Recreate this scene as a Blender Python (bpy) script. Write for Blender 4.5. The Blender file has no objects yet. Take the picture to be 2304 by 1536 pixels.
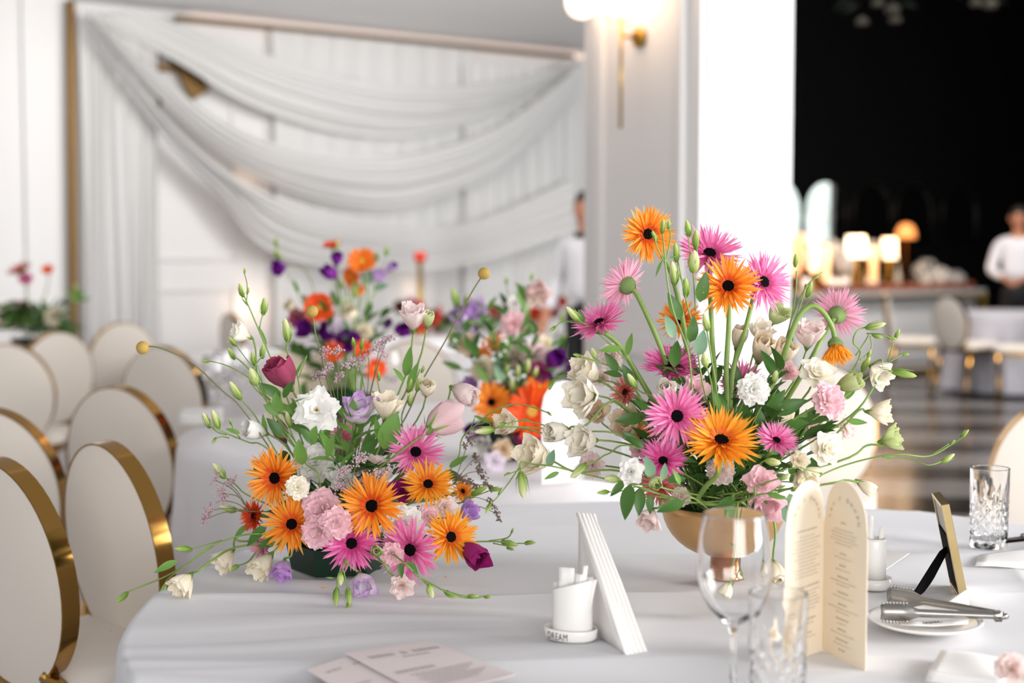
import bpy, math, random
from mathutils import Vector, Matrix, Quaternion, noise

S = bpy.context.scene
COL = S.collection
PI = math.pi
random.seed(7)

# ------------------------------------------------------------------ camera, sky, light, exposure
CAM_H, FPX, PITCH = 1.33, 3200.0, math.atan(208 / 3200.0)
cam = bpy.data.cameras.new('camera')
cam.lens, cam.sensor_width = 50.0, 36.0
cam.clip_start, cam.clip_end = 0.05, 100
cam.dof.use_dof = True
cam.dof.focus_distance = 2.44
cam.dof.aperture_fstop = 2.2
cam.dof.aperture_blades = 0
cam_ob = bpy.data.objects.new('camera', cam)
COL.objects.link(cam_ob)
cam_ob.location = (0, 0, CAM_H)
cam_ob.rotation_euler = (PI / 2 - PITCH, 0, 0)
S.camera = cam_ob

world = bpy.data.worlds.new('sky')
S.world = world
world.use_nodes = True
world.node_tree.nodes['Background'].inputs['Color'].default_value = (0.985, 0.98, 1.0, 1)
world.node_tree.nodes['Background'].inputs['Strength'].default_value = 0.36


def area(name, loc, target, sx, sy, power, colour=(1, 1, 1)):
    li = bpy.data.lights.new(name, 'AREA')
    li.shape, li.size, li.size_y, li.energy, li.color = 'RECTANGLE', sx, sy, power, colour
    o = bpy.data.objects.new(name, li)
    COL.objects.link(o)
    o.location = loc
    o.rotation_euler = (Vector(target) - Vector(loc)).to_track_quat('-Z', 'Y').to_euler()
    return o


# tall windows along the right-hand side of the room and one behind the photographer, with added fill panels
area('window_and_fill_light', (4.8, 0.9, 1.75), (0.2, 2.6, 0.95), 2.4, 2.2, 250, (1.0, 0.985, 0.965))
area('window_and_fill_light', (6.2, 4.6, 2.3), (0.3, 6.6, 1.2), 2.6, 2.6, 240, (0.97, 0.99, 1.0))
area('window_and_fill_light', (-6.2, 3.0, 2.4), (-1.0, 10.5, 1.6), 3.0, 2.6, 22, (0.97, 0.99, 1.0))  # added fill from the left, aimed to brighten the drape; no window there
area('ceiling_fill_light', (-0.9, 8.3, 3.0), (-1.2, 11.2, 1.2), 3.2, 0.9, 50, (1.0, 0.97, 0.94))  # out-of-view panel for the ceiling downlights, aimed to brighten the drape
area('ceiling_fill_light', (3.6, 11.2, 4.9), (3.6, 14.2, 0.4), 2.4, 1.4, 260, (1.0, 0.95, 0.9))  # added fill with no fixture, brightens the bar front and nearby table
area('window_and_fill_light', (1.0, -3.2, 1.6), (0.1, 2.6, 1.0), 3.4, 1.8, 150, (1.0, 0.99, 0.975))
area('window_and_fill_light', (9.35, 16.6, 1.9), (0, 16.6, 1.9), 1.5, 3.0, 14, (0.97, 1.0, 0.98))

S.view_settings.view_transform = 'Standard'
S.view_settings.look = 'None'
S.view_settings.exposure = 0.40
S.view_settings.gamma = 1.0
S.view_settings.use_curve_mapping = False

# ------------------------------------------------------------------ small helpers
RIGHT = Vector((1, 0, 0))
UP = Vector((0, math.sin(PITCH), math.cos(PITCH)))
FWD = Vector((0, math.cos(PITCH), -math.sin(PITCH)))
EYE = Vector((0, 0, CAM_H))


def ray(px, py):
    return FWD + RIGHT * ((px - 1152) / FPX) + UP * ((768 - py) / FPX)


def at(px, py, y):
    d = ray(px, py)
    return EYE + d * (y / d.y)


def on_z(px, py, z):
    d = ray(px, py)
    return EYE + d * ((z - CAM_H) / d.z)


def on_plane(px, py, p0, n):
    d = ray(px, py)
    return EYE + d * ((Vector(p0) - EYE).dot(n) / d.dot(n))


def scale_at(y):
    return FPX / y


def facing(fx, fy, away=False):
    fz = math.sqrt(max(0.0, 1 - fx * fx - fy * fy))
    return (RIGHT * fx + UP * fy + FWD * (fz if away else -fz)).normalized()


def lin(c):
    c = c.lstrip('#')
    v = [int(c[i:i + 2], 16) / 255 for i in (0, 2, 4)]
    return tuple((x / 12.92 if x <= 0.04045 else ((x + 0.055) / 1.055) ** 2.4) for x in v) + (1,)


MATS = {}


def mat(name, colour, rough=0.5, metal=0.0, spec=0.5, trans=0.0, noise_amt=0.0, noise_scale=8.0, bump=0.0, bump_scale=60.0,
        sheen=0.0, coat=0.0):
    """plain principled material with optional procedural colour noise, bump and a translucent share"""
    if name in MATS:
        return MATS[name]
    m = bpy.data.materials.new(name)
    m.use_nodes = True
    nt = m.node_tree
    b = nt.nodes['Principled BSDF']
    b.inputs['Base Color'].default_value = lin(colour)
    b.inputs['Roughness'].default_value = rough
    b.inputs['Metallic'].default_value = metal
    b.inputs['Specular IOR Level'].default_value = spec
    b.inputs['Coat Weight'].default_value = coat
    b.inputs['Sheen Weight'].default_value = sheen
    if noise_amt or bump:
        tc = nt.nodes.new('ShaderNodeTexCoord')
    if noise_amt:
        nz = nt.nodes.new('ShaderNodeTexNoise')
        nz.inputs['Scale'].default_value = noise_scale
        nz.inputs['Detail'].default_value = 4
        nt.links.new(tc.outputs['Object'], nz.inputs['Vector'])
        mx = nt.nodes.new('ShaderNodeMix')
        mx.data_type = 'RGBA'
        c = lin(colour)
        mx.inputs[6].default_value = tuple(x * (1 - noise_amt) for x in c[:3]) + (1,)
        mx.inputs[7].default_value = tuple(min(1, x * (1 + noise_amt)) for x in c[:3]) + (1,)
        nt.links.new(nz.outputs['Fac'], mx.inputs[0])
        nt.links.new(mx.outputs[2], b.inputs['Base Color'])
    if bump:
        n2 = nt.nodes.new('ShaderNodeTexNoise')
        n2.inputs['Scale'].default_value = bump_scale
        n2.inputs['Detail'].default_value = 3
        nt.links.new(tc.outputs['Object'], n2.inputs['Vector'])
        bp = nt.nodes.new('ShaderNodeBump')
        bp.inputs['Strength'].default_value = bump
        bp.inputs['Distance'].default_value = 0.01
        nt.links.new(n2.outputs['Fac'], bp.inputs['Height'])
        nt.links.new(bp.outputs['Normal'], b.inputs['Normal'])
    if trans:
        tr = nt.nodes.new('ShaderNodeBsdfTranslucent')
        tr.inputs['Color'].default_value = lin(colour)
        ms = nt.nodes.new('ShaderNodeMixShader')
        ms.inputs[0].default_value = trans
        out = nt.nodes['Material Output']
        nt.links.new(b.outputs[0], ms.inputs[1])
        nt.links.new(tr.outputs[0], ms.inputs[2])
        nt.links.new(ms.outputs[0], out.inputs['Surface'])
    MATS[name] = m
    return m


def ramp_mat(name, stops, axis=2, rough=0.55, trans=0.25, scale=1.0, vein=0.0):
    """petal / leaf / bud material: a colour ramp along one local axis (base of the piece to its tip)"""
    if name in MATS:
        return MATS[name]
    m = bpy.data.materials.new(name)
    m.use_nodes = True
    nt = m.node_tree
    b = nt.nodes['Principled BSDF']
    b.inputs['Roughness'].default_value = rough
    b.inputs['Specular IOR Level'].default_value = 0.3
    tc = nt.nodes.new('ShaderNodeTexCoord')
    sp = nt.nodes.new('ShaderNodeSeparateXYZ')
    nt.links.new(tc.outputs['Object'], sp.inputs[0])
    src = sp.outputs[axis]
    nz = nt.nodes.new('ShaderNodeTexNoise')
    nz.inputs['Scale'].default_value = 5
    nt.links.new(tc.outputs['Object'], nz.inputs['Vector'])
    ad = nt.nodes.new('ShaderNodeMath')
    ad.operation = 'MULTIPLY_ADD'
    nt.links.new(nz.outputs['Fac'], ad.inputs[0])
    ad.inputs[1].default_value = 0.16
    ad.inputs[2].default_value = -0.08
    a2 = nt.nodes.new('ShaderNodeMath')
    a2.operation = 'ADD'
    nt.links.new(src, a2.inputs[0])
    nt.links.new(ad.outputs[0], a2.inputs[1])
    cr = nt.nodes.new('ShaderNodeValToRGB')
    els = cr.color_ramp.elements
    els[0].position, els[0].color = stops[0][0], lin(stops[0][1])
    els[1].position, els[1].color = stops[-1][0], lin(stops[-1][1])
    for p, c in stops[1:-1]:
        e = els.new(p)
        e.color = lin(c)
    nt.links.new(a2.outputs[0], cr.inputs[0])
    nt.links.new(cr.outputs[0], b.inputs['Base Color'])
    if vein:
        wv = nt.nodes.new('ShaderNodeTexWave')
        wv.inputs['Scale'].default_value = 9
        wv.inputs['Distortion'].default_value = 2.5
        nt.links.new(tc.outputs['Object'], wv.inputs['Vector'])
        bp = nt.nodes.new('ShaderNodeBump')
        bp.inputs['Strength'].default_value = vein
        bp.inputs['Distance'].default_value = 0.02
        nt.links.new(wv.outputs['Fac'], bp.inputs['Height'])
        nt.links.new(bp.outputs['Normal'], b.inputs['Normal'])
    tr = nt.nodes.new('ShaderNodeBsdfTranslucent')
    nt.links.new(cr.outputs[0], tr.inputs['Color'])
    ms = nt.nodes.new('ShaderNodeMixShader')
    ms.inputs[0].default_value = trans
    nt.links.new(b.outputs[0], ms.inputs[1])
    nt.links.new(tr.outputs[0], ms.inputs[2])
    nt.links.new(ms.outputs[0], nt.nodes['Material Output'].inputs['Surface'])
    MATS[name] = m
    return m


def glow(name, colour, strength):
    if name in MATS:
        return MATS[name]
    m = bpy.data.materials.new(name)
    m.use_nodes = True
    b = m.node_tree.nodes['Principled BSDF']
    b.inputs['Base Color'].default_value = lin(colour)
    b.inputs['Emission Color'].default_value = lin(colour)
    b.inputs['Emission Strength'].default_value = strength
    MATS[name] = m
    return m


def glass(name, ior=1.45, rough=0.0, tint='#FFFFFF'):
    if name in MATS:
        return MATS[name]
    m = bpy.data.materials.new(name)
    m.use_nodes = True
    b = m.node_tree.nodes['Principled BSDF']
    b.inputs['Base Color'].default_value = lin(tint)
    b.inputs['Transmission Weight'].default_value = 1.0
    b.inputs['Roughness'].default_value = rough
    b.inputs['IOR'].default_value = ior
    MATS[name] = m
    return m


class MB:
    """collects vertices and faces, then links them as ONE mesh object"""

    def __init__(self):
        self.v, self.f = [], []

    def add(self, v, f):
        o = len(self.v)
        self.v += [tuple(x) for x in v]
        self.f += [tuple(i + o for i in q) for q in f]
        return self

    def box(self, c, s, rot=None):
        hx, hy, hz = s[0] / 2, s[1] / 2, s[2] / 2
        vs = [Vector((x, y, z)) for x in (-hx, hx) for y in (-hy, hy) for z in (-hz, hz)]
        if rot:
            vs = [rot @ v for v in vs]
        vs = [v + Vector(c) for v in vs]
        return self.add(vs, [(0, 1, 3, 2), (4, 6, 7, 5), (0, 4, 5, 1), (2, 3, 7, 6), (0, 2, 6, 4), (1, 5, 7, 3)])

    def tube(self, pts, r, n=6, cap=True):
        pts = [Vector(p) for p in pts]
        rs = r if isinstance(r, (list, tuple)) else [r] * len(pts)
        vs, fs = [], []
        ref = None
        for i, p in enumerate(pts):
            t = (pts[min(i + 1, len(pts) - 1)] - pts[max(i - 1, 0)])
            t = t.normalized() if t.length > 1e-9 else Vector((0, 0, 1))
            if ref is None:
                ref = t.orthogonal().normalized()
            ref = (ref - t * ref.dot(t))
            ref = ref.normalized() if ref.length > 1e-6 else t.orthogonal().normalized()
            b = t.cross(ref)
            for k in range(n):
                a = 2 * PI * k / n
                vs.append(p + (ref * math.cos(a) + b * math.sin(a)) * rs[i])
        for i in range(len(pts) - 1):
            for k in range(n):
                fs.append((i * n + k, i * n + (k + 1) % n, (i + 1) * n + (k + 1) % n, (i + 1) * n + k))
        if cap:
            fs.append(tuple(reversed(range(n))))
            fs.append(tuple((len(pts) - 1) * n + k for k in range(n)))
        return self.add(vs, fs)

    def lathe(self, prof, n=24, M=None, closed=False):
        vs, fs = [], []
        for r, z in prof:
            for k in range(n):
                a = 2 * PI * k / n
                vs.append(Vector((r * math.cos(a), r * math.sin(a), z)))
        m = len(prof)
        for i in range(m if closed else m - 1):
            j = (i + 1) % m
            for k in range(n):
                fs.append((i * n + k, i * n + (k + 1) % n, j * n + (k + 1) % n, j * n + k))
        if not closed:
            if prof[0][0] > 1e-6:
                fs.append(tuple(reversed(range(n))))
            if prof[-1][0] > 1e-6:
                fs.append(tuple((m - 1) * n + k for k in range(n)))
        if M is not None:
            vs = [M @ v for v in vs]
        return self.add(vs, fs)

    def grid(self, rows, flip=False, close_u=False):
        nr, nc = len(rows), len(rows[0])
        vs = [p for r in rows for p in r]
        fs = []
        for i in range(nr - 1):
            for j in range(nc if close_u else nc - 1):
                q = (i * nc + j, i * nc + (j + 1) % nc, (i + 1) * nc + (j + 1) % nc, (i + 1) * nc + j)
                fs.append(q[::-1] if flip else q)
        return self.add(vs, fs)

    def prism(self, poly, z0, z1, M=None):
        n = len(poly)
        vs = [Vector((x, y, z)) for z in (z0, z1) for x, y in poly]
        fs = [tuple(reversed(range(n))), tuple(range(n, 2 * n))]
        fs += [(k, (k + 1) % n, n + (k + 1) % n, n + k) for k in range(n)]
        if M is not None:
            vs = [M @ v for v in vs]
        return self.add(vs, fs)

    def solid(self, rows, thick):
        """a closed thin slab: the grid and its copy pushed along THICK (a vector)"""
        nr, nc = len(rows), len(rows[0])
        a = [Vector(p) for r in rows for p in r]
        b = [p + Vector(thick) for p in a]
        N = nr * nc
        fs = []
        for i in range(nr - 1):
            for j in range(nc - 1):
                q = (i * nc + j, i * nc + j + 1, (i + 1) * nc + j + 1, (i + 1) * nc + j)
                fs += [q, tuple(N + k for k in reversed(q))]
        rim = [j for j in range(nc)] + [i * nc + nc - 1 for i in range(1, nr)] + [(nr - 1) * nc + j for j in range(nc - 2, -1, -1)] \
            + [i * nc for i in range(nr - 2, 0, -1)]
        for k in range(len(rim)):
            p, q = rim[k], rim[(k + 1) % len(rim)]
            fs.append((q, p, p + N, q + N))
        return self.add(a + b, fs)

    def mesh(self, name, m=None, smooth=True):
        me = bpy.data.meshes.new(name)
        me.from_pydata(self.v, [], self.f)
        me.update()
        if smooth:
            me.polygons.foreach_set('use_smooth', [True] * len(me.polygons))
        if m is not None:
            me.materials.append(m)
        return me

    def build(self, name, m, parent=None, smooth=True, matrix=None):
        return link(name, self.mesh(name, m, smooth), parent, matrix)


def link(name, me, parent=None, matrix=None):
    o = bpy.data.objects.new(name, me)
    COL.objects.link(o)
    if parent is not None:
        o.parent = parent
    if matrix is not None:
        o.matrix_basis = matrix
    return o


def bevel(o, w=0.003, seg=2):
    m = o.modifiers.new('bevel', 'BEVEL')
    m.width, m.segments, m.limit_method, m.angle_limit = w, seg, 'ANGLE', 0.6
    return o


def tag(o, label=None, cat=None, group=None, kind=None):
    if label:
        o['label'] = label
    if cat:
        o['category'] = cat
    if group:
        o['group'] = group
    if kind:
        o['kind'] = kind
    return o


def thing(name, label, cat, loc=(0, 0, 0), rz=0.0, group=None):
    o = bpy.data.objects.new(name, None)
    o.empty_display_size = 0.02
    COL.objects.link(o)
    o.location = loc
    o.rotation_euler = (0, 0, rz)
    return tag(o, label, cat, group)


def structure(o):
    o['kind'] = 'structure'
    return o


def kids(o):
    return [c for c in ALLKIDS.get(o.name, [])]


ALLKIDS = {}


def copy_thing(root, parts, loc, rz, label, group=None):
    """a copy of a thing with copies of its parts (meshes shared)"""
    r = root.copy()
    COL.objects.link(r)
    r.location, r.rotation_euler = loc, (0, 0, rz)
    r['label'] = label
    if group:
        r['group'] = group
    m = {root: r}
    for p in parts:
        c = p.copy()
        COL.objects.link(c)
        c.parent = m[p.parent]
        m[p] = c
    return r


def spline(pts, n=6):
    """Catmull-Rom through pts"""
    pts = [Vector(p) for p in pts]
    if len(pts) < 3:
        return [pts[0].lerp(pts[-1], i / n) for i in range(n + 1)]
    out = []
    for i in range(len(pts) - 1):
        p0, p1, p2, p3 = pts[max(i - 1, 0)], pts[i], pts[i + 1], pts[min(i + 2, len(pts) - 1)]
        for k in range(n):
            t = k / n
            out.append(0.5 * ((2 * p1) + (p2 - p0) * t + (2 * p0 - 5 * p1 + 4 * p2 - p3) * t * t + (3 * p1 - p0 - 3 * p2 + p3) * t ** 3))
    out.append(pts[-1])
    return out


def bezier(a, b, c, d, n=10):
    return [a * (1 - t) ** 3 + b * 3 * t * (1 - t) ** 2 + c * 3 * t * t * (1 - t) + d * t ** 3 for t in [i / n for i in range(n + 1)]]


GLYPH = {}


def glyph(ch):
    """outline of one character as (verts, faces, advance) from the built-in font"""
    if ch not in GLYPH:
        cu = bpy.data.curves.new('letter', 'FONT')
        cu.body = ch
        cu.resolution_u = 3
        o = bpy.data.objects.new('letter', cu)
        COL.objects.link(o)
        dg = bpy.context.evaluated_depsgraph_get()
        me = bpy.data.meshes.new_from_object(o.evaluated_get(dg))
        v = [tuple(x.co) for x in me.vertices]
        f = [tuple(p.vertices) for p in me.polygons]
        w = max([x[0] for x in v] or [0.3]) + 0.08
        bpy.data.objects.remove(o)
        bpy.data.curves.remove(cu)
        bpy.data.meshes.remove(me)
        GLYPH[ch] = (v, f, w)
    return GLYPH[ch]


for _c in "DREAMLTS'&":
    glyph(_c)

# ------------------------------------------------------------------ materials of the setting
M_wall = mat('white_paint', '#DEDCDB', 0.55, noise_amt=0.02, noise_scale=1.5)
M_ceil = mat('ceiling_paint', '#F4F5F6', 0.6, noise_amt=0.02, noise_scale=1)
M_black = mat('black_paint', '#050506', 0.7, spec=0.1, noise_amt=0.2, noise_scale=3)
M_gold = mat('polished_gold', '#A87F42', 0.12, 1.0, noise_amt=0.1, noise_scale=3)
M_brass = mat('brushed_brass', '#B08A3E', 0.3, 1.0, noise_amt=0.12, noise_scale=6)
M_bronze = mat('aged_gold', '#57401F', 0.42, 0.8, noise_amt=0.12, noise_scale=6)
M_cloth = mat('white_linen', '#D6D5D8', 0.8, spec=0.2, noise_amt=0.02, noise_scale=5, bump=0.05, bump_scale=900, sheen=0.1)
M_linen2 = mat('lightened_linen', '#E9E6E8', 0.8, spec=0.2, noise_amt=0.02, noise_scale=5)  # same white linen, lightened in colour to offset shade on the other tables
M_leather = mat('white_leatherette', '#DDD4CA', 0.5, spec=0.35, noise_amt=0.02, noise_scale=6, bump=0.06, bump_scale=140)
M_drape = mat('white_voile', '#E6E5E4', 0.85, spec=0.1, trans=0.22, noise_amt=0.02, noise_scale=3)
M_china = mat('white_china', '#EFECE8', 0.18, spec=0.5, noise_amt=0.015, noise_scale=7)
M_paper = mat('white_paper', '#F1EFED', 0.8, spec=0.2, noise_amt=0.015, noise_scale=20)
M_card = mat('cream_card', '#F0E2CC', 0.75, spec=0.2, trans=0.08, noise_amt=0.015, noise_scale=20)
M_ink = mat('grey_ink', '#8C8782', 0.8, noise_amt=0.1)
M_darkink = mat('dark_ink', '#3A302C', 0.8, noise_amt=0.1)
M_steel = mat('brushed_steel', '#9A9793', 0.33, 1.0, noise_amt=0.15, noise_scale=25)
M_glass = glass('clear_glass')
M_velvet = mat('black_velvet', '#0B0B0C', 0.9, spec=0.1, noise_amt=0.2, noise_scale=30)
M_bowl = mat('champagne_gold', '#D2A670', 0.36, 0.75, noise_amt=0.14, noise_scale=16, bump=0.03, bump_scale=40)
M_foam = mat('floral_foam', '#1E3A22', 0.95, spec=0.05, noise_amt=0.3, noise_scale=60)
M_tray = mat('dark_green_plastic', '#0C2A1C', 0.3, spec=0.4, noise_amt=0.1)
M_stem = mat('green_stem', '#7E9B4C', 0.5, trans=0.05, noise_amt=0.18, noise_scale=30)
M_stem2 = mat('dark_green_stem', '#55763A', 0.5, noise_amt=0.2, noise_scale=30)
M_brownstem = mat('dry_olive_stem', '#6F7048', 0.6, noise_amt=0.2, noise_scale=30)
M_skin = mat('skin', '#B97C5E', 0.5, noise_amt=0.06)
M_shirt = mat('white_shirt', '#DAD9DE', 0.8, noise_amt=0.04)
M_trouser = mat('black_trousers', '#101012', 0.8, noise_amt=0.2)
M_hair = mat('dark_hair', '#17110E', 0.6, noise_amt=0.3, noise_scale=40)


def floor_material():
    m = bpy.data.materials.new('marble_floor')
    m.use_nodes = True
    nt = m.node_tree
    b = nt.nodes['Principled BSDF']
    b.inputs['Roughness'].default_value = 0.2
    b.inputs['Specular IOR Level'].default_value = 0.2
    tc = nt.nodes.new('ShaderNodeTexCoord')
    mp = nt.nodes.new('ShaderNodeMapping')
    mp.inputs['Rotation'].default_value = (0, 0, 0.12)
    nt.links.new(tc.outputs['Object'], mp.inputs['Vector'])
    wv = nt.nodes.new('ShaderNodeTexWave')
    wv.wave_type, wv.bands_direction, wv.wave_profile = 'BANDS', 'Y', 'SIN'
    wv.inputs['Scale'].default_value = 0.29
    wv.inputs['Distortion'].default_value = 1.2
    wv.inputs['Detail'].default_value = 0.5
    wv.inputs['Detail Scale'].default_value = 0.6
    nt.links.new(mp.outputs[0], wv.inputs['Vector'])
    cr = nt.nodes.new('ShaderNodeValToRGB')
    cr.color_ramp.elements[0].position, cr.color_ramp.elements[0].color = 0.42, lin('#0F0D0C')
    cr.color_ramp.elements[1].position, cr.color_ramp.elements[1].color = 0.50, lin('#7C7673')
    nt.links.new(wv.outputs['Fac'], cr.inputs[0])
    # the black inlay lies in the hall on the right; plain pale stone under the drapes
    sp = nt.nodes.new('ShaderNodeSeparateXYZ')
    nt.links.new(tc.outputs['Object'], sp.inputs[0])
    gt = nt.nodes.new('ShaderNodeMath')
    gt.operation = 'GREATER_THAN'
    gt.inputs[1].default_value = 1.1
    nt.links.new(sp.outputs[0], gt.inputs[0])
    mx = nt.nodes.new('ShaderNodeMix')
    mx.data_type = 'RGBA'
    mx.inputs[6].default_value = lin('#B4B1AF')
    nt.links.new(gt.outputs[0], mx.inputs[0])
    nt.links.new(cr.outputs[0], mx.inputs[7])
    nt.links.new(mx.outputs[2], b.inputs['Base Color'])
    return m


# ------------------------------------------------------------------ the room
WD = Vector((0.815, 0.579, 0)).normalized()          # direction of the draped wall, running right and away
WN = Vector((0.579, -0.815, 0)).normalized()         # its normal, into the room
WP = Vector((-3.1, 10.0, 0))                         # its left end on the floor
CEIL = 3.05

fl = MB().grid([[(x, y, 0) for x in (-9, 14)] for y in (-3, 26)]).build('floor', floor_material(), smooth=False)
structure(fl)


def wall_box(name, p, d, length, z0, z1, thick, m, back=True):
    n = Vector((d.y, -d.x, 0))
    a, b = Vector(p), Vector(p) + d * length
    off = -n * thick if back else n * thick
    vs = [a, b, b + off, a + off]
    mb = MB().add([Vector((v.x, v.y, z)) for z in (z0, z1) for v in vs],
                  [(0, 1, 2, 3), (7, 6, 5, 4), (0, 4, 5, 1), (1, 5, 6, 2), (2, 6, 7, 3), (3, 7, 4, 0)])
    return structure(mb.build(name, m, smooth=False))


wall_box('wall_back', WP, WD, 6.4, 0, CEIL, 0.15, M_wall)
wall_box('wall_left', WP + WN * 0.14 - WD * 5.0, WD, 4.985, 0, 5.2, 0.3, M_wall)
ce = MB().prism([(-7.5, 4.2), (0.9, 4.2), (2.1, 13.4), (-3.0, 13.4), (-7.5, 8.0)], CEIL, CEIL + 0.1).build('ceiling', M_ceil, smooth=False)
structure(ce)
structure(MB().prism([(2.05, 6.5), (13, 6.5), (13, 26), (2.05, 26)], 5.2, 5.3).build('ceiling', M_black, smooth=False))
# left wall pilaster mouldings
for k, s in enumerate((0.35, 0.95)):
    p = WP + WN * 0.14 - WD * s
    wall_box('trim_%d' % (k + 1), p + WN * 0.03, WD, 0.09, 0.1, 3.4, 0.05, M_wall)
wall_box('baseboard_back', WP + WN * 0.02, WD, 6.4, 0, 0.12, 0.02, M_wall)
# raised panel mouldings of the draped wall
k = 3
for s in (0.5, 1.5, 2.5, 3.5, 4.3):
    for z0, z1 in ((0.35, 1.05), (1.25, 2.75)):
        mb = MB()
        for (u0, u1, w0, w1) in ((s, s + 0.75, z0, z0 + 0.03), (s, s + 0.75, z1 - 0.03, z1), (s, s + 0.03, z0, z1), (s + 0.72, s + 0.75, z0, z1)):
            c = WP + WD * ((u0 + u1) / 2) + WN * 0.012
            mb.box((c.x, c.y, (w0 + w1) / 2), (u1 - u0, 0.024, w1 - w0), Matrix.Rotation(math.atan2(WD.y, WD.x), 3, 'Z'))
        structure(mb.build('trim_%d' % k, M_wall, smooth=False))
        k += 1

# ------------------------------------------------------------------ the white pier with its sconce
PC = at(1573, 560, 6.0)
PC.z = 0
PS = Vector((-WD.y, WD.x, 0))                        # along the shaded face, away from the camera
mb = MB()
q = [PC, PC + WD * 0.55, PC + WD * 0.55 + PS * 0.78, PC + PS * 0.78]
mb.prism([(v.x, v.y) for v in q], 0, 5.2)
structure(mb.build('pillar', M_wall, smooth=False))


def pier_strip(name, along, n, s0, s1, z0, z1, proud):
    a, b = PC + along * s0, PC + along * s1
    poly = [a, b, b + n * proud, a + n * proud]
    mb = MB().prism([(v.x, v.y) for v in poly], z0, z1)
    o = structure(mb.build(name, M_wall, smooth=False))
    bevel(o, 0.006)


PN = -WD
pier_strip('trim_20', PS, PN, 0.085, 0.125, 0.95, 3.9, 0.03)
pier_strip('trim_21', PS, PN, 0.62, 0.69, 0.95, 3.9, 0.03)
pier_strip('trim_22', PS, PN, 0.085, 0.69, 0.86, 0.95, 0.035)
pier_strip('trim_23', WD, WN, 0.03, 0.055, 0.3, 3.9, 0.015)
pier_strip('trim_24', WD, WN, 0.47, 0.495, 0.3, 3.9, 0.015)
pier_strip('baseboard_pier', PS, PN, 0.0, 0.78, 0, 0.14, 0.03)

sc_p = on_plane(1441, 85, PC + PN * 0.002, PN)
sconce = thing('wall_sconce', 'brass wall sconce with glowing globe and long thin rod on white pier', 'wall lamp', sc_p)
Rn = PN.to_track_quat('Z', 'Y').to_matrix().to_4x4()
MB().lathe([(0, 0), (0.042, 0), (0.042, 0.016), (0.03, 0.024), (0, 0.024)], 28, Rn).build('back_plate', M_brass, sconce)
MB().lathe([(0.008, 0.02), (0.008, 0.11)], 12, Rn).build('arm', M_brass, sconce)
ax = PN * 0.11
MB().tube([ax + Vector((0, 0, -0.40)), ax + Vector((0, 0, 0.1))], 0.007, 10).build('rod', M_brass, sconce)
MB().lathe([(0.095 * math.sin(PI * i / 16), -0.095 * math.cos(PI * i / 16)) for i in range(17)], 28,
           Matrix.Translation(ax + Vector((0, 0, 0.18)))).build('globe', glow('warm_globe', '#FFD9B8', 5.0), sconce)
sl = bpy.data.lights.new('sconce_light', 'POINT')
sl.energy, sl.color, sl.shadow_soft_size = 3, (1.0, 0.72, 0.5), 0.1
so = bpy.data.objects.new('sconce_light', sl)
COL.objects.link(so)
so.parent = sconce
so.location = ax + Vector((0, 0, 0.18)) + PN * 0.12
# second globe lamp, on the far end of the same face
s2p = on_plane(1352, 10, PC + PN * 0.002, PN)
sc2 = thing('wall_sconce', 'globe wall sconce at the pier edge, half behind the other globe', 'wall lamp', s2p)
MB().lathe([(0, 0), (0.042, 0), (0.042, 0.016), (0.03, 0.024), (0, 0.024)], 28, Rn).build('back_plate', M_brass, sc2)
MB().lathe([(0.008, 0.02), (0.008, 0.11)], 12, Rn).build('arm', M_brass, sc2)
MB().lathe([(0.075 * math.sin(PI * i / 16), -0.075 * math.cos(PI * i / 16)) for i in range(17)], 28,
           Matrix.Translation(ax)).build('globe', glow('soft_globe', '#FFE3CC', 1.6), sc2)

# ------------------------------------------------------------------ gold frame and voile drapes on the back wall
def gold_bar(name, label, px0, py0, px1, py1, w, off=0.10):
    a = on_plane(px0, py0, WP + WN * off, WN)
    b = on_plane(px1, py1, WP + WN * off, WN)
    d = (b - a)
    L = d.length
    d.normalize()
    side = d.cross(WN).normalized()
    mb = MB()
    vs = [p + side * s * w / 2 + WN * t for p in (a, b) for s in (-1, 1) for t in (-0.02, 0.02)]
    mb.add(vs, [(0, 1, 3, 2), (4, 6, 7, 5), (0, 4, 5, 1), (2, 3, 7, 6), (0, 2, 6, 4), (1, 5, 7, 3)])
    return mb.build(name, M_bronze, smooth=False)


frame = thing('backdrop_frame', 'brass frame of the draped backdrop, its tall post bare at the left edge', 'backdrop frame', WP + WN * 0.1)


def frame_bar(name, *a):
    o = gold_bar(name, '', *a)
    o.parent = frame
    o.matrix_basis = Matrix.Translation(-frame.location)


frame_bar('post', 158, 2, 168, 1010, 0.055, 0.2)
frame_bar('top_rail', 395, 40, 1290, 128, 0.035, 0.12)
frame_bar('post', 775, 170, 780, 700, 0.10, 0.06)
frame_bar('post', 935, 170, 938, 700, 0.04, 0.06)
frame_bar('post', 345, 40, 352, 240, 0.06, 0.06)
frame_bar('cross_rail', 345, 150, 640, 178, 0.05, 0.06)
frame_bar('diagonal_rail', 372, 60, 450, 215, 0.16, 0.07)


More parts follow.
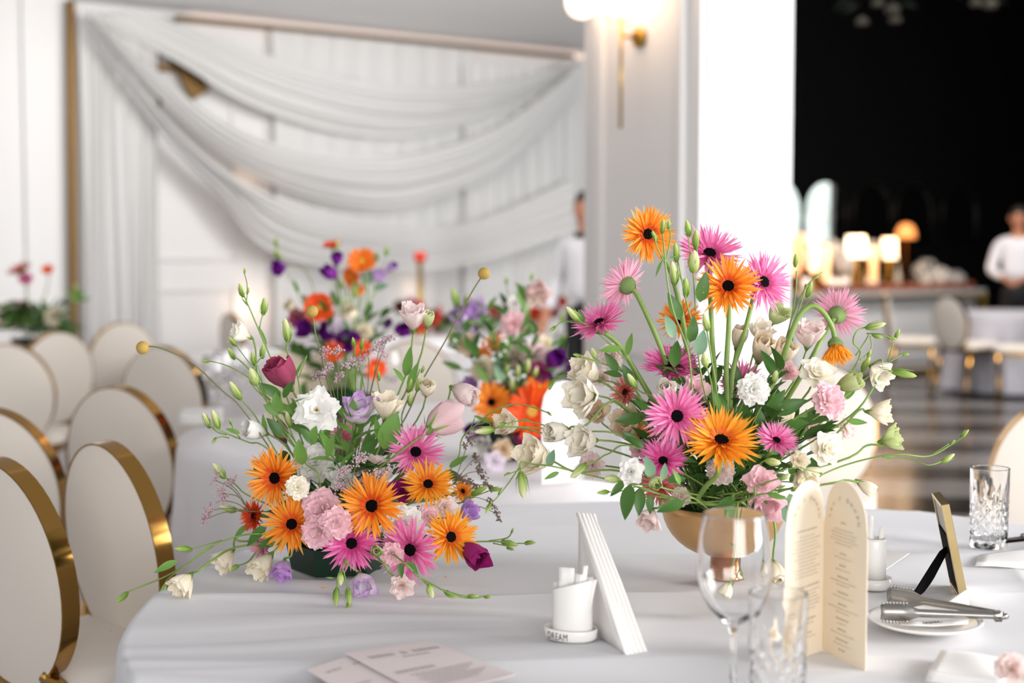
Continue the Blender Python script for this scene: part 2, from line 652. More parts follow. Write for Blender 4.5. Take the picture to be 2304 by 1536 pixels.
def swag(name, label, upper, lower, off, depth, folds, rows=40, cols=40, phase=0.0, group='voile drapes on the back wall'):
    """cloth hung between two polylines drawn on the drape plane; folds push it in and out of the plane"""
    up = spline([on_plane(x, y, WP + WN * off, WN) for x, y in upper], 8)
    lo = spline([on_plane(x, y, WP + WN * off, WN) for x, y in lower], 8)

    def samp(l, t):
        f = t * (len(l) - 1)
        i = min(int(f), len(l) - 2)
        return l[i].lerp(l[i + 1], f - i)
    g = []
    for i in range(rows + 1):
        s = i / rows
        r = []
        for j in range(cols + 1):
            t = j / cols
            p = samp(up, t).lerp(samp(lo, t), s)
            env = 0.35 + 0.65 * math.sin(PI * min(1, max(0, t)))
            w = math.sin(2 * PI * folds * s + phase + 0.6 * math.sin(5 * t + phase))
            w2 = 0.4 * math.sin(2 * PI * folds * 2.3 * s + 2 * phase + 2 * t)
            bulge = math.sin(PI * s)
            r.append(p + WN * (depth * env * (0.55 * w + 0.5 * w2 * 0.5 + bulge)) + Vector((0, 0, -0.02 * env * w2)))
        g.append(r)
    o = MB().grid(g).build(name, M_drape)
    return tag(o, label, 'drape', group)


def curtain(name, label, px0, px1, ytop0, ytop1, ybot, off, folds, amp=0.05):
    g = []
    rows, cols = 14, folds * 8
    a = on_plane(px0, ytop0, WP + WN * off, WN)
    b = on_plane(px1, ytop1, WP + WN * off, WN)
    zb = 0.02
    for i in range(rows + 1):
        s = i / rows
        r = []
        for j in range(cols + 1):
            t = j / cols
            p = a.lerp(b, t)
            z = p.z + (zb - p.z) * s
            w = math.sin(2 * PI * folds * t + 0.5 * math.sin(3 * s + 7 * t)) + 0.4 * math.sin(2 * PI * folds * 1.7 * t + 1)
            q = p + WN * (amp * w * (0.6 + 0.4 * s)) + WD * (0.02 * math.sin(4 * s + 9 * t))
            r.append((q.x, q.y, z))
        g.append(r)
    return tag(MB().grid(g).build(name, M_drape), label, 'drape', 'voile drapes on the back wall')


curtain('curtain', 'straight white voile panel hanging beside the brass post at the left', 172, 352, 22, 45, 0, 0.16, 9, 0.035)
curtain('curtain', 'straight white voile panel hanging at the right end by the waiter', 1040, 1312, 140, 160, 0, 0.14, 9, 0.03)
curtain('curtain', 'plain white voile sheet behind the swags in the middle of the wall', 612, 1060, 62, 112, 0, 0.10, 9, 0.012)
swag('drape', 'topmost white voile swag sweeping under the ceiling line',
     [(330, 28), (480, 85), (620, 130), (760, 168), (930, 195), (1100, 185), (1220, 160), (1300, 135)],
     [(215, 40), (400, 140), (520, 215), (640, 265), (780, 300), (940, 305), (1120, 255), (1298, 150)], 0.20, 0.06, 4)
swag('drape', 'deep white voile swag in the middle of the backdrop',
     [(205, 38), (360, 165), (480, 265), (620, 325), (780, 352), (940, 345), (1130, 280), (1297, 155)],
     [(195, 40), (330, 195), (460, 320), (600, 410), (760, 460), (920, 462), (1120, 385), (1294, 215)], 0.24, 0.07, 4, phase=1.0)
swag('drape', 'lowest white voile swag falling steeply from the left corner',
     [(190, 40), (315, 200), (410, 310), (520, 400), (660, 465), (830, 505), (1050, 500), (1292, 400)],
     [(180, 40), (290, 205), (385, 330), (480, 430), (590, 555), (760, 600), (1020, 600), (1290, 520)], 0.28, 0.07, 5, phase=2.0)


def lamp_point(name, p, power, colour, size=0.1):
    li = bpy.data.lights.new(name, 'POINT')
    li.energy, li.color, li.shadow_soft_size = power, colour, size
    o = bpy.data.objects.new(name, li)
    COL.objects.link(o)
    o.location = p
    return o


# warm LED strip along the ceiling edge behind the drapes, warm uplights on the floor behind them
strip = MB()
a, b = WP + WD * 0.9 + WN * 0.03, WP + WD * 4.55 + WN * 0.03
strip.box(((a + b) / 2) + Vector((0, 0, CEIL - 0.04)), ((b - a).length, 0.02, 0.015), Matrix.Rotation(math.atan2(WD.y, WD.x), 3, 'Z'))
tag(strip.build('light_strip', glow('warm_strip', '#FFDCC6', 0.75), smooth=False), 'warm light strip along the ceiling edge above the drapes', 'light strip')
for px, py, e in ((562, 690, 1.1), (925, 650, 0.6), (565, 405, 0.35)):
    p = on_plane(px, py, WP + WN * 0.10, WN)
    lamp_point('backdrop_uplight', p, e, (1.0, 0.66, 0.44), 0.12)

# ------------------------------------------------------------------ the dark hall on the right: wall, mirrors, window, bar
HB = at(1700, 560, 17.2)
HB.z = 0
wall_box('wall_hall', HB - WD * 0.8, WD, 9.5, 0, 5.2, 0.15, M_black)
structure(MB().box((2.12, 14.6, 2.6), (0.12, 5.6, 5.2), Matrix.Rotation(-0.12, 3, 'Z')).build('wall_return', M_black, smooth=False))
# right wall with one tall window, seen only in the mirrors
mb = MB()
for y0, y1, z0, z1 in ((9, 15.8, 0, 5.2), (17.4, 23, 0, 5.2), (15.8, 17.4, 0, 0.4), (15.8, 17.4, 3.4, 5.2)):
    mb.box((9.05, (y0 + y1) / 2, (z0 + z1) / 2), (0.1, y1 - y0, z1 - z0))
structure(mb.build('wall_right', M_black, smooth=False))
win = thing('window_1', None, None, (9.0, 16.6, 0))
structure(win)
for y in (15.84, 16.6, 17.36):
    MB().box((0, y - 16.6, 1.9), (0.08, 0.06, 3.0)).build('window_bar', M_wall, win, smooth=False)
MB().box((0.02, 0, 1.9), (0.008, 1.5, 2.96)).build('pane', glass('window_glass', 1.05, 0, '#F6FFFA'), win, smooth=False)
tree = MB()
rnd = random.Random(3)
for i in range(260):
    p = Vector((rnd.uniform(-0.5, 0.5), rnd.gauss(0, 0.9), 1.2 + rnd.gauss(0, 0.45)))
    d = Vector((rnd.uniform(-1, 1), rnd.uniform(-1, 1), rnd.uniform(-1, 1))).normalized() * 0.16
    e = d.orthogonal() * 0.4
    tree.add([p - d, p + e, p + d, p - e], [(0, 1, 2, 3)])
tb = thing('shrub', 'green shrub outside the hall window, seen in the mirrors', 'shrub', (10.4, 16.6, 0))
tree.build('foliage', mat('shrub_green', '#4F8F5A', 0.6, noise_amt=0.3, noise_scale=5), tb, smooth=False)['kind'] = 'stuff'
MB().tube([(0, 0, 0), (0, 0, 1.2)], 0.05, 8).build('trunk', M_brownstem, tb)

M_mirror = mat('mirror_glass', '#F2F5F4', 0.02, 1.0, noise_amt=0.01)
M_mframe = mat('dark_bronze', '#2A2420', 0.35, 0.8, noise_amt=0.2)
for i, px in enumerate((1752, 1855, 1960, 2053, 2156)):
    p = on_plane(px, 560, HB + WN * 0.01, WN)
    p.z = 0
    m = thing('arched_mirror', ('arched wall mirror half hidden behind the white pier',
                                'bright arched mirror reflecting the window, next to the pier',
                                'third arched mirror from the pier, above the glowing lamps',
                                'fourth arched mirror from the pier, above the mushroom lamp',
                                'dark arched mirror farthest from the pier')[i], 'mirror', p, math.atan2(WD.y, WD.x), 'arched mirrors on the black wall')
    hw, z0, zs = 0.37, 1.40, 1.80
    top = [(hw * math.cos(a), zs + hw * math.sin(a)) for a in [PI * k / 16 for k in range(17)]]
    poly = [(hw, z0)] + top + [(-hw, z0)]
    MX = Matrix.Rotation(PI / 2, 4, 'X')
    MB().prism(poly, 0, 0.01, MX).build('glass', M_mirror, m, smooth=False)
    pts = [(x * 1.0, -0.012, z) for x, z in poly] + [(hw, -0.012, z0)]
    MB().tube(pts, 0.014, 6).build('frame', M_mframe, m)

# bar counter
BA = at(1790, 560, 13.95)
BA.z = 0
ang = math.atan2(WD.y, WD.x)
bar = thing('bar_counter', 'long white bar counter with gold edge below the mirrors', 'bar counter', BA, ang)
BL = 2.95
MB().box((BL / 2, 0.35, 0.42), (BL - 0.1, 0.6, 0.80)).build('body', M_wall, bar, smooth=False)
bevel(MB().box((BL / 2, 0.33, 0.87), (BL, 0.75, 0.05)).build('counter_top', mat('grey_marble', '#B4B0AF', 0.25, noise_amt=0.1, noise_scale=4), bar, smooth=False))
MB().box((BL / 2, -0.05, 0.825), (BL, 0.03, 0.04)).build('gold_edge', M_brass, bar, smooth=False)
for k in range(4):
    x = 0.12 + k * (BL - 0.2) / 4
    bevel(MB().box((x + 0.32, 0.04, 0.44), (0.62, 0.03, 0.62)).build('front_panel', mat('panel_white', '#DBDBDD', 0.5), bar, smooth=False), 0.012)
MB().box((BL / 2, 0.05, 0.03), (BL - 0.1, 0.03, 0.06)).build('plinth', M_brass, bar, smooth=False)
MB().box((BL - 0.03, -0.03, 0.42), (0.05, 0.05, 0.8)).build('corner_post', M_brass, bar, smooth=False)


def on_bar(px, back=0.3):
    """a point on the counter top above the pixel column px, BACK metres behind its front edge"""
    p = on_plane(px, 600, BA - WN * back, WN)
    p.z = 0.895
    return p


def table_lamp(px, label, h, r, strength, colour, shape, back=0.3):
    p = on_bar(px, back)
    t = thing('table_lamp', label, 'lamp', p, 0, 'glowing lamps on the bar')
    MB().lathe([(0, 0), (0.06, 0), (0.06, 0.012), (0.012, 0.02), (0.01, h - 0.05)], 16).build('base', M_brass, t)
    if shape == 'drum':
        prof = [(r * 0.9, h - 0.11), (r, h - 0.11), (r * 0.86, h + 0.11), (r * 0.78, h + 0.11)]
    elif shape == 'tall':
        prof = [(0.0, h - 0.2), (r, h - 0.18), (r, h + 0.16), (0.0, h + 0.18)]
    else:
        prof = [(0.0, h - 0.02), (r, h - 0.05), (r * 0.95, h + 0.03), (r * 0.6, h + 0.1), (0, h + 0.12)]
    MB().lathe(prof, 20).build('lamp_shade', glow('lamp_' + colour[1:] + '_%d' % (strength * 10), colour, strength), t)


table_lamp(1925, 'bright cream drum lamp in the middle of the bar', 0.46, 0.11, 4.5, '#FFDDB4', 'drum')
table_lamp(2000, 'second bright drum lamp on the bar, right of the middle one', 0.44, 0.085, 4.0, '#FFD2A6', 'drum')
table_lamp(1832, 'slim glowing column lamp at the left of the bar', 0.40, 0.045, 4.0, '#FFC795', 'tall')
table_lamp(1800, 'dim orange column lamp beside the pier on the bar', 0.42, 0.05, 1.1, '#F0A270', 'tall')
table_lamp(1858, 'short warm glass lantern between the column lamps and the middle lamp', 0.30, 0.04, 1.6, '#FFC08A', 'tall', 0.2)
table_lamp(1965, 'short warm glass lantern between the two drum lamps', 0.28, 0.035, 1.3, '#FFB57C', 'tall', 0.2)
table_lamp(1785, 'warm glass lantern partly behind the pier edge', 0.36, 0.05, 1.6, '#FFB98C', 'tall', 0.45)
table_lamp(2037, 'orange mushroom-shaped lamp standing tallest on the bar', 0.60, 0.11, 1.0, '#E8914F', 'mushroom', 0.5)
for px, e in ((1925, 5), (2000, 4), (1832, 3)):
    p = on_bar(px, 0.3)
    lamp_point('lamp_light', p + Vector((0, 0, 0.62)) + WN * 0.25, e, (1.0, 0.7, 0.42), 0.08)

M_hyd = mat('white_hydrangea', '#CFC9C2', 0.8, trans=0.15, noise_amt=0.1, noise_scale=40)


def puff(px, label, r, zc, back=0.35, m=None):
    p = on_bar(px, back)
    t = thing('flower_vase', label, 'flower vase', p, 0, 'white flowers on the bar')
    MB().lathe([(0, 0), (0.05, 0), (0.07, 0.06), (0.05, 0.14), (0.045, 0.14), (0.06, 0.06), (0, 0.01)], 16).build('vase', M_china, t)
    rnd = random.Random(px)
    mb = MB()
    for i in range(150):
        u, a = rnd.uniform(-0.6, 1), rnd.uniform(0, 2 * PI)
        s = math.sqrt(1 - u * u)
        n = Vector((s * math.cos(a), s * math.sin(a), u))
        c = Vector((0, 0, zc)) + n * r * rnd.uniform(0.8, 1.05)
        e = n.orthogonal().normalized()
        f = n.cross(e)
        w = 0.022
        mb.add([c + e * w, c + f * w, c - e * w, c - f * w, c + n * 0.014], [(0, 1, 4), (1, 2, 4), (2, 3, 4), (3, 0, 4)])
    mb.build('blossoms', m or M_hyd, t)['kind'] = 'stuff'


puff(1872, 'tall white flower cloud between the lamps on the bar', 0.16, 0.38)
puff(1962, 'white flower cloud between the two bright lamps', 0.13, 0.40)
puff(1812, 'white flower cloud nearest the pier on the bar', 0.12, 0.34, 0.4)
puff(1898, 'low white flower cloud left of the bright middle lamp', 0.10, 0.26, 0.25)
puff(2085, 'low white flower mound at the right half of the bar', 0.15, 0.17)
puff(2118, 'small white flower mound right of the big mound on the bar', 0.11, 0.12, 0.2)
puff(2150, 'flat white flower mound nearest the right end of the bar', 0.10, 0.09)
M_amber = glass('amber_glass', 1.3, 0.05, '#F2A35E')
M_greenb = mat('dark_green_leaf_bar', '#3A4630', 0.7, noise_amt=0.3)
for i, px in enumerate(range(1850, 2190, 16)):
    p = on_bar(px, 0.08 + 0.05 * (i % 2))
    g = thing('votive_cup', 'small amber candle cup in the row along the bar front', 'candle holder', p, 0, 'amber candle cups along the bar')
    MB().lathe([(0, 0), (0.032, 0), (0.038, 0.075), (0.034, 0.075), (0.028, 0.006), (0, 0.006)], 12).build('cup', mat('amber_cup', '#C8763A' if i % 3 else '#7A3A20', 0.25, spec=0.6), g)
    MB().lathe([(0, 0.01), (0.02, 0.01), (0.02, 0.035), (0, 0.035)], 10).build('candle', glow('candle_glow', '#FF9A4A', 1.6 if i % 2 else 1.2), g)
for i, px in enumerate((1858, 1890, 1908, 1945, 1975, 2020)):
    p = on_bar(px, 0.42)
    g = thing('bottle', 'glass bottle standing between the lamps on the bar', 'bottle', p, 0, 'bottles on the bar')
    MB().lathe([(0, 0), (0.035, 0), (0.037, 0.15), (0.014, 0.2), (0.013, 0.27), (0, 0.27)], 14).build('body', mat('bottle_%d' % (i % 3), ('#9A7B52', '#6B5A3C', '#B9AFA0')[i % 3], 0.15, spec=0.6), g)
    MB().lathe([(0.015, 0.26), (0.015, 0.3), (0, 0.3)], 10).build('cap', M_brass, g)

# flowers hanging from the dark ceiling
hg = thing('hanging_garland', 'dim floral garland hanging from the black ceiling at the top right', 'garland', at(2060, -60, 11.0))
rnd = random.Random(11)
mb = MB()
for i in range(420):
    p = Vector((rnd.uniform(-0.62, 0.68), rnd.uniform(-0.2, 0.2), rnd.gauss(0.06, 0.1)))
    d = Vector((rnd.uniform(-1, 1), rnd.uniform(-1, 1), rnd.uniform(-1, 0.4))).normalized() * 0.09
    e = d.cross(Vector((0.3, 0.8, 0.5))).normalized() * 0.025
    mb.add([p - d, p + e, p + d, p - e], [(0, 1, 2, 3)])
mb.build('greenery', mat('dimmed_garland_green', '#0F1A0E', 0.8, noise_amt=0.3), hg, smooth=False)['kind'] = 'stuff'  # leaf green darkened, the hall's dimness is put into the colour
MB().tube([(-0.6, 0, 0.1), (0.66, 0, 0.1)], 0.02, 8).build('bar', M_black, hg)
MB().tube([(-0.5, 0, 0.1), (-0.5, 0, 1.5)], 0.006, 6).build('wire', M_black, hg)
MB().tube([(0.5, 0, 0.1), (0.5, 0, 1.5)], 0.006, 6).build('wire', M_black, hg)
M_dimrose = mat('dim_white_rose', '#4A463C', 0.8, noise_amt=0.1)  # white roses coloured dark to look dimly lit
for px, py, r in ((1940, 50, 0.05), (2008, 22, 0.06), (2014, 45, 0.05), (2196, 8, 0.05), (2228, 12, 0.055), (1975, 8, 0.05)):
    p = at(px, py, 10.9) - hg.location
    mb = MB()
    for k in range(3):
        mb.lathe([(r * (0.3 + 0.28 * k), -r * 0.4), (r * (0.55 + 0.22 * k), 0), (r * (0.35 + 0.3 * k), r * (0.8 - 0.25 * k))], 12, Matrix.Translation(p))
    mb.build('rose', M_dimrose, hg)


# ------------------------------------------------------------------ people
def skin_mesh(name, chains, m, parent, sub=2):
    """one continuous skinned surface from chains of (point, radius); chains share joints with equal points"""
    vs, es, rs, idx = [], [], [], {}
    for ch in chains:
        prev = None
        for p, r in ch:
            k = tuple(round(c, 4) for c in p)
            if k not in idx:
                idx[k] = len(vs)
                vs.append(p)
                rs.append(r)
            if prev is not None:
                es.append((prev, idx[k]))
            prev = idx[k]
    me = bpy.data.meshes.new(name)
    me.from_pydata(vs, es, [])
    o = link(name, me, parent)
    sk = o.modifiers.new('skin', 'SKIN')
    sk.use_smooth_shade = True
    for i, r in enumerate(rs):
        rr = r if isinstance(r, tuple) else (r, r)
        me.skin_vertices[0].data[i].radius = rr
    me.skin_vertices[0].data[0].use_root = True
    ss = o.modifiers.new('subsurf', 'SUBSURF')
    ss.levels = ss.render_levels = sub
    me.materials.append(m)
    return o


def person(label, loc, rz, arms, bow=False, hscale=1.0):
    t = thing('person', label, 'person', loc, rz)
    t.scale = (hscale,) * 3
    H = Vector
    head = [((0, 0, 1.02), (0.13, 0.09)), ((0, 0, 1.25), (0.15, 0.1)), ((0, 0, 1.42), (0.10, 0.07)), ((0, 0.01, 1.50), 0.055), ((0, 0.02, 1.56), 0.06),
            ((0, 0.03, 1.63), (0.075, 0.09)), ((0, 0.02, 1.71), (0.07, 0.09)), ((0, 0.01, 1.75), (0.045, 0.06))]
    chains = [head]
    for s, (el, wr) in zip((-1, 1), arms):
        hand = H(wr) + (H(wr) - H(el)).normalized() * 0.09
        chains.append([((0, 0, 1.42), (0.10, 0.07)), ((s * 0.18, 0, 1.40), 0.055), (tuple(el), 0.042), (tuple(wr), 0.027), (tuple(hand), (0.038, 0.018))])
        d = (H(wr) - H(el)).normalized()
        sd = d.cross(H((0, 0, 1))).normalized()
        for k, (o, L) in enumerate(((-0.03, 0.065), (-0.01, 0.08), (0.01, 0.075), (0.03, 0.06))):
            b = hand + sd * o
            chains.append([(tuple(hand), (0.038, 0.018)), (tuple(b + d * 0.03), 0.0085), (tuple(b + d * L * 0.75 + H((0, 0, -0.012))), 0.008), (tuple(b + d * L + H((0, 0, -0.03))), 0.006)])
        th = H(wr) + d * 0.04
        chains.append([(tuple(wr), 0.027), (tuple(th + sd * 0.035 * s), 0.011), (tuple(th + sd * 0.045 * s + d * 0.05), 0.009)])
    body = skin_mesh('body', chains, M_skin, t)
    # face: nose, eyes, mouth, ears as a child set on the head
    f = MB()
    f.add([(0, 0.125, 1.675), (-0.016, 0.112, 1.625), (0.016, 0.112, 1.625), (0, 0.148, 1.63)], [(0, 1, 3), (0, 3, 2), (1, 2, 3)])
    for s in (-1, 1):
        f.lathe([(0, -0.03), (0.014, -0.02), (0.018, 0.0), (0.012, 0.025), (0, 0.032)], 8, Matrix.Translation((s * 0.083, 0.02, 1.655)))
    f.build('nose_and_ears', M_skin, t)
    e = MB()
    for s in (-1, 1):
        e.lathe([(0.011 * math.sin(PI * i / 6), -0.006 * math.cos(PI * i / 6)) for i in range(7)], 8, Matrix.Translation((s * 0.033, 0.112, 1.675)))
    e.build('eyes', M_hair, t)
    MB().box((0, 0.112, 1.595), (0.045, 0.012, 0.01)).build('mouth', mat('lips', '#8E4E44', 0.5), t)
    hr = MB()
    g = []
    for i in range(7):
        ph = PI * 0.52 * i / 6
        g.append([(0.098 * math.sin(ph) * math.cos(a), 0.005 + 0.112 * math.sin(ph) * math.sin(a) - 0.02 * (i / 6), 1.69 + 0.105 * math.cos(ph) - (0.06 * (i / 6) if math.sin(a) < -0.1 else 0)) for a in [2 * PI * k / 18 for k in range(18)]])
    hr.grid(g, close_u=True)
    hr.build('hair', M_hair, t)
    sh = [[((0, 0, 0.98), (0.17, 0.115)), ((0, 0, 1.15), (0.165, 0.12)), ((0, 0, 1.32), (0.19, 0.125)), ((0, 0, 1.43), (0.12, 0.085)), ((0, 0.008, 1.485), (0.068, 0.066))]]
    for s, (el, wr) in zip((-1, 1), arms):
        cu = H(el).lerp(H(wr), 0.9)
        sh.append([((0, 0, 1.43), (0.12, 0.085)), ((s * 0.185, 0, 1.40), 0.075), (tuple(el), 0.056), (tuple(cu), 0.04)])
    skin_mesh('shirt', sh, M_shirt, t)
    tr = [[((0, 0, 1.02), (0.175, 0.12)), ((0, 0, 0.9), (0.175, 0.125))]]
    for s in (-1, 1):
        tr.append([((0, 0, 0.9), (0.175, 0.125)), ((s * 0.09, 0, 0.8), 0.09), ((s * 0.1, 0.01, 0.48), 0.065), ((s * 0.1, 0, 0.08), 0.055)])
    skin_mesh('trousers', tr, M_trouser, t)
    for s in (-1, 1):
        MB().grid([[(s * 0.1 + w * math.cos(a), 0.05 + l * math.sin(a), z) for a in [2 * PI * k / 12 for k in range(12)]]
                   for w, l, z in ((0.045, 0.13, 0.0), (0.047, 0.135, 0.03), (0.04, 0.1, 0.07), (0.03, 0.05, 0.1))], close_u=True).build('shoe', M_trouser, t)
    if bow:
        MB().add([(-0.055, 0.085, 1.50), (-0.055, 0.085, 1.455), (0, 0.09, 1.478), (0.055, 0.085, 1.50), (0.055, 0.085, 1.455), (-0.03, 0.10, 1.478), (0.03, 0.10, 1.478)],
                 [(0, 1, 5), (0, 5, 2), (1, 2, 5), (3, 2, 6), (3, 6, 4), (4, 6, 2)]).build('bow_tie', M_trouser, t, smooth=False)
        MB().lathe([(0.075, 1.462), (0.068, 1.495)], 16, Matrix.Translation((0, 0.012, 0))).build('collar_band', M_trouser, t)
    return t


wp = at(1318, 560, 9.7)
person('waiter in white shirt and black bow tie, half hidden behind the pier', (wp.x + 0.01, wp.y, 0), PI * 0.80,
       (((-0.26, -0.02, 1.14), (-0.24, 0.14, 0.92)), ((0.27, -0.02, 1.14), (0.24, 0.16, 0.92))), True, 0.965)
wp = at(2292, 560, 14.6)
person('bartender in white shirt and dark apron standing at the right end of the bar', (wp.x, wp.y, 0), PI * 0.86,
       (((-0.26, 0.02, 1.12), (-0.10, 0.24, 1.05)), ((0.27, 0.02, 1.12), (0.1, 0.26, 1.04))), False, 0.99)


# ------------------------------------------------------------------ oval-back chairs
def make_chair(label):
    t = thing('oval_back_chair', label, 'chair')
    parts = []

    def add(o):
        parts.append(o)
        return o
    T = Matrix.Translation((0, -0.215, 0.677)) @ Matrix.Rotation(math.radians(7), 4, 'X')
    a, b, n = 0.205, 0.238, 56

    def ring(ra, rb, y):
        return [T @ Vector((ra * math.cos(2 * PI * k / n), y, rb * math.sin(2 * PI * k / n))) for k in range(n)]
    mb = MB()
    e = 0.0035
    for r0, r1 in ((ring(a, b, -0.0195), ring(a, b, 0.0195)), (ring(a, b, 0.0195), ring(a - e, b - e, 0.020)), (ring(a - e, b - e, 0.020), ring(a - e, b - e, -0.020)),
                   (ring(a - e, b - e, -0.020), ring(a, b, -0.0195))):
        mb.grid([r0, r1], close_u=True)
    add(mb.build('back_frame', M_gold, t))
    for s, nm in ((1, 'back_cushion'), (-1, 'rear_panel')):
        rows = []
        for i in range(9):
            f = i / 8
            rr = max(0.001, 1 - f)
            y = s * (0.018 + (0.024 if s > 0 else 0.012) * (1 - rr ** 3))
            rows.append(ring((a - 0.003) * rr, (b - 0.003) * rr, y))
        add(MB().grid(rows, close_u=True, flip=(s > 0)).build(nm, M_leather, t))
    # seat
    def rr_poly(w, d, r, m=6):
        pts = []
        for cx, cy, a0 in ((w - r, d - r, 0), (-w + r, d - r, PI / 2), (-w + r, -d + r, PI), (w - r, -d + r, 1.5 * PI)):
            pts += [(cx + r * math.cos(a0 + PI / 2 * k / m), cy + r * math.sin(a0 + PI / 2 * k / m)) for k in range(m + 1)]
        return pts
    P = rr_poly(0.205, 0.205, 0.085)
    add(MB().prism([(x, y + 0.025) for x, y in P], 0.415, 0.45).build('seat_frame', M_gold, t, smooth=False))
    rows = [[(x * k, y * k + 0.025, z) for x, y in P] for k, z in ((0.99, 0.45), (1.0, 0.465), (0.985, 0.485), (0.9, 0.498), (0.6, 0.505), (0.01, 0.507))]
    add(MB().grid(rows, close_u=True).build('seat_cushion', M_leather, t))
    for sx, sy in ((-1, 1), (1, 1), (-1, -1), (1, -1)):
        top = Vector((sx * 0.175, sy * 0.17 + 0.025, 0.42))
        bot = Vector((sx * 0.185, sy * 0.17 + (-0.06 if sy < 0 else 0.0), 0.0))
        add(MB().tube([bot, bot.lerp(top, 0.3), top], [0.011, 0.014, 0.019], 10).build('leg', M_gold, t))
    for s in (-1, 1):
        add(MB().tube([(s * 0.15, -0.15, 0.43), (s * 0.125, -0.195, 0.465), (s * 0.10, -0.205, 0.485)], 0.016, 8).build('back_support', M_gold, t))
    return t, parts


chair0, chair_parts = make_chair('white oval-back chair with gold rim, nearest the camera at the bottom left')
CHAIRS = [  # x, y, facing direction, label
    (at(8, 700, 2.84), (0.62, 0.785), 'white oval-back chair with gold rim, nearest the camera at the bottom left'),
    (at(256, 700, 3.08), (0.72, 0.69), 'white oval-back chair with wide shiny gold rim beside the near table edge'),
    (at(272, 700, 4.35), (0.42, 0.91), 'white oval-back chair directly behind the chair at the table edge'),
    (at(-22, 700, 3.75), (0.2, 0.98), 'white oval-back chair behind the nearest one, cut by the frame edge'),
    (at(122, 700, 7.2), (-0.72, 0.69), 'narrow side-turned white chair with gold legs at the far left table'),
    (at(272, 700, 8.15), (-0.6, 0.8), 'pale blurred oval chair at the right side of the far left table'),
    (at(368, 700, 6.15), (0.35, 0.93), 'blurred oval chair back behind the bent craspedia stem'),
    (at(525, 700, 9.3), (0.85, 0.5), 'grey blurred chair beside the warm glow of the backdrop'),
    (at(15, 700, 6.3), (-0.1, 1.0), 'blurred chair back below the pink far-left flowers'),
    (at(928, 700, 6.5), (-0.1, 1.0), 'blurred white chair back behind the pale pink lisianthus'),
    (at(1846, 700, 5.1), (-0.25, -0.97), 'white chair with gold rim behind the tall bowl arrangement'),
    (at(2402, 700, 4.0), (0.12, 0.99), 'white chair back cut by the right edge above the crystal tumbler'),
    (at(1998, 700, 13.4), (0.95, -0.3), 'side-on gold-legged chair in front of the bar'),
    (at(2140, 700, 12.6), (0.88, 0.48), 'oval grey-backed chair at the grey table before the bar'),
    (at(2360, 700, 12.2), (-0.9, 0.3), 'chair at the right end of the grey table before the bar'),
]
for i, (p, f, lab) in enumerate(CHAIRS):
    rz = math.atan2(-f[0], f[1])
    # p is where the backrest stands; the seat centre lies in front of it
    d = Vector((f[0], f[1], 0)).normalized()
    loc = Vector((p.x, p.y, 0)) + d * 0.215
    if i == 0:
        chair0.location, chair0.rotation_euler = loc, (0, 0, rz)
        tag(chair0, lab, None, 'oval-back banquet chairs')
    else:
        copy_thing(chair0, chair_parts, loc, rz, lab, 'oval-back banquet chairs')


# ------------------------------------------------------------------ tables and cloths
def make_table(label, cx, cy, R):
    t = thing('banquet_table', label, 'table', (cx, cy, 0))
    MB().lathe([(0, 0.70), (R - 0.02, 0.70), (R - 0.012, 0.715), (R - 0.02, 0.732), (0, 0.732)], 48).build('tabletop', mat('table_ply', '#9C7B55', 0.6, noise_amt=0.15), t)
    MB().lathe([(0, 0.04), (0.05, 0.04), (0.04, 0.70), (0, 0.70)], 16).build('pedestal', M_black, t)
    for k in range(4):
        a = PI / 4 + k * PI / 2
        MB().tube([(0, 0, 0.06), (0.4 * math.cos(a), 0.4 * math.sin(a), 0.02)], 0.02, 8).build('foot', M_black, t)


def near_wrinkle(x, y):
    n = noise.noise((x * 1.6, y * 3.0, 0.3))
    w = math.sin(2 * PI * (y * 8.0 + 0.45 * math.sin(1.7 * x + 0.4) + 1.9 * n))
    h = 0.0085 * (0.45 + 1.3 * max(0.0, noise.noise((x * 2.2, y * 2.6, 4.1)) + 0.2)) * (abs(w) ** 0.8 * (1 if w > 0 else -0.3)) * math.exp(-((x + 0.42) / 0.40) ** 2)
    h += 0.0034 * math.sin(2 * PI * (y * 3.2 + 0.5 * x + 0.9 * n))
    h += 0.0085 * noise.noise((x * 1.1 + 5, y * 4.2, 1.7))
    for yc, amp, sl in ((2.375, 0.0085, 0.0), (3.12, 0.007, 0.02), (2.72, 0.005, -0.06), (1.98, 0.005, 0.05)):
        d = y - (yc + sl * x + 0.01 * math.sin(2.2 * x))
        h += amp * math.exp(-abs(d) / 0.016) if d > 0 else amp * math.exp(-abs(d) / 0.05)
    h += 0.005 * math.exp(-abs(x - 0.93 - 0.2 * (y - 2.6)) / 0.02)
    return 0.8 * h


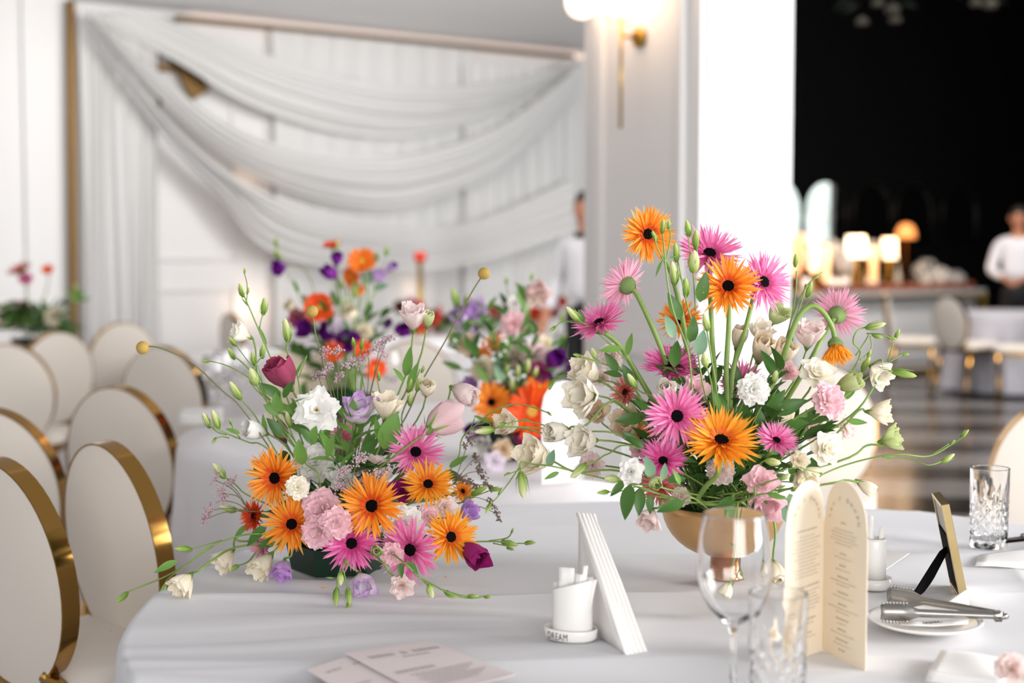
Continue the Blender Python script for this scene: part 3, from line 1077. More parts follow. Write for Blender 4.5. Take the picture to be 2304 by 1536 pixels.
def cloth(label, cx, cy, R, seed, near=False, m=None, skirt=0.03):
    nt = 720 if near else 120
    nr = 130 if near else 10
    rows = []
    rnd = random.Random(seed)
    ph = [rnd.uniform(0, 2 * PI) for _ in range(5)]
    for i in range(nr + 1):
        r = (R - 0.012) * max(0.001, i / nr)
        rows.append([(cx + r * math.cos(a), cy + r * math.sin(a), 0.742 + (near_wrinkle(cx + r * math.cos(a), cy + r * math.sin(a)) * (1 if i < nr else 0.6) if near else 0.0))
                     for a in [2 * PI * k / nt for k in range(nt)]])
    for dz, dr in ((0.004, 0.004), (0.014, 0.009), (0.03, 0.011)):
        rows.append([(cx + (R - 0.012 + dr) * math.cos(a), cy + (R - 0.012 + dr) * math.sin(a), 0.742 - dz) for a in [2 * PI * k / nt for k in range(nt)]])
    ns = 16
    for i in range(1, ns + 1):
        s = i / ns
        z = 0.71 + (skirt - 0.71) * s
        row = []
        for k in range(nt):
            a = 2 * PI * k / nt
            w = math.sin(17 * a + ph[0] + 0.4 * math.sin(5 * a)) + 0.6 * math.sin(29 * a + ph[1]) + 0.5 * math.sin(7 * a + ph[2])
            amp = 0.004 + 0.030 * s
            r = R + 0.035 * s + amp * w * min(1, 3 * s)
            row.append((cx + r * math.cos(a), cy + r * math.sin(a), z))
        rows.append(row)
    o = MB().grid(rows, close_u=True).build('tablecloth', m or M_cloth)
    return tag(o, label, 'tablecloth', 'round tablecloths')


TABLES = [
    (0.38, 2.32, 1.0, 'round banquet table under the nearest white cloth', 'nearest white tablecloth, creased, under both sharp bouquets', True, None),
    (-0.06, 4.55, 1.0, 'round banquet table under the second white cloth', 'white tablecloth under the blurred purple and orange bouquet', False, M_linen2),
    (-1.0, 7.8, 0.8, 'round banquet table behind the blurred middle bouquets', 'white tablecloth seen between the blurred chairs left of centre', False, M_linen2),
    (-3.35, 8.15, 0.75, 'round banquet table by the left wall', 'white tablecloth by the left wall below the dark floral mound', False, M_linen2),
    (4.75, 13.3, 0.65, 'round banquet table in front of the bar', 'grey shaded tablecloth on the table before the bar', False, mat('shaded_linen', '#B9B7C0', 0.85, noise_amt=0.03)),  # linen greyed, the shade before the bar is in its colour
]
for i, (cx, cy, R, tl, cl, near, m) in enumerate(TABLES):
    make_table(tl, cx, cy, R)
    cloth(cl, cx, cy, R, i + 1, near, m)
ZT = 0.747

# head table in front of the drapes, with a runner of red and pink flowers
HT = at(1085, 560, 9.9)
HT.z = 0
ht = thing('head_table', 'long white head table in front of the drapes behind the flowers', 'table', HT, ang)
MB().box((0, 0, 0.71), (2.5, 0.7, 0.04)).build('tabletop', M_wall, ht, smooth=False)
for sx in (-1, 1):
    for sy in (-1, 1):
        MB().tube([(sx * 1.15, sy * 0.28, 0), (sx * 1.15, sy * 0.28, 0.7)], 0.02, 8).build('leg', M_gold, ht)
g = []
for i in range(9):
    s = i / 8
    row = []
    for k in range(121):
        u = k / 120
        # around the rectangle: left side, front, right side, back
        per = u * 4
        L, W = 1.26, 0.36
        if per < 1:
            x, y, nx, ny = -L, W - 2 * W * per, -1, 0
        elif per < 2:
            x, y, nx, ny = -L + 2 * L * (per - 1), -W, 0, -1
        elif per < 3:
            x, y, nx, ny = L, -W + 2 * W * (per - 2), 1, 0
        else:
            x, y, nx, ny = L - 2 * L * (per - 3), W, 0, 1
        w = 0.02 * s * math.sin(u * 150) + 0.012 * s * math.sin(u * 61)
        row.append((x + nx * w, y + ny * w, 0.745 - 0.725 * s))
    g.append(row)
mb = MB().grid(g)
mb.add([(-1.26, -0.36, 0.745), (1.26, -0.36, 0.745), (1.26, 0.36, 0.745), (-1.26, 0.36, 0.745)], [(0, 1, 2, 3)])
o = mb.build('table_linen', M_linen2, None, matrix=Matrix.Translation(HT) @ Matrix.Rotation(ang, 4, 'Z'))
tag(o, 'white linen hanging to the floor over the long head table', 'tablecloth')

# ------------------------------------------------------------------ flower pieces
def petal_mesh(name, m, W=0.34, belly=0.12, flare=0.1, wrap=0.5, ruff=0.03, freq=7.0, seed=0, nu=5, nv=6, notch=0.0):
    rnd = random.Random(seed)
    ph, ph2 = rnd.uniform(0, 6.28), rnd.uniform(0, 6.28)
    rows = []
    for i in range(nv):
        v = i / (nv - 1)
        w = W * (v + 0.03) ** 0.55 * (1 - 0.5 * max(0.0, (v - 0.7) / 0.3) ** 2)
        row = []
        for j in range(nu):
            u = -1 + 2 * j / (nu - 1)
            x = u * w
            z = v * (1 - 0.16 * u * u * v * v) + ruff * 0.9 * v ** 3 * math.sin(freq * 1.3 * u + ph2) - notch * v ** 4 * (1 - abs(u))
            y = belly * math.sin(PI * 0.92 * v) + flare * v ** 3 - wrap * u * u * w + ruff * v * v * math.sin(freq * u + ph)
            row.append((x, y, z))
        rows.append(row)
    return MB().grid(rows).mesh(name, m)


def ray_mesh(name, m, W=0.05, curl=0.10, seed=0, blunt=False):
    rnd = random.Random(seed)
    side = rnd.uniform(-0.07, 0.07)
    rows = []
    for i in range(6):
        v = i / 5
        w = W * (0.45 + 0.55 * math.sin(PI * min(1, 0.15 + 0.62 * v))) * (1 - (0.75 if blunt else 1.0) * max(0.0, (v - 0.55) / 0.45) ** (3 if blunt else 1.7))
        w = max(w, 0.0035)
        row = []
        for u in (-1, 0, 1):
            row.append((u * w + side * v * v, -curl * v * v * (1 - 0.3 * v) + 0.3 * w * (1 - abs(u)), v))
        rows.append(row)
    return MB().grid(rows).mesh(name, m)


PAL = {  # name: (base, middle, edge)
    'cream': ('#E8E6C0', '#FBF1DA', '#FCF5E4'),
    'ivory': ('#ECEBD0', '#FCF6E8', '#FDF9EF'),
    'white': ('#E0E6CC', '#F7F5F1', '#FAF9F6'),
    'tan': ('#D8CCA4', '#F4E2C6', '#F7EAD6'),
    'blush': ('#ECE4D0', '#FAE6E2', '#FBEDEA'),
    'pink': ('#EFE4D6', '#F9D6DA', '#FADEE2'),
    'candy': ('#F8ECE6', '#FCE4E6', '#F9D0DA'),
    'rose': ('#C86A7A', '#C4607F', '#B84A72'),
    'magenta': ('#8E1E5E', '#B03080', '#A32474'),
    'lilac': ('#EEE2F2', '#E0C2EC', '#CE9CE2'),
    'purple': ('#5C1478', '#86209E', '#741494'),
    'bicolour': ('#F8F4F5', '#F6ECF6', '#CC90DE'),
    'green': ('#8FB04C', '#C4D58C', '#DDE4B0'),
}
PETALS = {}
KINDS = {
    'cup': dict(W=0.36, belly=0.17, flare=0.06, wrap=0.85, ruff=0.018, freq=6),
    'bell': dict(W=0.36, belly=0.15, flare=0.15, wrap=0.66, ruff=0.026, freq=7, nu=7),
    'rose': dict(W=0.46, belly=0.06, flare=0.06, wrap=0.50, ruff=0.03, freq=6),
    'open': dict(W=0.50, belly=-0.02, flare=0.10, wrap=0.20, ruff=0.065, freq=10, nu=7),
    'ruffle': dict(W=0.44, belly=0.02, flare=0.02, wrap=0.30, ruff=0.10, freq=12, nu=7),
}


def petal_set(kind, col):
    k = (kind, col)
    if k not in PETALS:
        b, mi, e = PAL[col]
        stops = [(0.0, b), (0.32, mi), (1.0, e)]
        if col == 'bicolour':
            stops = [(0.0, b), (0.7, mi), (1.0, e)]
        m = ramp_mat('petal_' + col, stops, 2, 0.6, 0.34, vein=0.12)
        PETALS[k] = [petal_mesh('petal', m, seed=s * 7 + len(col), **KINDS[kind]) for s in range(3)]
    return PETALS[k]


WHORLS = {
    'cup': [(5, 9, 1.0, 0.08, 0.0), (5, 5, 0.96, 0.05, 0.02), (3, 1, 0.85, 0.02, 0.03)],
    'bell': [(5, 20, 1.0, 0.06, 0.0), (5, 13, 0.96, 0.04, 0.03), (4, 6, 0.86, 0.02, 0.04)],
    'rose': [(6, 64, 0.98, 0.05, 0.0), (6, 46, 0.88, 0.05, 0.06), (5, 28, 0.74, 0.04, 0.10), (4, 11, 0.58, 0.02, 0.13)],
    'open': [(6, 76, 0.98, 0.04, 0.0), (6, 62, 0.92, 0.04, 0.03), (5, 42, 0.76, 0.03, 0.05), (3, 22, 0.45, 0.02, 0.07)],
    'ruffle': [(7, 78, 0.98, 0.05, 0.0), (7, 60, 0.95, 0.05, 0.04), (6, 40, 0.86, 0.04, 0.08), (4, 18, 0.72, 0.02, 0.12)],
}
HALF = {'cup': 0.42, 'bell': 0.50, 'rose': 1.0, 'open': 1.03, 'ruffle': 1.03}

M_calyx = ramp_mat('calyx_green', [(-0.3, '#6B8C3C'), (0.2, '#93AE5A'), (0.6, '#6E8F3E')], 2, 0.55, 0.1)
M_leaf = ramp_mat('leaf_green', [(0.0, '#7C9C50'), (0.25, '#74A04C'), (1.0, '#689444')], 2, 0.42, 0.18)
M_darkleaf = ramp_mat('dark_leaf_green', [(0.0, '#56753C'), (0.3, '#4C7434'), (1.0, '#42682E')], 2, 0.36, 0.12)
M_greyleaf = ramp_mat('grey_leaf_green', [(0.0, '#8FAE86'), (0.4, '#7FA283'), (1.0, '#6E9478')], 2, 0.55, 0.2)
M_bud = ramp_mat('bud_green', [(0.0, '#86A846'), (0.35, '#B5C777'), (1.0, '#E6E6B4')], 2, 0.5, 0.2)
M_gbud = ramp_mat('young_bud_green', [(0.0, '#6F9438'), (0.5, '#93B153'), (1.0, '#BCCB78')], 2, 0.5, 0.15)


def make_calyx():
    mb = MB().lathe([(0.03, -0.16), (0.06, -0.13), (0.085, -0.05), (0.10, 0.03), (0.10, 0.06)], 8)
    for k in range(5):
        a = 2 * PI * k / 5
        c, s = math.cos(a), math.sin(a)
        t = Vector((-s, c, 0))
        o = Vector((c, s, 0))
        p = [o * 0.10 + Vector((0, 0, -0.02)), o * 0.20 + Vector((0, 0, 0.14)), o * 0.34 + Vector((0, 0, 0.34))]
        mb.add([p[0] - t * 0.035, p[0] + t * 0.035, p[1] + t * 0.025, p[1] - t * 0.025, p[2]], [(0, 1, 2, 3), (3, 2, 4)])
    return mb.mesh('calyx', M_calyx)


CALYX = make_calyx()


def make_bud(seed, fat=0.2):
    rows = []
    n = 10
    for i in range(9):
        v = i / 8
        r = fat * (math.sin(PI * min(1, 0.10 + 0.78 * v)) ** 0.8) * (1 - 0.35 * v)
        if i == 8:
            r = 0.012
        rows.append([(r * (1 + 0.10 * math.cos(5 * (a + 1.3 * v))) * math.cos(a), r * (1 + 0.10 * math.cos(5 * (a + 1.3 * v))) * math.sin(a), v)
                     for a in [2 * PI * k / n for k in range(n)]])
    return MB().grid(rows, close_u=True)


BUDS = {'bud': make_bud(0, 0.2).mesh('bud', M_bud), 'young': make_bud(1, 0.19).mesh('bud', M_gbud), 'fat': make_bud(2, 0.30).mesh('bud', M_bud)}


def make_sepals():
    mb = MB()
    for k in range(5):
        a = 2 * PI * k / 5 + 0.3
        o = Vector((math.cos(a), math.sin(a), 0))
        t = Vector((-o.y, o.x, 0))
        p = [o * 0.05 + Vector((0, 0, -0.03)), o * 0.205 + Vector((0, 0, 0.22)), o * 0.235 + Vector((0, 0, 0.5)), o * 0.26 + Vector((0, 0, 0.85))]
        w = [0.05, 0.045, 0.025, 0.004]
        vs = []
        for q, ww in zip(p, w):
            vs += [q - t * ww, q + t * ww]
        mb.add(vs, [(0, 1, 3, 2), (2, 3, 5, 4), (4, 5, 7, 6)])
    return mb.mesh('sepals', M_gbud)


SEPALS = make_sepals()


def leaf_mesh(m, W, seed):
    rnd = random.Random(seed)
    bend = rnd.uniform(0.08, 0.3)
    tw = rnd.uniform(-0.12, 0.12)
    rows = []
    for i in range(8):
        v = i / 7
        w = max(0.004, W * math.sin(PI * min(1, v ** 0.8)) ** 0.85)
        rows.append([(u * w + tw * v * v, 0.25 * abs(u) * w - bend * v * v, v) for u in (-1, 0, 1)])
    return MB().grid(rows).mesh('leaf', m)


LEAVES = {'leaf': [leaf_mesh(M_leaf, 0.16, s) for s in range(3)], 'dark': [leaf_mesh(M_darkleaf, 0.22, s + 5) for s in range(3)],
          'grey': [leaf_mesh(M_greyleaf, 0.26, s + 9) for s in range(2)], 'broad': [leaf_mesh(M_leaf, 0.28, s + 12) for s in range(2)],
          'thin': [leaf_mesh(M_leaf, 0.09, s + 15) for s in range(2)]}


def frame_from(z, up=None, roll=0.0):
    z = Vector(z).normalized()
    q = z.to_track_quat('Z', 'Y')
    return (q @ Quaternion((0, 0, 1), roll)).to_matrix().to_4x4()


def frame_zy(z, y):
    """matrix with local z along Z and local y near Y"""
    z = Vector(z).normalized()
    x = Vector(y).cross(z)
    x = x.normalized() if x.length > 1e-5 else z.orthogonal().normalized()
    y = z.cross(x)
    return Matrix((x, y, z)).transposed().to_4x4()


class Arr:
    def __init__(self, y, foam, group, spread=0.03):
        self.y, self.foam, self.group, self.spread = y, Vector(foam), group, spread

    def root(self, rnd):
        return self.foam + Vector((rnd.uniform(-1, 1), rnd.uniform(-1, 1), rnd.uniform(-0.3, 0.3))) * self.spread


def stem_part(t, pts, r, m=None, n=6):
    loc = t.location
    k = len(pts)
    rs = [r * (1.0 - 0.15 * i / max(1, k - 1)) for i in range(k)]
    return MB().tube([Vector(p) - loc for p in pts], rs, n).build('stem', m or M_stem, t)


def auto_stem(base, n, root):
    d = (base - root).length
    return bezier(root, root + (base - root) * 0.3 + Vector((0, 0, d * 0.12)), base - n * d * 0.38, base, 9)


def add_leaf(t, kind, p, d, L, nrm, rnd):
    M = Matrix.Translation(Vector(p) - t.location) @ frame_zy(d, nrm) @ Matrix.Scale(L, 4)
    return link('leaf', rnd.choice(LEAVES[kind]), t, M)


def bloom(A, kind, col, px, py, r, fx, fy, dy, label, away=False, joined=False, name='lisianthus', leaf=0, path=None, stamens=False, sz=1.0, cat='flower'):
    rnd = random.Random(px * 31 + py)
    Y = A.y + dy
    P = at(px, py, Y)
    n = facing(fx, fy, away)
    L = r / HALF[kind] / scale_at(Y)
    base = P - n * L * (0.52 if kind in ('cup', 'bell') else 0.25)
    root = A.root(rnd)
    t = thing(name, label, cat, root, 0, A.group)
    H = Matrix.Translation(base - root) @ frame_from(n, roll=rnd.uniform(0, 6.28)) @ Matrix.Scale(L, 4)
    ps = petal_set(kind, col)
    jm = MB()
    for w, (cnt, tilt, sc, r0, z0) in enumerate(WHORLS[kind]):
        off = rnd.uniform(0, 6.28)
        for k in range(cnt):
            az = off + 2 * PI * k / cnt + rnd.uniform(-0.15, 0.15)
            tl = math.radians(tilt + rnd.uniform(-7, 7))
            s = sc * rnd.uniform(0.92, 1.05)
            M = H @ Matrix.Rotation(az, 4, 'Z') @ Matrix.Translation((0, r0, z0)) @ Matrix.Rotation(-tl, 4, 'X') @ Matrix.Rotation(rnd.uniform(-0.15, 0.15), 4, 'Z') @ Matrix.Scale(s, 4)
            me = rnd.choice(ps)
            if joined:
                jm.add([M @ v.co for v in me.vertices], [tuple(p.vertices) for p in me.polygons])
            else:
                link('petal', me, t, M)
    if joined:
        jm.build('petals', mat('petals_' + col, PAL[col][1], 0.65, trans=0.25, noise_amt=0.06, noise_scale=30), t)
    if stamens:
        mb = MB()
        for k in range(7):
            a = 2 * PI * k / 7
            mb.tube([(0, 0, 0.02), (0.04 * math.cos(a), 0.04 * math.sin(a), 0.2), (0.09 * math.cos(a), 0.09 * math.sin(a), 0.34)], [0.008, 0.008, 0.02], 4)
        mb.build('stamens', mat('stamen_yellow', '#D8C27A', 0.6), t, matrix=H)
    link('calyx', CALYX, t, H)
    st = [at(x, y, A.y + d) for x, y, d in path] if path else None
    pts = auto_stem(base - n * L * 0.14, n, root) if not st else spline([root] + st + [base - n * L * 0.14], 5)
    stem_part(t, pts, 0.0021)
    for k in range(leaf):
        p = pts[int(len(pts) * (0.55 + 0.15 * k))]
        d = (pts[-1] - pts[-2]).normalized() + Vector((rnd.uniform(-0.8, 0.8), rnd.uniform(-0.6, 0.2), rnd.uniform(-0.2, 0.6)))
        add_leaf(t, 'leaf', p, d, rnd.uniform(0.045, 0.065), -FWD + Vector((0, 0, 0.4)), rnd)
    return t


GER = {  # outer ramp (base, mid, tip), inner floret colour, eye colour
    'orange': (('#EA6A12', '#F9961E', '#FFC25E'), '#E8581A', '#0A0505'),
    'amber': (('#F07A10', '#FAA524', '#FFC04C'), '#EA6E1A', '#0F0706'),
    'pink': (('#E0559C', '#F084BC', '#F8B2D6'), '#E0609C', '#0C0607'),
    'hotpink': (('#D43A90', '#EC68B2', '#F7A4D2'), '#DA4890', '#0C0607'),
    'palepink': (('#F2C4D2', '#F5BBD0', '#F2ACCB'), '#DC7A98', '#C25A70'),
    'coral': (('#D8584E', '#E08078', '#EFB0A8'), '#C8443C', '#2A100C'),
    'red': (('#C22A10', '#E4480F', '#F2641E'), '#B82A10', '#1C0807'),
    'flame': (('#FF3C08', '#FA5A08', '#FF7A14'), '#F03C10', '#E6B050'),
    'tangerine': (('#F66A08', '#FA8412', '#FF9A2A'), '#F07010', '#F0B040'),
}
RAYS = {}


def ray_set(col, wide=False):
    k = (col, wide)
    if k not in RAYS:
        b, mi, tp = GER[col][0]
        m = ramp_mat('ray_' + col, [(0.0, b), (0.35, mi), (1.0, tp)], 2, 0.55, 0.36)
        if wide:
            RAYS[k] = [ray_mesh('ray_petal', m, 0.12, 0.05 + 0.05 * s, s, True) for s in range(3)]
        else:
            RAYS[k] = [ray_mesh('ray_petal', m, 0.052 + 0.006 * (s % 3), (0.0, 0.10, 0.18, 0.30, -0.10)[s], s) for s in range(5)]
    return RAYS[k]


M_ginv = ramp_mat('gerbera_cup_green', [(-0.5, '#7C9458'), (0.0, '#5C7C48'), (0.4, '#86A070')], 2, 0.7, 0.05)


def gerbera(A, col, px, py, r, fx, fy, dy, label, away=False, path=None, droop=0.0, rays=56, wide=False, joined=False, stem_r=0.0048, eye=0.185):
    """spider gerbera: eye, ring of short florets, three layers of long ray petals, green cup behind, thick stem"""
    rnd = random.Random(px * 17 + py)
    Y = A.y + dy
    P = at(px, py, Y)
    n = facing(fx, fy, away)
    R = r / scale_at(Y)
    root = A.root(rnd)
    t = thing('gerbera', label, 'flower', root, 0, A.group)
    H = Matrix.Translation(P - root) @ frame_from(n, roll=rnd.uniform(0, 6.28)) @ Matrix.Scale(R, 4)
    rs = ray_set(col, wide)
    jm = MB()
    layers = [(0.38, 86), (0.36, 75), (0.26, 64)]
    if wide:
        layers = [(0.55, 84), (0.45, 72)]
    for li, (share, tilt) in enumerate(layers):
        c = int(rays * share)
        off = rnd.uniform(0, 6.28)
        for k in range(c):
            az = off + 2 * PI * k / c + rnd.uniform(-0.10, 0.10)
            tl = math.radians(tilt + droop + rnd.uniform(-9, 9))
            s = (1.0, 0.96, 0.80)[li] * rnd.uniform(0.88, 1.05) * 0.9
            M = H @ Matrix.Rotation(az, 4, 'Z') @ Matrix.Translation((0, 0.12, 0.0 + 0.03 * li)) @ Matrix.Rotation(-tl, 4, 'X') \
                @ Matrix.Rotation(rnd.uniform(-0.5, 0.5), 4, 'Z') @ Matrix.Scale(s, 4)
            me = rnd.choice(rs)
            if joined:
                jm.add([M @ v.co for v in me.vertices], [tuple(p.vertices) for p in me.polygons])
            else:
                link('ray_petal', me, t, M)
    if joined:
        jm.build('ray_petals', mat('rays_' + col, GER[col][0][1], 0.6, trans=0.25, noise_amt=0.08, noise_scale=25), t)
    if not joined:
        # the dense middle layer of rays, one mass
        im = MB()
        for k in range(72):
            az = rnd.uniform(0, 2 * PI)
            tl = math.radians(rnd.uniform(64, 88) + droop)
            M = Matrix.Rotation(az, 4, 'Z') @ Matrix.Translation((0, 0.2, 0.01)) @ Matrix.Rotation(-tl, 4, 'X') @ Matrix.Rotation(rnd.uniform(-0.6, 0.6), 4, 'Z') @ Matrix.Scale(rnd.uniform(0.5, 0.82), 4)
            me = rnd.choice(rs)
            im.add([M @ v.co for v in me.vertices], [tuple(p.vertices) for p in me.polygons])
        c3 = GER[col][0]
        im.build('inner_rays', mat('inner_rays_' + col, c3[1], 0.55, trans=0.25, noise_amt=0.12, noise_scale=9), t, matrix=H)['kind'] = 'stuff'
    # short inner florets, one mass
    mb = MB()
    for k in range(190 if not joined else 40):
        a, q = rnd.uniform(0, 2 * PI), rnd.uniform(0, 1)
        r0, r1 = 0.15 + 0.10 * q, 0.24 + 0.20 * q
        z1 = 0.11 + 0.08 * (1 - q) + rnd.uniform(-0.02, 0.03)
        o = Vector((math.cos(a), math.sin(a), 0))
        tt = Vector((-o.y, o.x, 0)) * 0.014
        p0, p1 = o * r0 + Vector((0, 0, 0.04)), o * r1 + Vector((0, 0, z1 + 0.03))
        mb.add([p0 - tt, p0 + tt, (p0 + p1) / 2 + tt + Vector((0, 0, 0.03)), (p0 + p1) / 2 - tt + Vector((0, 0, 0.03)), p1], [(0, 1, 2, 3), (3, 2, 4)])
    mb.build('inner_florets', mat('florets_' + col, GER[col][1], 0.65, noise_amt=0.2, noise_scale=30), t, matrix=H)['kind'] = 'stuff'
    mb = MB()
    e = eye
    mb.lathe([(e, 0.02), (e * 0.98, 0.075), (e * 0.8, 0.105), (e * 0.45, 0.10), (0.0, 0.085)], 16)
    for k in range(26):
        a, q = k * 2.4, e * 0.92 * math.sqrt((k + 0.5) / 26)
        c = Vector((q * math.cos(a), q * math.sin(a), 0.10))
        mb.add([c + Vector((0.018, 0, 0)), c + Vector((-0.009, 0.016, 0)), c + Vector((-0.009, -0.016, 0)), c + Vector((0, 0, 0.035))], [(0, 1, 3), (1, 2, 3), (2, 0, 3)])
    mb.build('eye', mat('eye_' + col, GER[col][2], 0.8, spec=0.08, noise_amt=0.3, noise_scale=50), t, matrix=H)
    # green cup of narrow bracts behind the rays
    mb = MB().lathe([(0.06, -0.36), (0.13, -0.33), (0.25, -0.2), (0.30, -0.06), (0.28, 0.0)], 20)
    for k in range(26):
        a = 2 * PI * k / 26
        o = Vector((math.cos(a), math.sin(a), 0))
        tt = Vector((-o.y, o.x, 0)) * 0.03
        p = [o * 0.14 + Vector((0, 0, -0.34)), o * 0.285 + Vector((0, 0, -0.19)), o * 0.335 + Vector((0, 0, 0.03 + 0.05 * (k % 2)))]
        mb.add([p[0] - tt, p[0] + tt, p[1] + tt, p[1] - tt, p[2]], [(0, 1, 2, 3), (3, 2, 4)])
    mb.build('calyx', M_ginv, t, matrix=H)
    base = P - n * R * 0.34
    if path:
        pts = spline([base] + [at(x, y, A.y + d) for x, y, d in path] + [root], 6)
        pts.reverse()
    else:
        pts = auto_stem(base, n, root)
    stem_part(t, pts, stem_r, n=8)
    return t


def spray(A, label, d, stems, buds=(), leaves=(), r=0.0016, extend=True, name='bud_spray', m=None, cat='bud spray'):
    """branching stem with buds: STEMS are pixel polylines from their foot to their tip at one distance"""
    rnd = random.Random(int(stems[0][0][0] * 13 + stems[0][-1][1]))
    Y = A.y + d
    root = A.root(rnd) if extend else at(stems[0][0][0], stems[0][0][1], Y)
    t = thing(name, label, cat, root, 0, A.group)
    for i, s in enumerate(stems):
        wob = [at(x, y, Y + 0.012 * math.sin(1.7 * k + i)) for k, (x, y) in enumerate(s)]
        if i == 0 and extend:
            wob = [root] + wob
        stem_part(t, spline(wob, 5), r if i == 0 else r * 0.75, m)
    for b in buds:
        x, y, dx, dyy, L, kind = b
        Lw = L / scale_at(Y)
        n = facing(*(Vector((dx, dyy)).normalized() * 0.93))
        P = at(x, y, Y)
        M = Matrix.Translation(P - root) @ frame_from(n, roll=rnd.uniform(0, 6)) @ Matrix.Scale(Lw, 4)
        o = link('bud', BUDS[kind], t, M)
        link('sepals', SEPALS, o)
    for x, y, dx, dyy, L, kind in leaves:
        n = facing(*(Vector((dx, dyy)).normalized() * 0.95))
        add_leaf(t, kind, at(x, y, Y), n, L / scale_at(Y), -FWD + Vector((rnd.uniform(-0.5, 0.5), 0, rnd.uniform(0, 0.8))), rnd)
    return t


M_bobble = mat('craspedia_yellow', '#B8984E', 0.75, noise_amt=0.15, noise_scale=60)


def craspedia(A, px, py, r, d, path, label):
    Y = A.y + d
    P = at(px, py, Y)
    rnd = random.Random(px)
    root = A.root(rnd)
    t = thing('craspedia', label, 'flower', root, 0, A.group)
    R = r / scale_at(Y)
    mb = MB().lathe([(R * 0.93 * math.sin(PI * i / 10), -R * 0.93 * math.cos(PI * i / 10)) for i in range(11)], 16)
    for k in range(190):
        z = 1 - 2 * (k + 0.5) / 190
        a = k * 2.39996
        s = math.sqrt(1 - z * z)
        n = Vector((s * math.cos(a), s * math.sin(a), z))
        e = n.orthogonal().normalized()
        f = n.cross(e)
        c = n * R * 0.9
        w = R * 0.085
        mb.add([c + e * w, c + f * w, c - e * w, c - f * w, n * R * 1.06], [(0, 1, 4), (1, 2, 4), (2, 3, 4), (3, 0, 4)])
    mb.build('flower_ball', M_bobble, t, matrix=Matrix.Translation(P - root))
    pts = [root] + [at(x, y, Y) for x, y in path] + [P]
    stem_part(t, spline(pts, 6), 0.0016, M_brownstem)


M_statice = mat('statice_mauve', '#BFA3AC', 0.8, noise_amt=0.25, noise_scale=80)
M_statice_b = mat('statice_brown', '#7D6A62', 0.8, noise_amt=0.25, noise_scale=80)


def statice(A, label, d, px, py, tips, brown=False, sp=16, cnt=42):
    """thin branching stalk ending in clusters of tiny florets"""
    rnd = random.Random(px + py * 3)
    Y = A.y + d
    root = A.root(rnd)
    t = thing('statice_sprig', label, 'flower', root, 0, A.group)
    fork = at(px, py, Y)
    st = MB().tube([p - root for p in spline([root, root.lerp(fork, 0.5) + Vector((0, 0, 0.01)), fork], 4)], 0.0011, 5)
    fl = MB()
    for (x, y, ax, ay) in tips:
        tip = at(x, y, Y + rnd.uniform(-0.03, 0.03))
        mid = fork.lerp(tip, 0.5) + Vector((rnd.uniform(-0.008, 0.008), 0, rnd.uniform(0, 0.012)))
        st.tube([p - root for p in spline([fork, mid, tip], 4)], 0.00095, 4)
        axd = (RIGHT * ax + UP * ay) / scale_at(Y)
        for k in range(cnt):
            q = rnd.uniform(0, 1)
            c = tip + axd * (q - 0.3) + Vector((rnd.gauss(0, 1), rnd.gauss(0, 1), rnd.gauss(0, 1))) * sp * 0.28 / scale_at(Y) - root
            if k % 6 == 0:
                st.tube([tip + axd * (q - 0.4) - root, c], 0.0005, 3)
            e = Vector((rnd.uniform(-1, 1), rnd.uniform(-1, 1), rnd.uniform(-1, 1))).normalized()
            f = e.orthogonal().normalized()
            g = e.cross(f)
            w = 0.0021
            fl.add([c + f * w, c + g * w, c - f * w, c - g * w, c + e * 0.0042], [(0, 1, 4), (1, 2, 4), (2, 3, 4), (3, 0, 4), (3, 2, 1, 0)])
    st.build('stem', M_brownstem, t)
    fl.build('florets', M_statice_b if brown else M_statice, t, smooth=False)['kind'] = 'stuff'


def greenery(A, n, label, radius, zr, seed, kind='dark', name='leaf_sprig', bias=None, Lr=(0.04, 0.07)):
    rnd = random.Random(seed)
    for i in range(n):
        a = 2 * PI * (i + rnd.uniform(-0.3, 0.3)) / n
        root = A.root(rnd)
        tip = A.foam + Vector((radius * math.cos(a) * rnd.uniform(0.5, 1), radius * 0.8 * math.sin(a) * rnd.uniform(0.5, 1), rnd.uniform(*zr)))
        t = thing(name, label, 'leaf sprig', root, 0, A.group + ' greenery')
        mid = root.lerp(tip, 0.5) + Vector((0, 0, 0.02))
        pts = spline([root, mid, tip], 5)
        stem_part(t, pts, 0.0016, M_stem2)
        for k in range(4, len(pts)):
            p = pts[k]
            dirv = (tip - root).normalized() * 0.8 + Vector((rnd.uniform(-1, 1), rnd.uniform(-1, 1), rnd.uniform(-0.3, 0.7)))
            add_leaf(t, kind, p, dirv, rnd.uniform(*Lr), Vector((0, -0.4, 1)), rnd)

# ------------------------------------------------------------------ bouquet one: low bouquet in a dark green tray (left)
LT = on_z(765, 1283, ZT)
LT.y = 2.58
LT.x = at(765, 1283, 2.58).x
tray = thing('flower_tray', 'dark green six-sided plastic tray under the low left bouquet', 'flower tray', (LT.x, LT.y, ZT), 0.15)
n6 = 6
MB().lathe([(0, 0.002), (0.085, 0.002), (0.088, 0.0), (0.098, 0.05), (0.093, 0.05), (0.084, 0.008), (0, 0.008)], n6).build('tray', M_tray, tray, smooth=False)
bevel(MB().lathe([(0, 0.008), (0.078, 0.008), (0.084, 0.06), (0.06, 0.09), (0, 0.095)], n6).build('floral_foam', M_foam, tray, smooth=False), 0.006)
L = Arr(2.58, (LT.x, LT.y, 0.815), 'flowers of the low left bouquet', 0.045)
g = lambda *a, **k: gerbera(L, *a, **k)
g('orange', 620, 1075, 76, -0.25, 0.05, -0.12, 'orange spider gerbera at the left of the low bouquet, uppermost of the left pair')
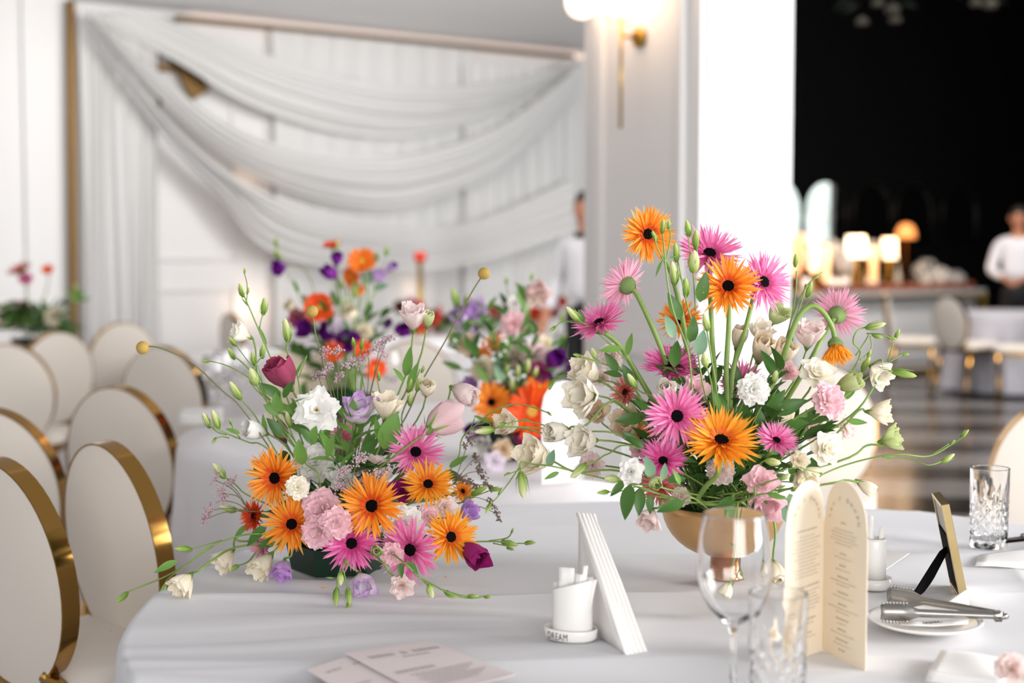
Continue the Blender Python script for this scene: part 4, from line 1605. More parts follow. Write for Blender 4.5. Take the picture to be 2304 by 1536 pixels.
g('orange', 657, 1180, 74, 0.0, 0.32, -0.16, 'orange spider gerbera left of the pink ruffled cluster, above the cream bell')
g('orange', 838, 1138, 82, -0.2, 0.15, -0.20, 'large orange spider gerbera at the front centre of the low bouquet')
g('amber', 963, 1090, 64, 0.1, 0.48, -0.10, 'amber spider gerbera right of the dusky magenta rose, below the pink gerbera')
g('amber', 1013, 1208, 70, 0.42, 0.18, -0.14, 'amber spider gerbera beside the magenta lisianthus at the lower right')
g('pink', 935, 1018, 72, 0.15, 0.45, -0.06, 'pink spider gerbera at the upper right of the low bouquet')
g('hotpink', 792, 1222, 74, -0.1, 0.15, -0.20, 'hot pink spider gerbera hanging over the dark green tray')
g('pink', 925, 1236, 82, -0.35, 0.0, -0.18, 'pink spider gerbera above the lowest pale pink bloom')
g('red', 572, 1160, 44, -0.7, 0.1, -0.02, 'dark red gerbera half hidden behind the left orange gerberas')
g('palepink', 590, 1232, 40, -0.75, -0.2, -0.06, 'pale striped pink gerbera peeping above the cream bell')
g('palepink', 772, 985, 54, 0.2, 0.5, 0.08, 'pale pink gerbera deep behind the white open bloom')
g('amber', 1040, 1105, 34, 0.6, 0.3, 0.05, 'small amber gerbera hidden among the brown statice')

b = lambda *a, **k: bloom(L, *a, **k)
b('open', 'white', 712, 922, 58, 0.05, 0.2, -0.06, 'white open frilled lisianthus at the top centre of the low bouquet', stamens=True)
b('bell', 'bicolour', 806, 922, 38, 0.1, 0.75, -0.03, 'lilac-edged white lisianthus right of the open white one')
b('cup', 'rose', 634, 838, 36, -0.35, 0.75, 0.02, 'dusky rose half-open lisianthus standing high at the left', leaf=2)
b('cup', 'rose', 632, 972, 24, -0.2, 0.7, 0.02, 'small dusky rose lisianthus behind leaves at the left')
b('bell', 'cream', 868, 914, 34, 0.1, 0.9, -0.03, 'upright cream lisianthus right of the lilac-edged one')
b('cup', 'cream', 960, 873, 22, 0.1, 0.6, 0.02, 'round cream lisianthus bud-like bloom above the big pink one')
b('cup', 'pink', 993, 945, 46, 0.45, 0.35, 0.0, 'large soft pink closed lisianthus at the upper right', away=True)
b('cup', 'blush', 1044, 886, 30, 0.7, -0.35, 0.04, 'blush nodding lisianthus above the blurred orange gerberas', path=[(985, 950, 0.02), (1010, 892, 0.04)])
b('bell', 'blush', 930, 712, 32, 0.05, 0.9, 0.02, 'topmost blush lisianthus on a tall straight stem', leaf=2)
b('cup', 'green', 963, 718, 17, 0.15, 0.85, 0.02, 'pale green closed lisianthus beside the topmost blush one')
b('bell', 'ivory', 540, 750, 25, -0.8, 0.35, 0.02, 'ivory lisianthus facing left at the far upper left', path=[(600, 900, 0.0), (575, 785, 0.02)])
b('cup', 'white', 573, 966, 27, -0.6, 0.3, -0.04, 'small round white bloom at the left edge of the low bouquet')
b('ruffle', 'white', 708, 1040, 52, 0.1, 0.4, -0.03, 'white frilled bloom under the round green leaf')
b('rose', 'white', 772, 1076, 42, 0.1, 0.5, -0.05, 'white bloom behind the misty statice florets')
b('ruffle', 'blush', 836, 1062, 50, 0.1, 0.45, -0.02, 'blush frilled bloom behind the misty statice florets')
b('ruffle', 'ivory', 670, 1096, 31, 0.15, 0.1, -0.22, 'small ivory frilled bloom touching the upper left orange gerbera')
b('ruffle', 'candy', 722, 1142, 50, -0.15, 0.1, -0.18, 'pink ruffled bloom, upper of the frilly pink cluster')
b('ruffle', 'candy', 715, 1196, 46, -0.2, -0.1, -0.21, 'pink ruffled bloom, lower left of the frilly pink cluster')
b('ruffle', 'candy', 757, 1176, 42, 0.2, -0.05, -0.22, 'pink ruffled bloom, right of the frilly pink cluster')
b('ruffle', 'white', 904, 1182, 54, 0.25, 0.05, -0.15, 'large white frilled bloom right of the front orange gerbera')
b('rose', 'magenta', 905, 1105, 36, 0.2, 0.35, -0.08, 'dusky magenta rose above the white frilled bloom')
b('cup', 'magenta', 1066, 1245, 34, 0.5, -0.35, -0.16, 'magenta lisianthus at the lower right of the low bouquet')
b('rose', 'blush', 1003, 1140, 30, 0.35, 0.2, -0.10, 'blush rose between the two amber gerberas')
b('ruffle', 'pink', 962, 1160, 30, 0.2, 0.1, -0.12, 'soft pink curled bloom beside the white frilled one')
b('bell', 'lilac', 1052, 1152, 24, 0.7, 0.3, -0.05, 'lilac lisianthus peeping behind the lower amber gerbera')
b('ruffle', 'candy', 882, 1246, 32, 0.0, -0.2, -0.20, 'small pink frilled bloom left of the lower pink gerbera')
b('cup', 'green', 848, 1240, 17, 0.1, 0.1, -0.22, 'pale green bud-like bloom over the tray')
b('bell', 'cream', 590, 1272, 33, -0.45, -0.6, -0.12, 'cream bell-shaped lisianthus hanging left of the tray')
b('bell', 'cream', 503, 1258, 28, -0.55, -0.55, -0.08, 'smaller cream lisianthus hanging above the left table edge', path=[(575, 1215, -0.06), (530, 1215, -0.08)])
b('bell', 'cream', 409, 1313, 30, -0.5, -0.55, -0.22, 'cream lisianthus lying at the table edge beside the gold chair rim', path=[(560, 1225, -0.1), (480, 1258, -0.18), (450, 1282, -0.22)])
b('bell', 'lilac', 636, 1284, 26, -0.05, -0.75, -0.14, 'pale lilac lisianthus hanging at the left front of the tray', path=[(665, 1225, -0.12), (655, 1250, -0.14)])
b('bell', 'bicolour', 814, 1312, 30, 0.25, -0.55, -0.23, 'lilac purple-throated lisianthus lying below the tray', path=[(775, 1250, -0.2), (790, 1275, -0.22)])
b('rose', 'blush', 905, 1319, 35, 0.0, -0.15, -0.25, 'blush rose lying on the cloth below the pink gerbera', path=[(850, 1258, -0.2), (875, 1285, -0.22)])
b('rose', 'magenta', 803, 1108, 22, 0.0, 0.4, 0.0, 'dark magenta bloom deep in the middle of the low bouquet')
b('cup', 'blush', 935, 985, 24, 0.2, 0.3, 0.06, 'blush bloom in shade behind the large leaf')

s = lambda *a, **k: spray(L, *a, **k)
s('tallest left bud spray with many slim green buds', 0.03, [[(690, 1020), (640, 880), (590, 760), (560, 690), (545, 655)], [(555, 680), (556, 640), (549, 612)], [(600, 780), (585, 740), (592, 705)]],
  [(547, 668, -0.2, 1, 34, 'young'), (550, 616, 0.1, 1, 15, 'young'), (592, 708, 0.15, 1, 42, 'young'), (556, 662, 0.3, 1, 18, 'young')],
  [(600, 775, -0.4, 1, 46, 'thin'), (560, 690, -0.6, 0.7, 26, 'thin')])
s('bud spray with one large pale bud above the rose lisianthus', 0.04, [[(690, 960), (668, 840), (645, 790), (648, 765)], [(668, 840), (690, 800), (672, 850)]],
  [(648, 768, -0.08, 1, 56, 'bud')], [(665, 845, 0.5, 1, 40, 'thin')])
s('left bud spray with buds at three heights', 0.0, [[(640, 960), (600, 890), (560, 830), (525, 800)], [(600, 890), (585, 850), (560, 815), (530, 775)], [(610, 900), (560, 850), (510, 822), (462, 810)]],
  [(528, 808, -0.45, 0.9, 32, 'young'), (532, 778, -0.6, 0.8, 28, 'young'), (472, 812, -1, 0.05, 20, 'young')], [])
s('bud spray with pale half-open bud and small companions', -0.02, [[(640, 980), (610, 920), (580, 870), (575, 850)], [(590, 890), (560, 850), (590, 800)], [(600, 900), (583, 830), (572, 815)]],
  [(577, 866, -0.3, 1, 44, 'fat'), (590, 806, 0.15, 1, 36, 'young'), (572, 822, -0.1, 1, 34, 'young')], [])
s('lone large bud leaning left above the dark curved stem', -0.02, [[(600, 980), (570, 930), (540, 896)]], [(542, 898, -0.5, 0.95, 50, 'bud')], [(600, 975, -0.2, 1, 44, 'leaf')])
s('low-arching spray with twin green buds at the far left', -0.05, [[(610, 1015), (560, 995), (510, 975), (480, 960)], [(510, 978), (490, 972), (470, 955)], [(515, 985), (500, 982), (487, 985)], [(540, 985), (525, 965), (520, 948)]],
  [(472, 962, -0.35, 1, 40, 'bud'), (492, 964, -0.25, 1, 48, 'bud'), (486, 984, -0.5, -1, 18, 'young'), (520, 955, -0.1, 1, 16, 'young')], [(540, 975, -0.8, 0.4, 34, 'leaf')])
s('single olive bud over the brown statice at the left', -0.02, [[(570, 1120), (530, 1090), (505, 1072)]], [(506, 1075, -0.55, 0.8, 46, 'bud')], [])
s('drooping green bud low at the left side', 0.0, [[(590, 1180), (560, 1160), (525, 1140)]], [(530, 1150, -0.8, 0.35, 40, 'bud')], [(560, 1180, -0.9, -0.6, 50, 'leaf')])
s('long trailing spray reaching past the table edge with three slim buds', -0.15,
  [[(600, 1200), (540, 1205), (470, 1230), (430, 1262), (375, 1295), (320, 1318), (290, 1330)], [(500, 1215), (440, 1232), (425, 1238)], [(480, 1228), (430, 1262), (380, 1300), (372, 1312)]],
  [(288, 1332, -0.75, -0.65, 36, 'young'), (432, 1236, -1, 0.12, 40, 'young'), (373, 1312, -0.25, -1, 44, 'bud')], [(400, 1262, -1, -0.35, 58, 'leaf'), (600, 1185, -0.8, -0.55, 60, 'dark'), (620, 1200, -0.7, -0.7, 50, 'dark'), (655, 1218, 0.2, 1, 48, 'dark')])
s('small bud on a short stalk resting on the cloth by the cream bell', -0.08, [[(600, 1225), (560, 1262), (535, 1272)]], [(538, 1272, -0.9, -0.35, 30, 'young')], [])
s('bud cluster dangling down the front of the tray', -0.26, [[(775, 1270), (762, 1290), (758, 1320)], [(772, 1280), (778, 1305), (784, 1335)], [(770, 1285), (768, 1292)]],
  [(758, 1322, 0.0, -1, 42, 'young'), (783, 1322, 0.15, -1, 40, 'young'), (786, 1352, -0.1, -1, 26, 'young'), (766, 1288, 0.05, -1, 30, 'fat')], [(752, 1300, -0.9, 0.1, 20, 'thin')])
s('bud spray lying along the cloth at the lower right of the tray', -0.26, [[(905, 1262), (940, 1295), (980, 1318), (1020, 1338), (1060, 1345), (1095, 1340)], [(940, 1295), (958, 1312), (966, 1318)], [(985, 1322), (1030, 1337), (1052, 1340)]],
  [(964, 1314, 0.35, -1, 34, 'fat'), (1000, 1330, 0.8, -0.35, 34, 'young'), (1052, 1341, 1, 0.1, 28, 'young'), (1090, 1344, 1, 0.35, 20, 'young')], [(900, 1265, 0.2, -1, 36, 'dark'), (915, 1262, 0.8, -0.8, 40, 'dark')])
s('short bud spray pointing right from the magenta lisianthus', -0.12, [[(1010, 1220), (1075, 1218), (1120, 1218), (1150, 1222)], [(1100, 1216), (1140, 1210), (1152, 1196)], [(1110, 1222), (1140, 1228), (1155, 1236)], [(1150, 1222), (1185, 1222)]],
  [(1128, 1218, 1, -0.15, 42, 'young'), (1180, 1222, 1, 0.15, 28, 'young'), (1150, 1200, 0.35, 1, 16, 'young'), (1140, 1232, 1, -0.25, 20, 'young')], [])
s('stiff dark spray with two buds beside the brown statice', -0.02, [[(1010, 1140), (1050, 1120), (1080, 1103)], [(1050, 1122), (1090, 1108), (1108, 1100)]], [(1062, 1112, 0.85, 0.5, 44, 'young'), (1102, 1102, 1, 0.15, 30, 'young')], [])
s('tall thin bud pair above the statice in the middle', 0.05, [[(800, 960), (800, 860), (798, 790), (796, 770)], [(800, 860), (808, 800), (815, 785)]], [(797, 782, -0.1, 1, 26, 'young'), (812, 785, 0.25, 1, 28, 'young')], [(812, 880, 0.1, 1, 40, 'thin')])
s('green bud cluster on the stem of the topmost blush bloom', 0.02, [[(890, 1000), (905, 930), (930, 870), (945, 830)], [(905, 930), (925, 880), (935, 850)], [(860, 900), (850, 860), (853, 848)]],
  [(918, 882, 0.3, 1, 36, 'young'), (938, 880, 0.2, 1, 34, 'young'), (922, 912, 0.15, 1, 36, 'bud'), (853, 856, 0, 1, 24, 'young'), (948, 838, 0.4, 1, 20, 'young')],
  [(895, 935, -0.25, 1, 50, 'leaf'), (920, 880, 0.25, 1, 70, 'leaf'), (908, 860, -0.4, 1, 40, 'leaf')])
s('arching thin spray reaching right in front of the orange gerberas', 0.06, [[(1010, 1060), (1040, 985), (1072, 955), (1110, 925), (1160, 908), (1205, 918), (1232, 928)], [(1045, 980), (1060, 960), (1068, 940)], [(1085, 948), (1100, 940), (1104, 975)], [(1075, 955), (1100, 948), (1130, 950)]],
  [(1230, 926, 0.8, -0.6, 16, 'young')], [(1065, 935, 1, -0.25, 42, 'thin'), (1010, 1050, 0.9, 0.5, 52, 'leaf'), (1000, 1060, 0.6, -0.3, 50, 'dark')])
s('large grey-green leaf branch at the right of the cream bloom', -0.04, [[(870, 1050), (880, 1000), (895, 975)], [(865, 1000), (862, 960)]], [], [(862, 1010, 0.45, 1, 92, 'broad'), (858, 1000, -0.15, 1, 66, 'leaf'), (880, 1010, 0.1, 1, 60, 'leaf')], name='leaf_branch', cat='leaf branch')
s('broad pale leaf pair beneath the rose lisianthus', -0.02, [[(690, 1040), (650, 960), (635, 920), (632, 880)]], [(655, 960, -0.25, 1, 40, 'bud')],
  [(632, 930, -0.85, 0.5, 44, 'broad'), (628, 930, -0.1, 1, 50, 'broad'), (637, 895, 0.6, 1, 46, 'dark'), (634, 895, -0.95, 0.75, 58, 'dark'), (640, 985, -0.6, 0.9, 60, 'dark')], name='leaf_branch', cat='leaf branch')
s('round mid-green leaf over the white frilled bloom', -0.08, [[(720, 1080), (690, 1045), (678, 1030)]], [], [(680, 1046, -0.1, 1, 60, 'broad'), (700, 1000, 0.3, 1, 46, 'broad'), (735, 1030, 0.35, 0.9, 62, 'leaf'), (708, 1000, -0.5, 0.8, 50, 'dark')], name='leaf_branch', cat='leaf branch')

craspedia(L, 321, 782, 15, -0.05, [(560, 940), (500, 878), (430, 815), (370, 786), (340, 779)], 'yellow craspedia ball on a long stem bending far left')
craspedia(L, 702, 700, 14, 0.02, [(760, 960), (735, 850), (712, 760)], 'yellow craspedia ball in front of the blurred orange gerbera')
craspedia(L, 1089, 615, 14, 0.06, [(900, 960), (945, 865), (1000, 770), (1060, 660)], 'yellow craspedia ball on the tallest straight stem')

statice(L, 'mauve statice sprig spreading above the open white bloom', 0.0, 770, 960, [(728, 800, 10, 26), (752, 790, 34, 14), (735, 830, 16, 20), (715, 845, 20, 6), (760, 850, 14, 24), (780, 820, 20, 20)])
statice(L, 'mauve statice sprig leaning to the upper right', 0.02, 820, 950, [(830, 790, 40, 24), (855, 772, 34, 18), (870, 765, 26, 14), (805, 815, 24, 26), (860, 790, 10, -22)])
statice(L, 'misty pale statice over the blush frilled bloom', -0.16, 800, 1130, [(770, 1060, 26, 10), (805, 1035, 30, 22), (830, 1075, 30, 20), (860, 1070, 22, 24), (800, 1090, 26, 14), (760, 1095, 30, 2), (850, 1095, 26, 10), (825, 1100, 20, 4)], sp=20, cnt=55)
statice(L, 'wispy mauve statice at the far left of the low bouquet', -0.04, 560, 1150, [(485, 1080, 10, 26), (515, 1085, 24, 14), (470, 1150, 6, 24), (458, 1170, 8, 22), (495, 1110, 14, 20), (500, 1125, 12, 12)])
statice(L, 'brown dried statice at the right of the low bouquet', 0.03, 1020, 1090, [(1050, 1000, 20, 26), (1070, 1030, 16, -30), (1080, 1060, 14, -26), (1040, 1075, 26, -16), (1060, 1085, 20, -20)], True)
statice(L, 'thin brown statice tail hanging toward the tall bowl', -0.02, 1040, 1130, [(1095, 1090, 20, -16), (1105, 1130, 14, -24), (1118, 1155, 10, -26)], True, 10, 30)
greenery(L, 16, 'dark leafy sprig packed between the blooms of the low bouquet', 0.15, (0.02, 0.14), 5)
greenery(L, 7, 'upright mid-green leafy sprig among the tall stems of the low bouquet', 0.11, (0.14, 0.24), 6, 'leaf')

# ------------------------------------------------------------------ bouquet two: tall bouquet in a gold footed bowl (right)
RB = at(1626, 1240, 2.46)
bowl = thing('footed_bowl', 'champagne gold footed bowl holding the tall right bouquet', 'bowl', (RB.x, RB.y, ZT))
MB().lathe([(0, 0.0), (0.04, 0.0), (0.04, 0.006), (0.033, 0.012), (0.033, 0.05), (0.0, 0.05)], 40).build('foot', mat('rose_gold', '#C98F66', 0.22, 0.9, noise_amt=0.1), bowl)
prof = [(0.0, 0.045)] + [(0.108 * math.sin(PI / 2 * i / 10) ** 0.9, 0.047 + 0.093 * (1 - math.cos(PI / 2 * i / 10))) for i in range(1, 11)]
prof += [(0.104, 0.141)] + [(0.104 * math.sin(PI / 2 * i / 10) ** 0.9, 0.053 + 0.087 * (1 - math.cos(PI / 2 * i / 10))) for i in range(9, 0, -1)]
MB().lathe(prof, 56).build('bowl', M_bowl, bowl)
MB().lathe([(0, 0.07), (0.05, 0.075), (0.085, 0.115), (0.088, 0.13), (0, 0.134)], 32).build('floral_foam', M_foam, bowl)
R_ = Arr(2.46, (RB.x, RB.y, 0.885), 'flowers of the tall right bouquet', 0.05)
g = lambda *a, **k: gerbera(R_, *a, **k)
g('orange', 1456, 527, 70, 0.3, 0.0, 0.0, 'orange spider gerbera at the very top left of the tall bouquet', path=[(1500, 590, 0.03), (1528, 680, 0.03), (1548, 790, 0.02), (1570, 950, 0.0)])
g('palepink', 1408, 640, 68, -0.62, 0.45, 0.0, 'pale pink gerbera seen from behind, green cup facing us', away=True, path=[(1438, 672, 0.0), (1465, 730, 0.0), (1490, 790, 0.0), (1530, 900, 0.0)])
g('pink', 1350, 728, 72, -0.35, 0.78, -0.02, 'pink gerbera tilted upward at the left of the tall bouquet', path=[(1392, 775, 0.0), (1430, 835, 0.0), (1470, 900, 0.0), (1540, 1000, 0.0)])
g('pink', 1596, 572, 80, 0.05, 0.62, 0.06, 'pink gerbera at the top, behind the slim buds', path=[(1598, 660, 0.05), (1602, 760, 0.04), (1606, 900, 0.0)])
g('orange', 1638, 645, 78, -0.05, 0.35, -0.04, 'orange spider gerbera in front of the two top pink gerberas', path=[(1640, 720, 0.0), (1634, 830, -0.02), (1632, 960, -0.02)])
g('pink', 1716, 635, 76, 0.45, 0.2, 0.04, 'pink gerbera right of the upper orange gerbera', path=[(1690, 690, 0.06), (1672, 760, 0.04), (1648, 840, 0.02), (1640, 960, 0.0)])
g('orange', 1530, 722, 56, -0.2, 0.5, 0.14, 'orange gerbera half hidden behind the central stems')
g('hotpink', 1508, 826, 74, -0.05, 0.82, 0.0, 'flat upward-facing hot pink gerbera in the middle of the tall bouquet')
g('pink', 1523, 936, 80, -0.05, 0.1, -0.16, 'pink gerbera facing straight at us in the middle of the tall bouquet')
g('amber', 1622, 994, 96, 0.05, 0.72, -0.18, 'wide amber gerbera with bent stem above the bowl rim', path=[(1622, 1030, -0.16), (1612, 1070, -0.15), (1585, 1098, -0.13), (1578, 1130, -0.1)])
g('hotpink', 1492, 1038, 62, -0.1, 0.55, -0.14, 'hot pink gerbera left of the wide amber one')
g('pink', 1746, 992, 54, 0.2, 0.68, -0.12, 'pink gerbera right of the wide amber one')
g('palepink', 1886, 706, 66, 0.55, 0.42, 0.05, 'pale pink gerbera seen from behind at the right shoulder', away=True, path=[(1850, 760, 0.05), (1800, 850, 0.03)])
g('amber', 1880, 778, 56, 0.05, -0.93, -0.05, 'drooping orange gerbera hanging upside down on a hooked stem', droop=-38, path=[(1872, 735, -0.05), (1852, 702, -0.05), (1825, 688, -0.05), (1795, 715, -0.05), (1770, 780, -0.04), (1745, 850, -0.02), (1690, 960, 0.0)])
g('coral', 1408, 882, 44, -0.7, 0.3, 0.06, 'coral gerbera hidden behind leaves at the left')
g('pink', 1668, 862, 56, 0.0, 0.3, 0.06, 'pink gerbera half behind the white frilled bloom')
g('coral', 1482, 1092, 50, -0.3, -0.3, -0.10, 'coral pink gerbera under the white rose near the rim')
g('orange', 1447, 985, 36, -0.6, 0.1, 0.0, 'sliver of orange gerbera behind the cream bell at the left')

b = lambda *a, **k: bloom(R_, *a, **k)
b('bell', 'cream', 1318, 836, 36, -0.75, 0.45, 0.02, 'cream lisianthus facing left, uppermost of the left cream cluster')
b('bell', 'ivory', 1312, 888, 42, -0.6, 0.05, -0.06, 'large ivory lisianthus in the left cream cluster, under the topmost')
b('bell', 'tan', 1340, 928, 30, -0.2, 0.35, 0.06, 'tan-shaded lisianthus behind the left ivory one')
b('cup', 'ivory', 1254, 970, 28, -0.75, 0.0, -0.05, 'small ivory lisianthus at the far left, on a wavy stem', path=[(1420, 925, -0.03), (1370, 905, -0.05), (1320, 955, -0.05), (1285, 960, -0.05)])
b('bell', 'cream', 1206, 1026, 44, -0.7, 0.25, -0.08, 'largest cream lisianthus reaching farthest left', path=[(1400, 1060, -0.06), (1300, 1062, -0.08), (1250, 1040, -0.08)])
b('bell', 'ivory', 1316, 990, 36, -0.65, 0.05, -0.08, 'ivory lisianthus low in the left cream cluster')
b('bell', 'tan', 1415, 958, 40, -0.35, 0.45, 0.02, 'tan lisianthus behind dark leaves left of the pink gerbera')
b('ruffle', 'blush', 1330, 1045, 34, -0.5, 0.1, 0.03, 'pale blush frilled bloom below the ivory cluster')
b('bell', 'cream', 1142, 955, 30, -0.6, 0.2, 0.12, 'soft cream lisianthus between the two bouquets')
b('rose', 'white', 1420, 1061, 35, -0.15, 0.15, -0.22, 'white spiral rose at the left of the bowl rim')
b('cup', 'green', 1474, 1086, 18, 0.1, -0.2, -0.22, 'pale green closed bloom right of the white spiral rose')
b('bell', 'blush', 1460, 1168, 28, -0.35, -0.6, -0.14, 'blush bell hanging left of the gold bowl', path=[(1500, 1120, -0.1), (1485, 1140, -0.13)])
b('ruffle', 'blush', 1532, 1118, 26, -0.1, 0.1, -0.12, 'small blush frilled bloom inside the bowl rim')
b('cup', 'ivory', 1498, 880, 26, -0.1, 0.5, -0.06, 'ivory bud-like bloom above the facing pink gerbera')
b('rose', 'candy', 1566, 875, 40, 0.1, 0.35, -0.04, 'pink peony-like bloom right of the facing pink gerbera')
b('ruffle', 'white', 1696, 876, 42, 0.05, 0.1, -0.14, 'white finely frilled bloom right of the central stems')
b('cup', 'tan', 1662, 757, 24, 0.1, 0.85, 0.06, 'tan closed lisianthus behind the curved gerbera stem')
b('bell', 'ivory', 1712, 742, 26, 0.1, 0.7, 0.06, 'ivory lisianthus in the upper right cluster, greener outside')
b('cup', 'tan', 1716, 784, 32, 0.1, 0.7, 0.02, 'tan closed lisianthus, left of the two in the upper right cluster')
b('cup', 'tan', 1764, 793, 30, 0.25, 0.65, 0.03, 'tan closed lisianthus, right of the two in the upper right cluster')
b('bell', 'green', 1748, 708, 28, 0.3, 0.7, 0.10, 'pale green-white lisianthus topping the upper right cluster')
b('bell', 'blush', 1822, 752, 34, 0.05, 0.8, 0.03, 'blush-streaked ivory lisianthus under the hooked stem')
b('rose', 'pink', 1772, 836, 32, 0.2, 0.5, 0.05, 'soft pink bloom in shade below the tan pair')
b('rose', 'ivory', 1838, 840, 48, 0.05, 0.62, -0.08, 'large ivory rose-like bloom below the drooping gerbera')
b('ruffle', 'candy', 1866, 900, 48, 0.4, 0.3, -0.12, 'bright pink frilled bloom at the right side')
b('cup', 'green', 1912, 862, 26, 0.7, 0.3, -0.06, 'pale green half-open bloom behind the pink frilled one')
b('bell', 'ivory', 1978, 840, 29, 0.35, -0.45, -0.05, 'round ivory lisianthus at the far right, upper one', path=[(1880, 960, -0.04), (1960, 880, -0.05), (1985, 812, -0.05)])
b('bell', 'cream', 1982, 925, 28, 0.85, 0.05, -0.08, 'cream lisianthus at the far right, lower one', path=[(1850, 1000, -0.05), (1930, 925, -0.08)])
b('rose', 'ivory', 1858, 1010, 46, 0.3, 0.2, -0.16, 'large ivory open bloom at the lower right')
b('rose', 'cream', 1798, 1036, 27, 0.1, 0.3, -0.16, 'small cream rose left of the lower right ivory bloom')
b('cup', 'tan', 1755, 938, 34, 0.1, 0.85, -0.04, 'apricot-tan closed lisianthus above the small right pink gerbera')
b('ruffle', 'white', 1780, 1000, 32, 0.2, 0.3, 0.0, 'white frilled bloom behind the lower right pink gerbera')
b('bell', 'cream', 1812, 1076, 32, 0.3, -0.4, -0.1, 'cream bell behind the menu card top')
b('ruffle', 'blush', 1622, 1056, 38, -0.05, 0.1, -0.10, 'blush frilled bloom under the wide amber gerbera')
b('rose', 'candy', 1714, 1086, 46, -0.05, 0.55, -0.20, 'pink rose lying over the right of the bowl rim')
b('bell', 'candy', 1722, 1132, 40, 0.15, -0.45, -0.17, 'candy pink bell hanging over the bowl below the pink rose')
b('ruffle', 'white', 1650, 1020, 30, 0.1, -0.1, -0.04, 'white bloom peeping out under the amber gerbera')
b('cup', 'cream', 1746, 1288, 24, 0.1, -0.75, -0.16, 'small cream bloom dangling beside the bowl foot', path=[(1700, 1100, -0.14), (1742, 1175, -0.16), (1740, 1245, -0.16)])
b('cup', 'cream', 1628, 1345, 24, -0.45, -0.75, -0.24, 'cream bloom hanging to the cloth behind the wine glass', path=[(1660, 1130, -0.18), (1660, 1200, -0.22), (1645, 1290, -0.23)])
b('bell', 'green', 2008, 987, 26, 0.85, 0.25, -0.04, 'greenish star-shaped opening bloom on a long right stem', path=[(1880, 1040, -0.04), (1950, 1002, -0.04), (1985, 1003, -0.04)])
b('cup', 'cream', 1950, 1096, 19, 0.75, -0.55, -0.10, 'slim cream bud-like bloom above the menu card', path=[(1850, 1090, -0.1), (1900, 1080, -0.1), (1930, 1084, -0.1)])
b('ruffle', 'blush', 1905, 960, 32, 0.7, 0.0, 0.06, 'blush bloom behind the bright pink frilled one')
b('ruffle', 'pink', 1830, 966, 34, 0.3, 0.3, 0.06, 'soft pink bloom between stems at the lower right')
b('ruffle', 'blush', 1375, 800, 34, -0.3, 0.3, 0.12, 'pale blush bloom behind the thick pale stem at the left')
b('rose', 'blush', 1355, 850, 26, -0.2, 0.2, 0.12, 'pale blush bloom behind dark leaves at the left')
b('ruffle', 'pink', 1500, 800, 22, 0.0, 0.5, 0.1, 'small pink bloom behind the flat hot pink gerbera')
b('rose', 'candy', 1440, 1010, 28, -0.3, 0.2, -0.03, 'coral-pink bloom above the white spiral rose')

s = lambda *a, **k: spray(R_, *a, **k)
s('bud spray crossing in front of the top left orange gerbera', -0.1, [[(1560, 900), (1548, 790), (1515, 700), (1500, 620), (1493, 545), (1490, 520)], [(1497, 590), (1508, 540), (1506, 515)], [(1500, 600), (1480, 560), (1472, 530)]],
  [(1490, 525, 0.05, 1, 34, 'young'), (1503, 515, 0.1, 1, 22, 'young'), (1478, 545, -0.45, 1, 30, 'young')], [(1505, 580, 1, 0.3, 26, 'thin'), (1490, 585, -0.5, -1, 42, 'thin')])
s('tall bud spray with paired buds beside the top pink gerbera', -0.06, [[(1590, 900), (1565, 760), (1545, 680), (1530, 610), (1524, 585)], [(1565, 700), (1560, 620), (1556, 600)], [(1556, 610), (1552, 560), (1548, 530)], [(1560, 610), (1568, 570), (1566, 555)]],
  [(1522, 588, -0.1, 1, 44, 'young'), (1550, 532, -0.2, 1, 40, 'young'), (1566, 560, -0.05, 1, 46, 'young'), (1560, 612, 0.0, 1, 52, 'fat'), (1518, 640, -0.15, 1, 56, 'bud'), (1543, 668, -0.05, 1, 46, 'young')],
  [(1515, 760, -0.3, 1, 56, 'grey'), (1552, 770, 0.25, 1, 60, 'dark'), (1575, 680, 0.1, 1, 70, 'dark'), (1530, 720, -0.35, 1, 66, 'dark'), (1540, 640, -0.5, 0.9, 30, 'thin')])
s('single pale bud leaning left between the thick stems', -0.1, [[(1615, 900), (1600, 800), (1590, 740)]], [(1592, 744, -0.25, 1, 44, 'bud')], [(1570, 800, 0.2, 1, 60, 'grey')])
s('small bud above the pink peony-like bloom', -0.12, [[(1605, 900), (1595, 840), (1586, 820)]], [(1588, 825, -0.15, 1, 36, 'fat')], [(1620, 920, -0.3, 1, 42, 'leaf')])
s('wispy right spray of thin curling stems by the pillar', 0.06, [[(1740, 850), (1775, 740), (1790, 660), (1792, 610)], [(1765, 770), (1800, 700), (1825, 670)], [(1780, 720), (1810, 650), (1840, 620), (1850, 612)], [(1770, 760), (1800, 690), (1812, 640)]],
  [(1789, 600, 0.0, 1, 32, 'young'), (1815, 668, 0.25, 1, 38, 'young'), (1828, 628, 0.9, 0.4, 16, 'young'), (1812, 650, 0, 1, 14, 'young')], [(1765, 790, 0.35, 1, 44, 'grey'), (1780, 800, -0.1, 1, 40, 'grey')])
s('curly right spray with a large paired bud', -0.02, [[(1880, 880), (1935, 800), (1920, 770), (1928, 745), (1950, 735)], [(1925, 800), (1945, 770), (1955, 752)], [(1950, 750), (1985, 752), (2005, 762)], [(1998, 812), (2010, 770)], [(2000, 815), (2030, 797)], [(1935, 810), (1960, 785), (1958, 755)]],
  [(1948, 738, 1, 0.25, 46, 'bud'), (1962, 752, 0.5, -0.2, 26, 'young'), (1996, 757, 1, -0.3, 22, 'young'), (2014, 762, 0.35, 1, 26, 'young'), (2026, 798, 1, 0.1, 20, 'young')], [])
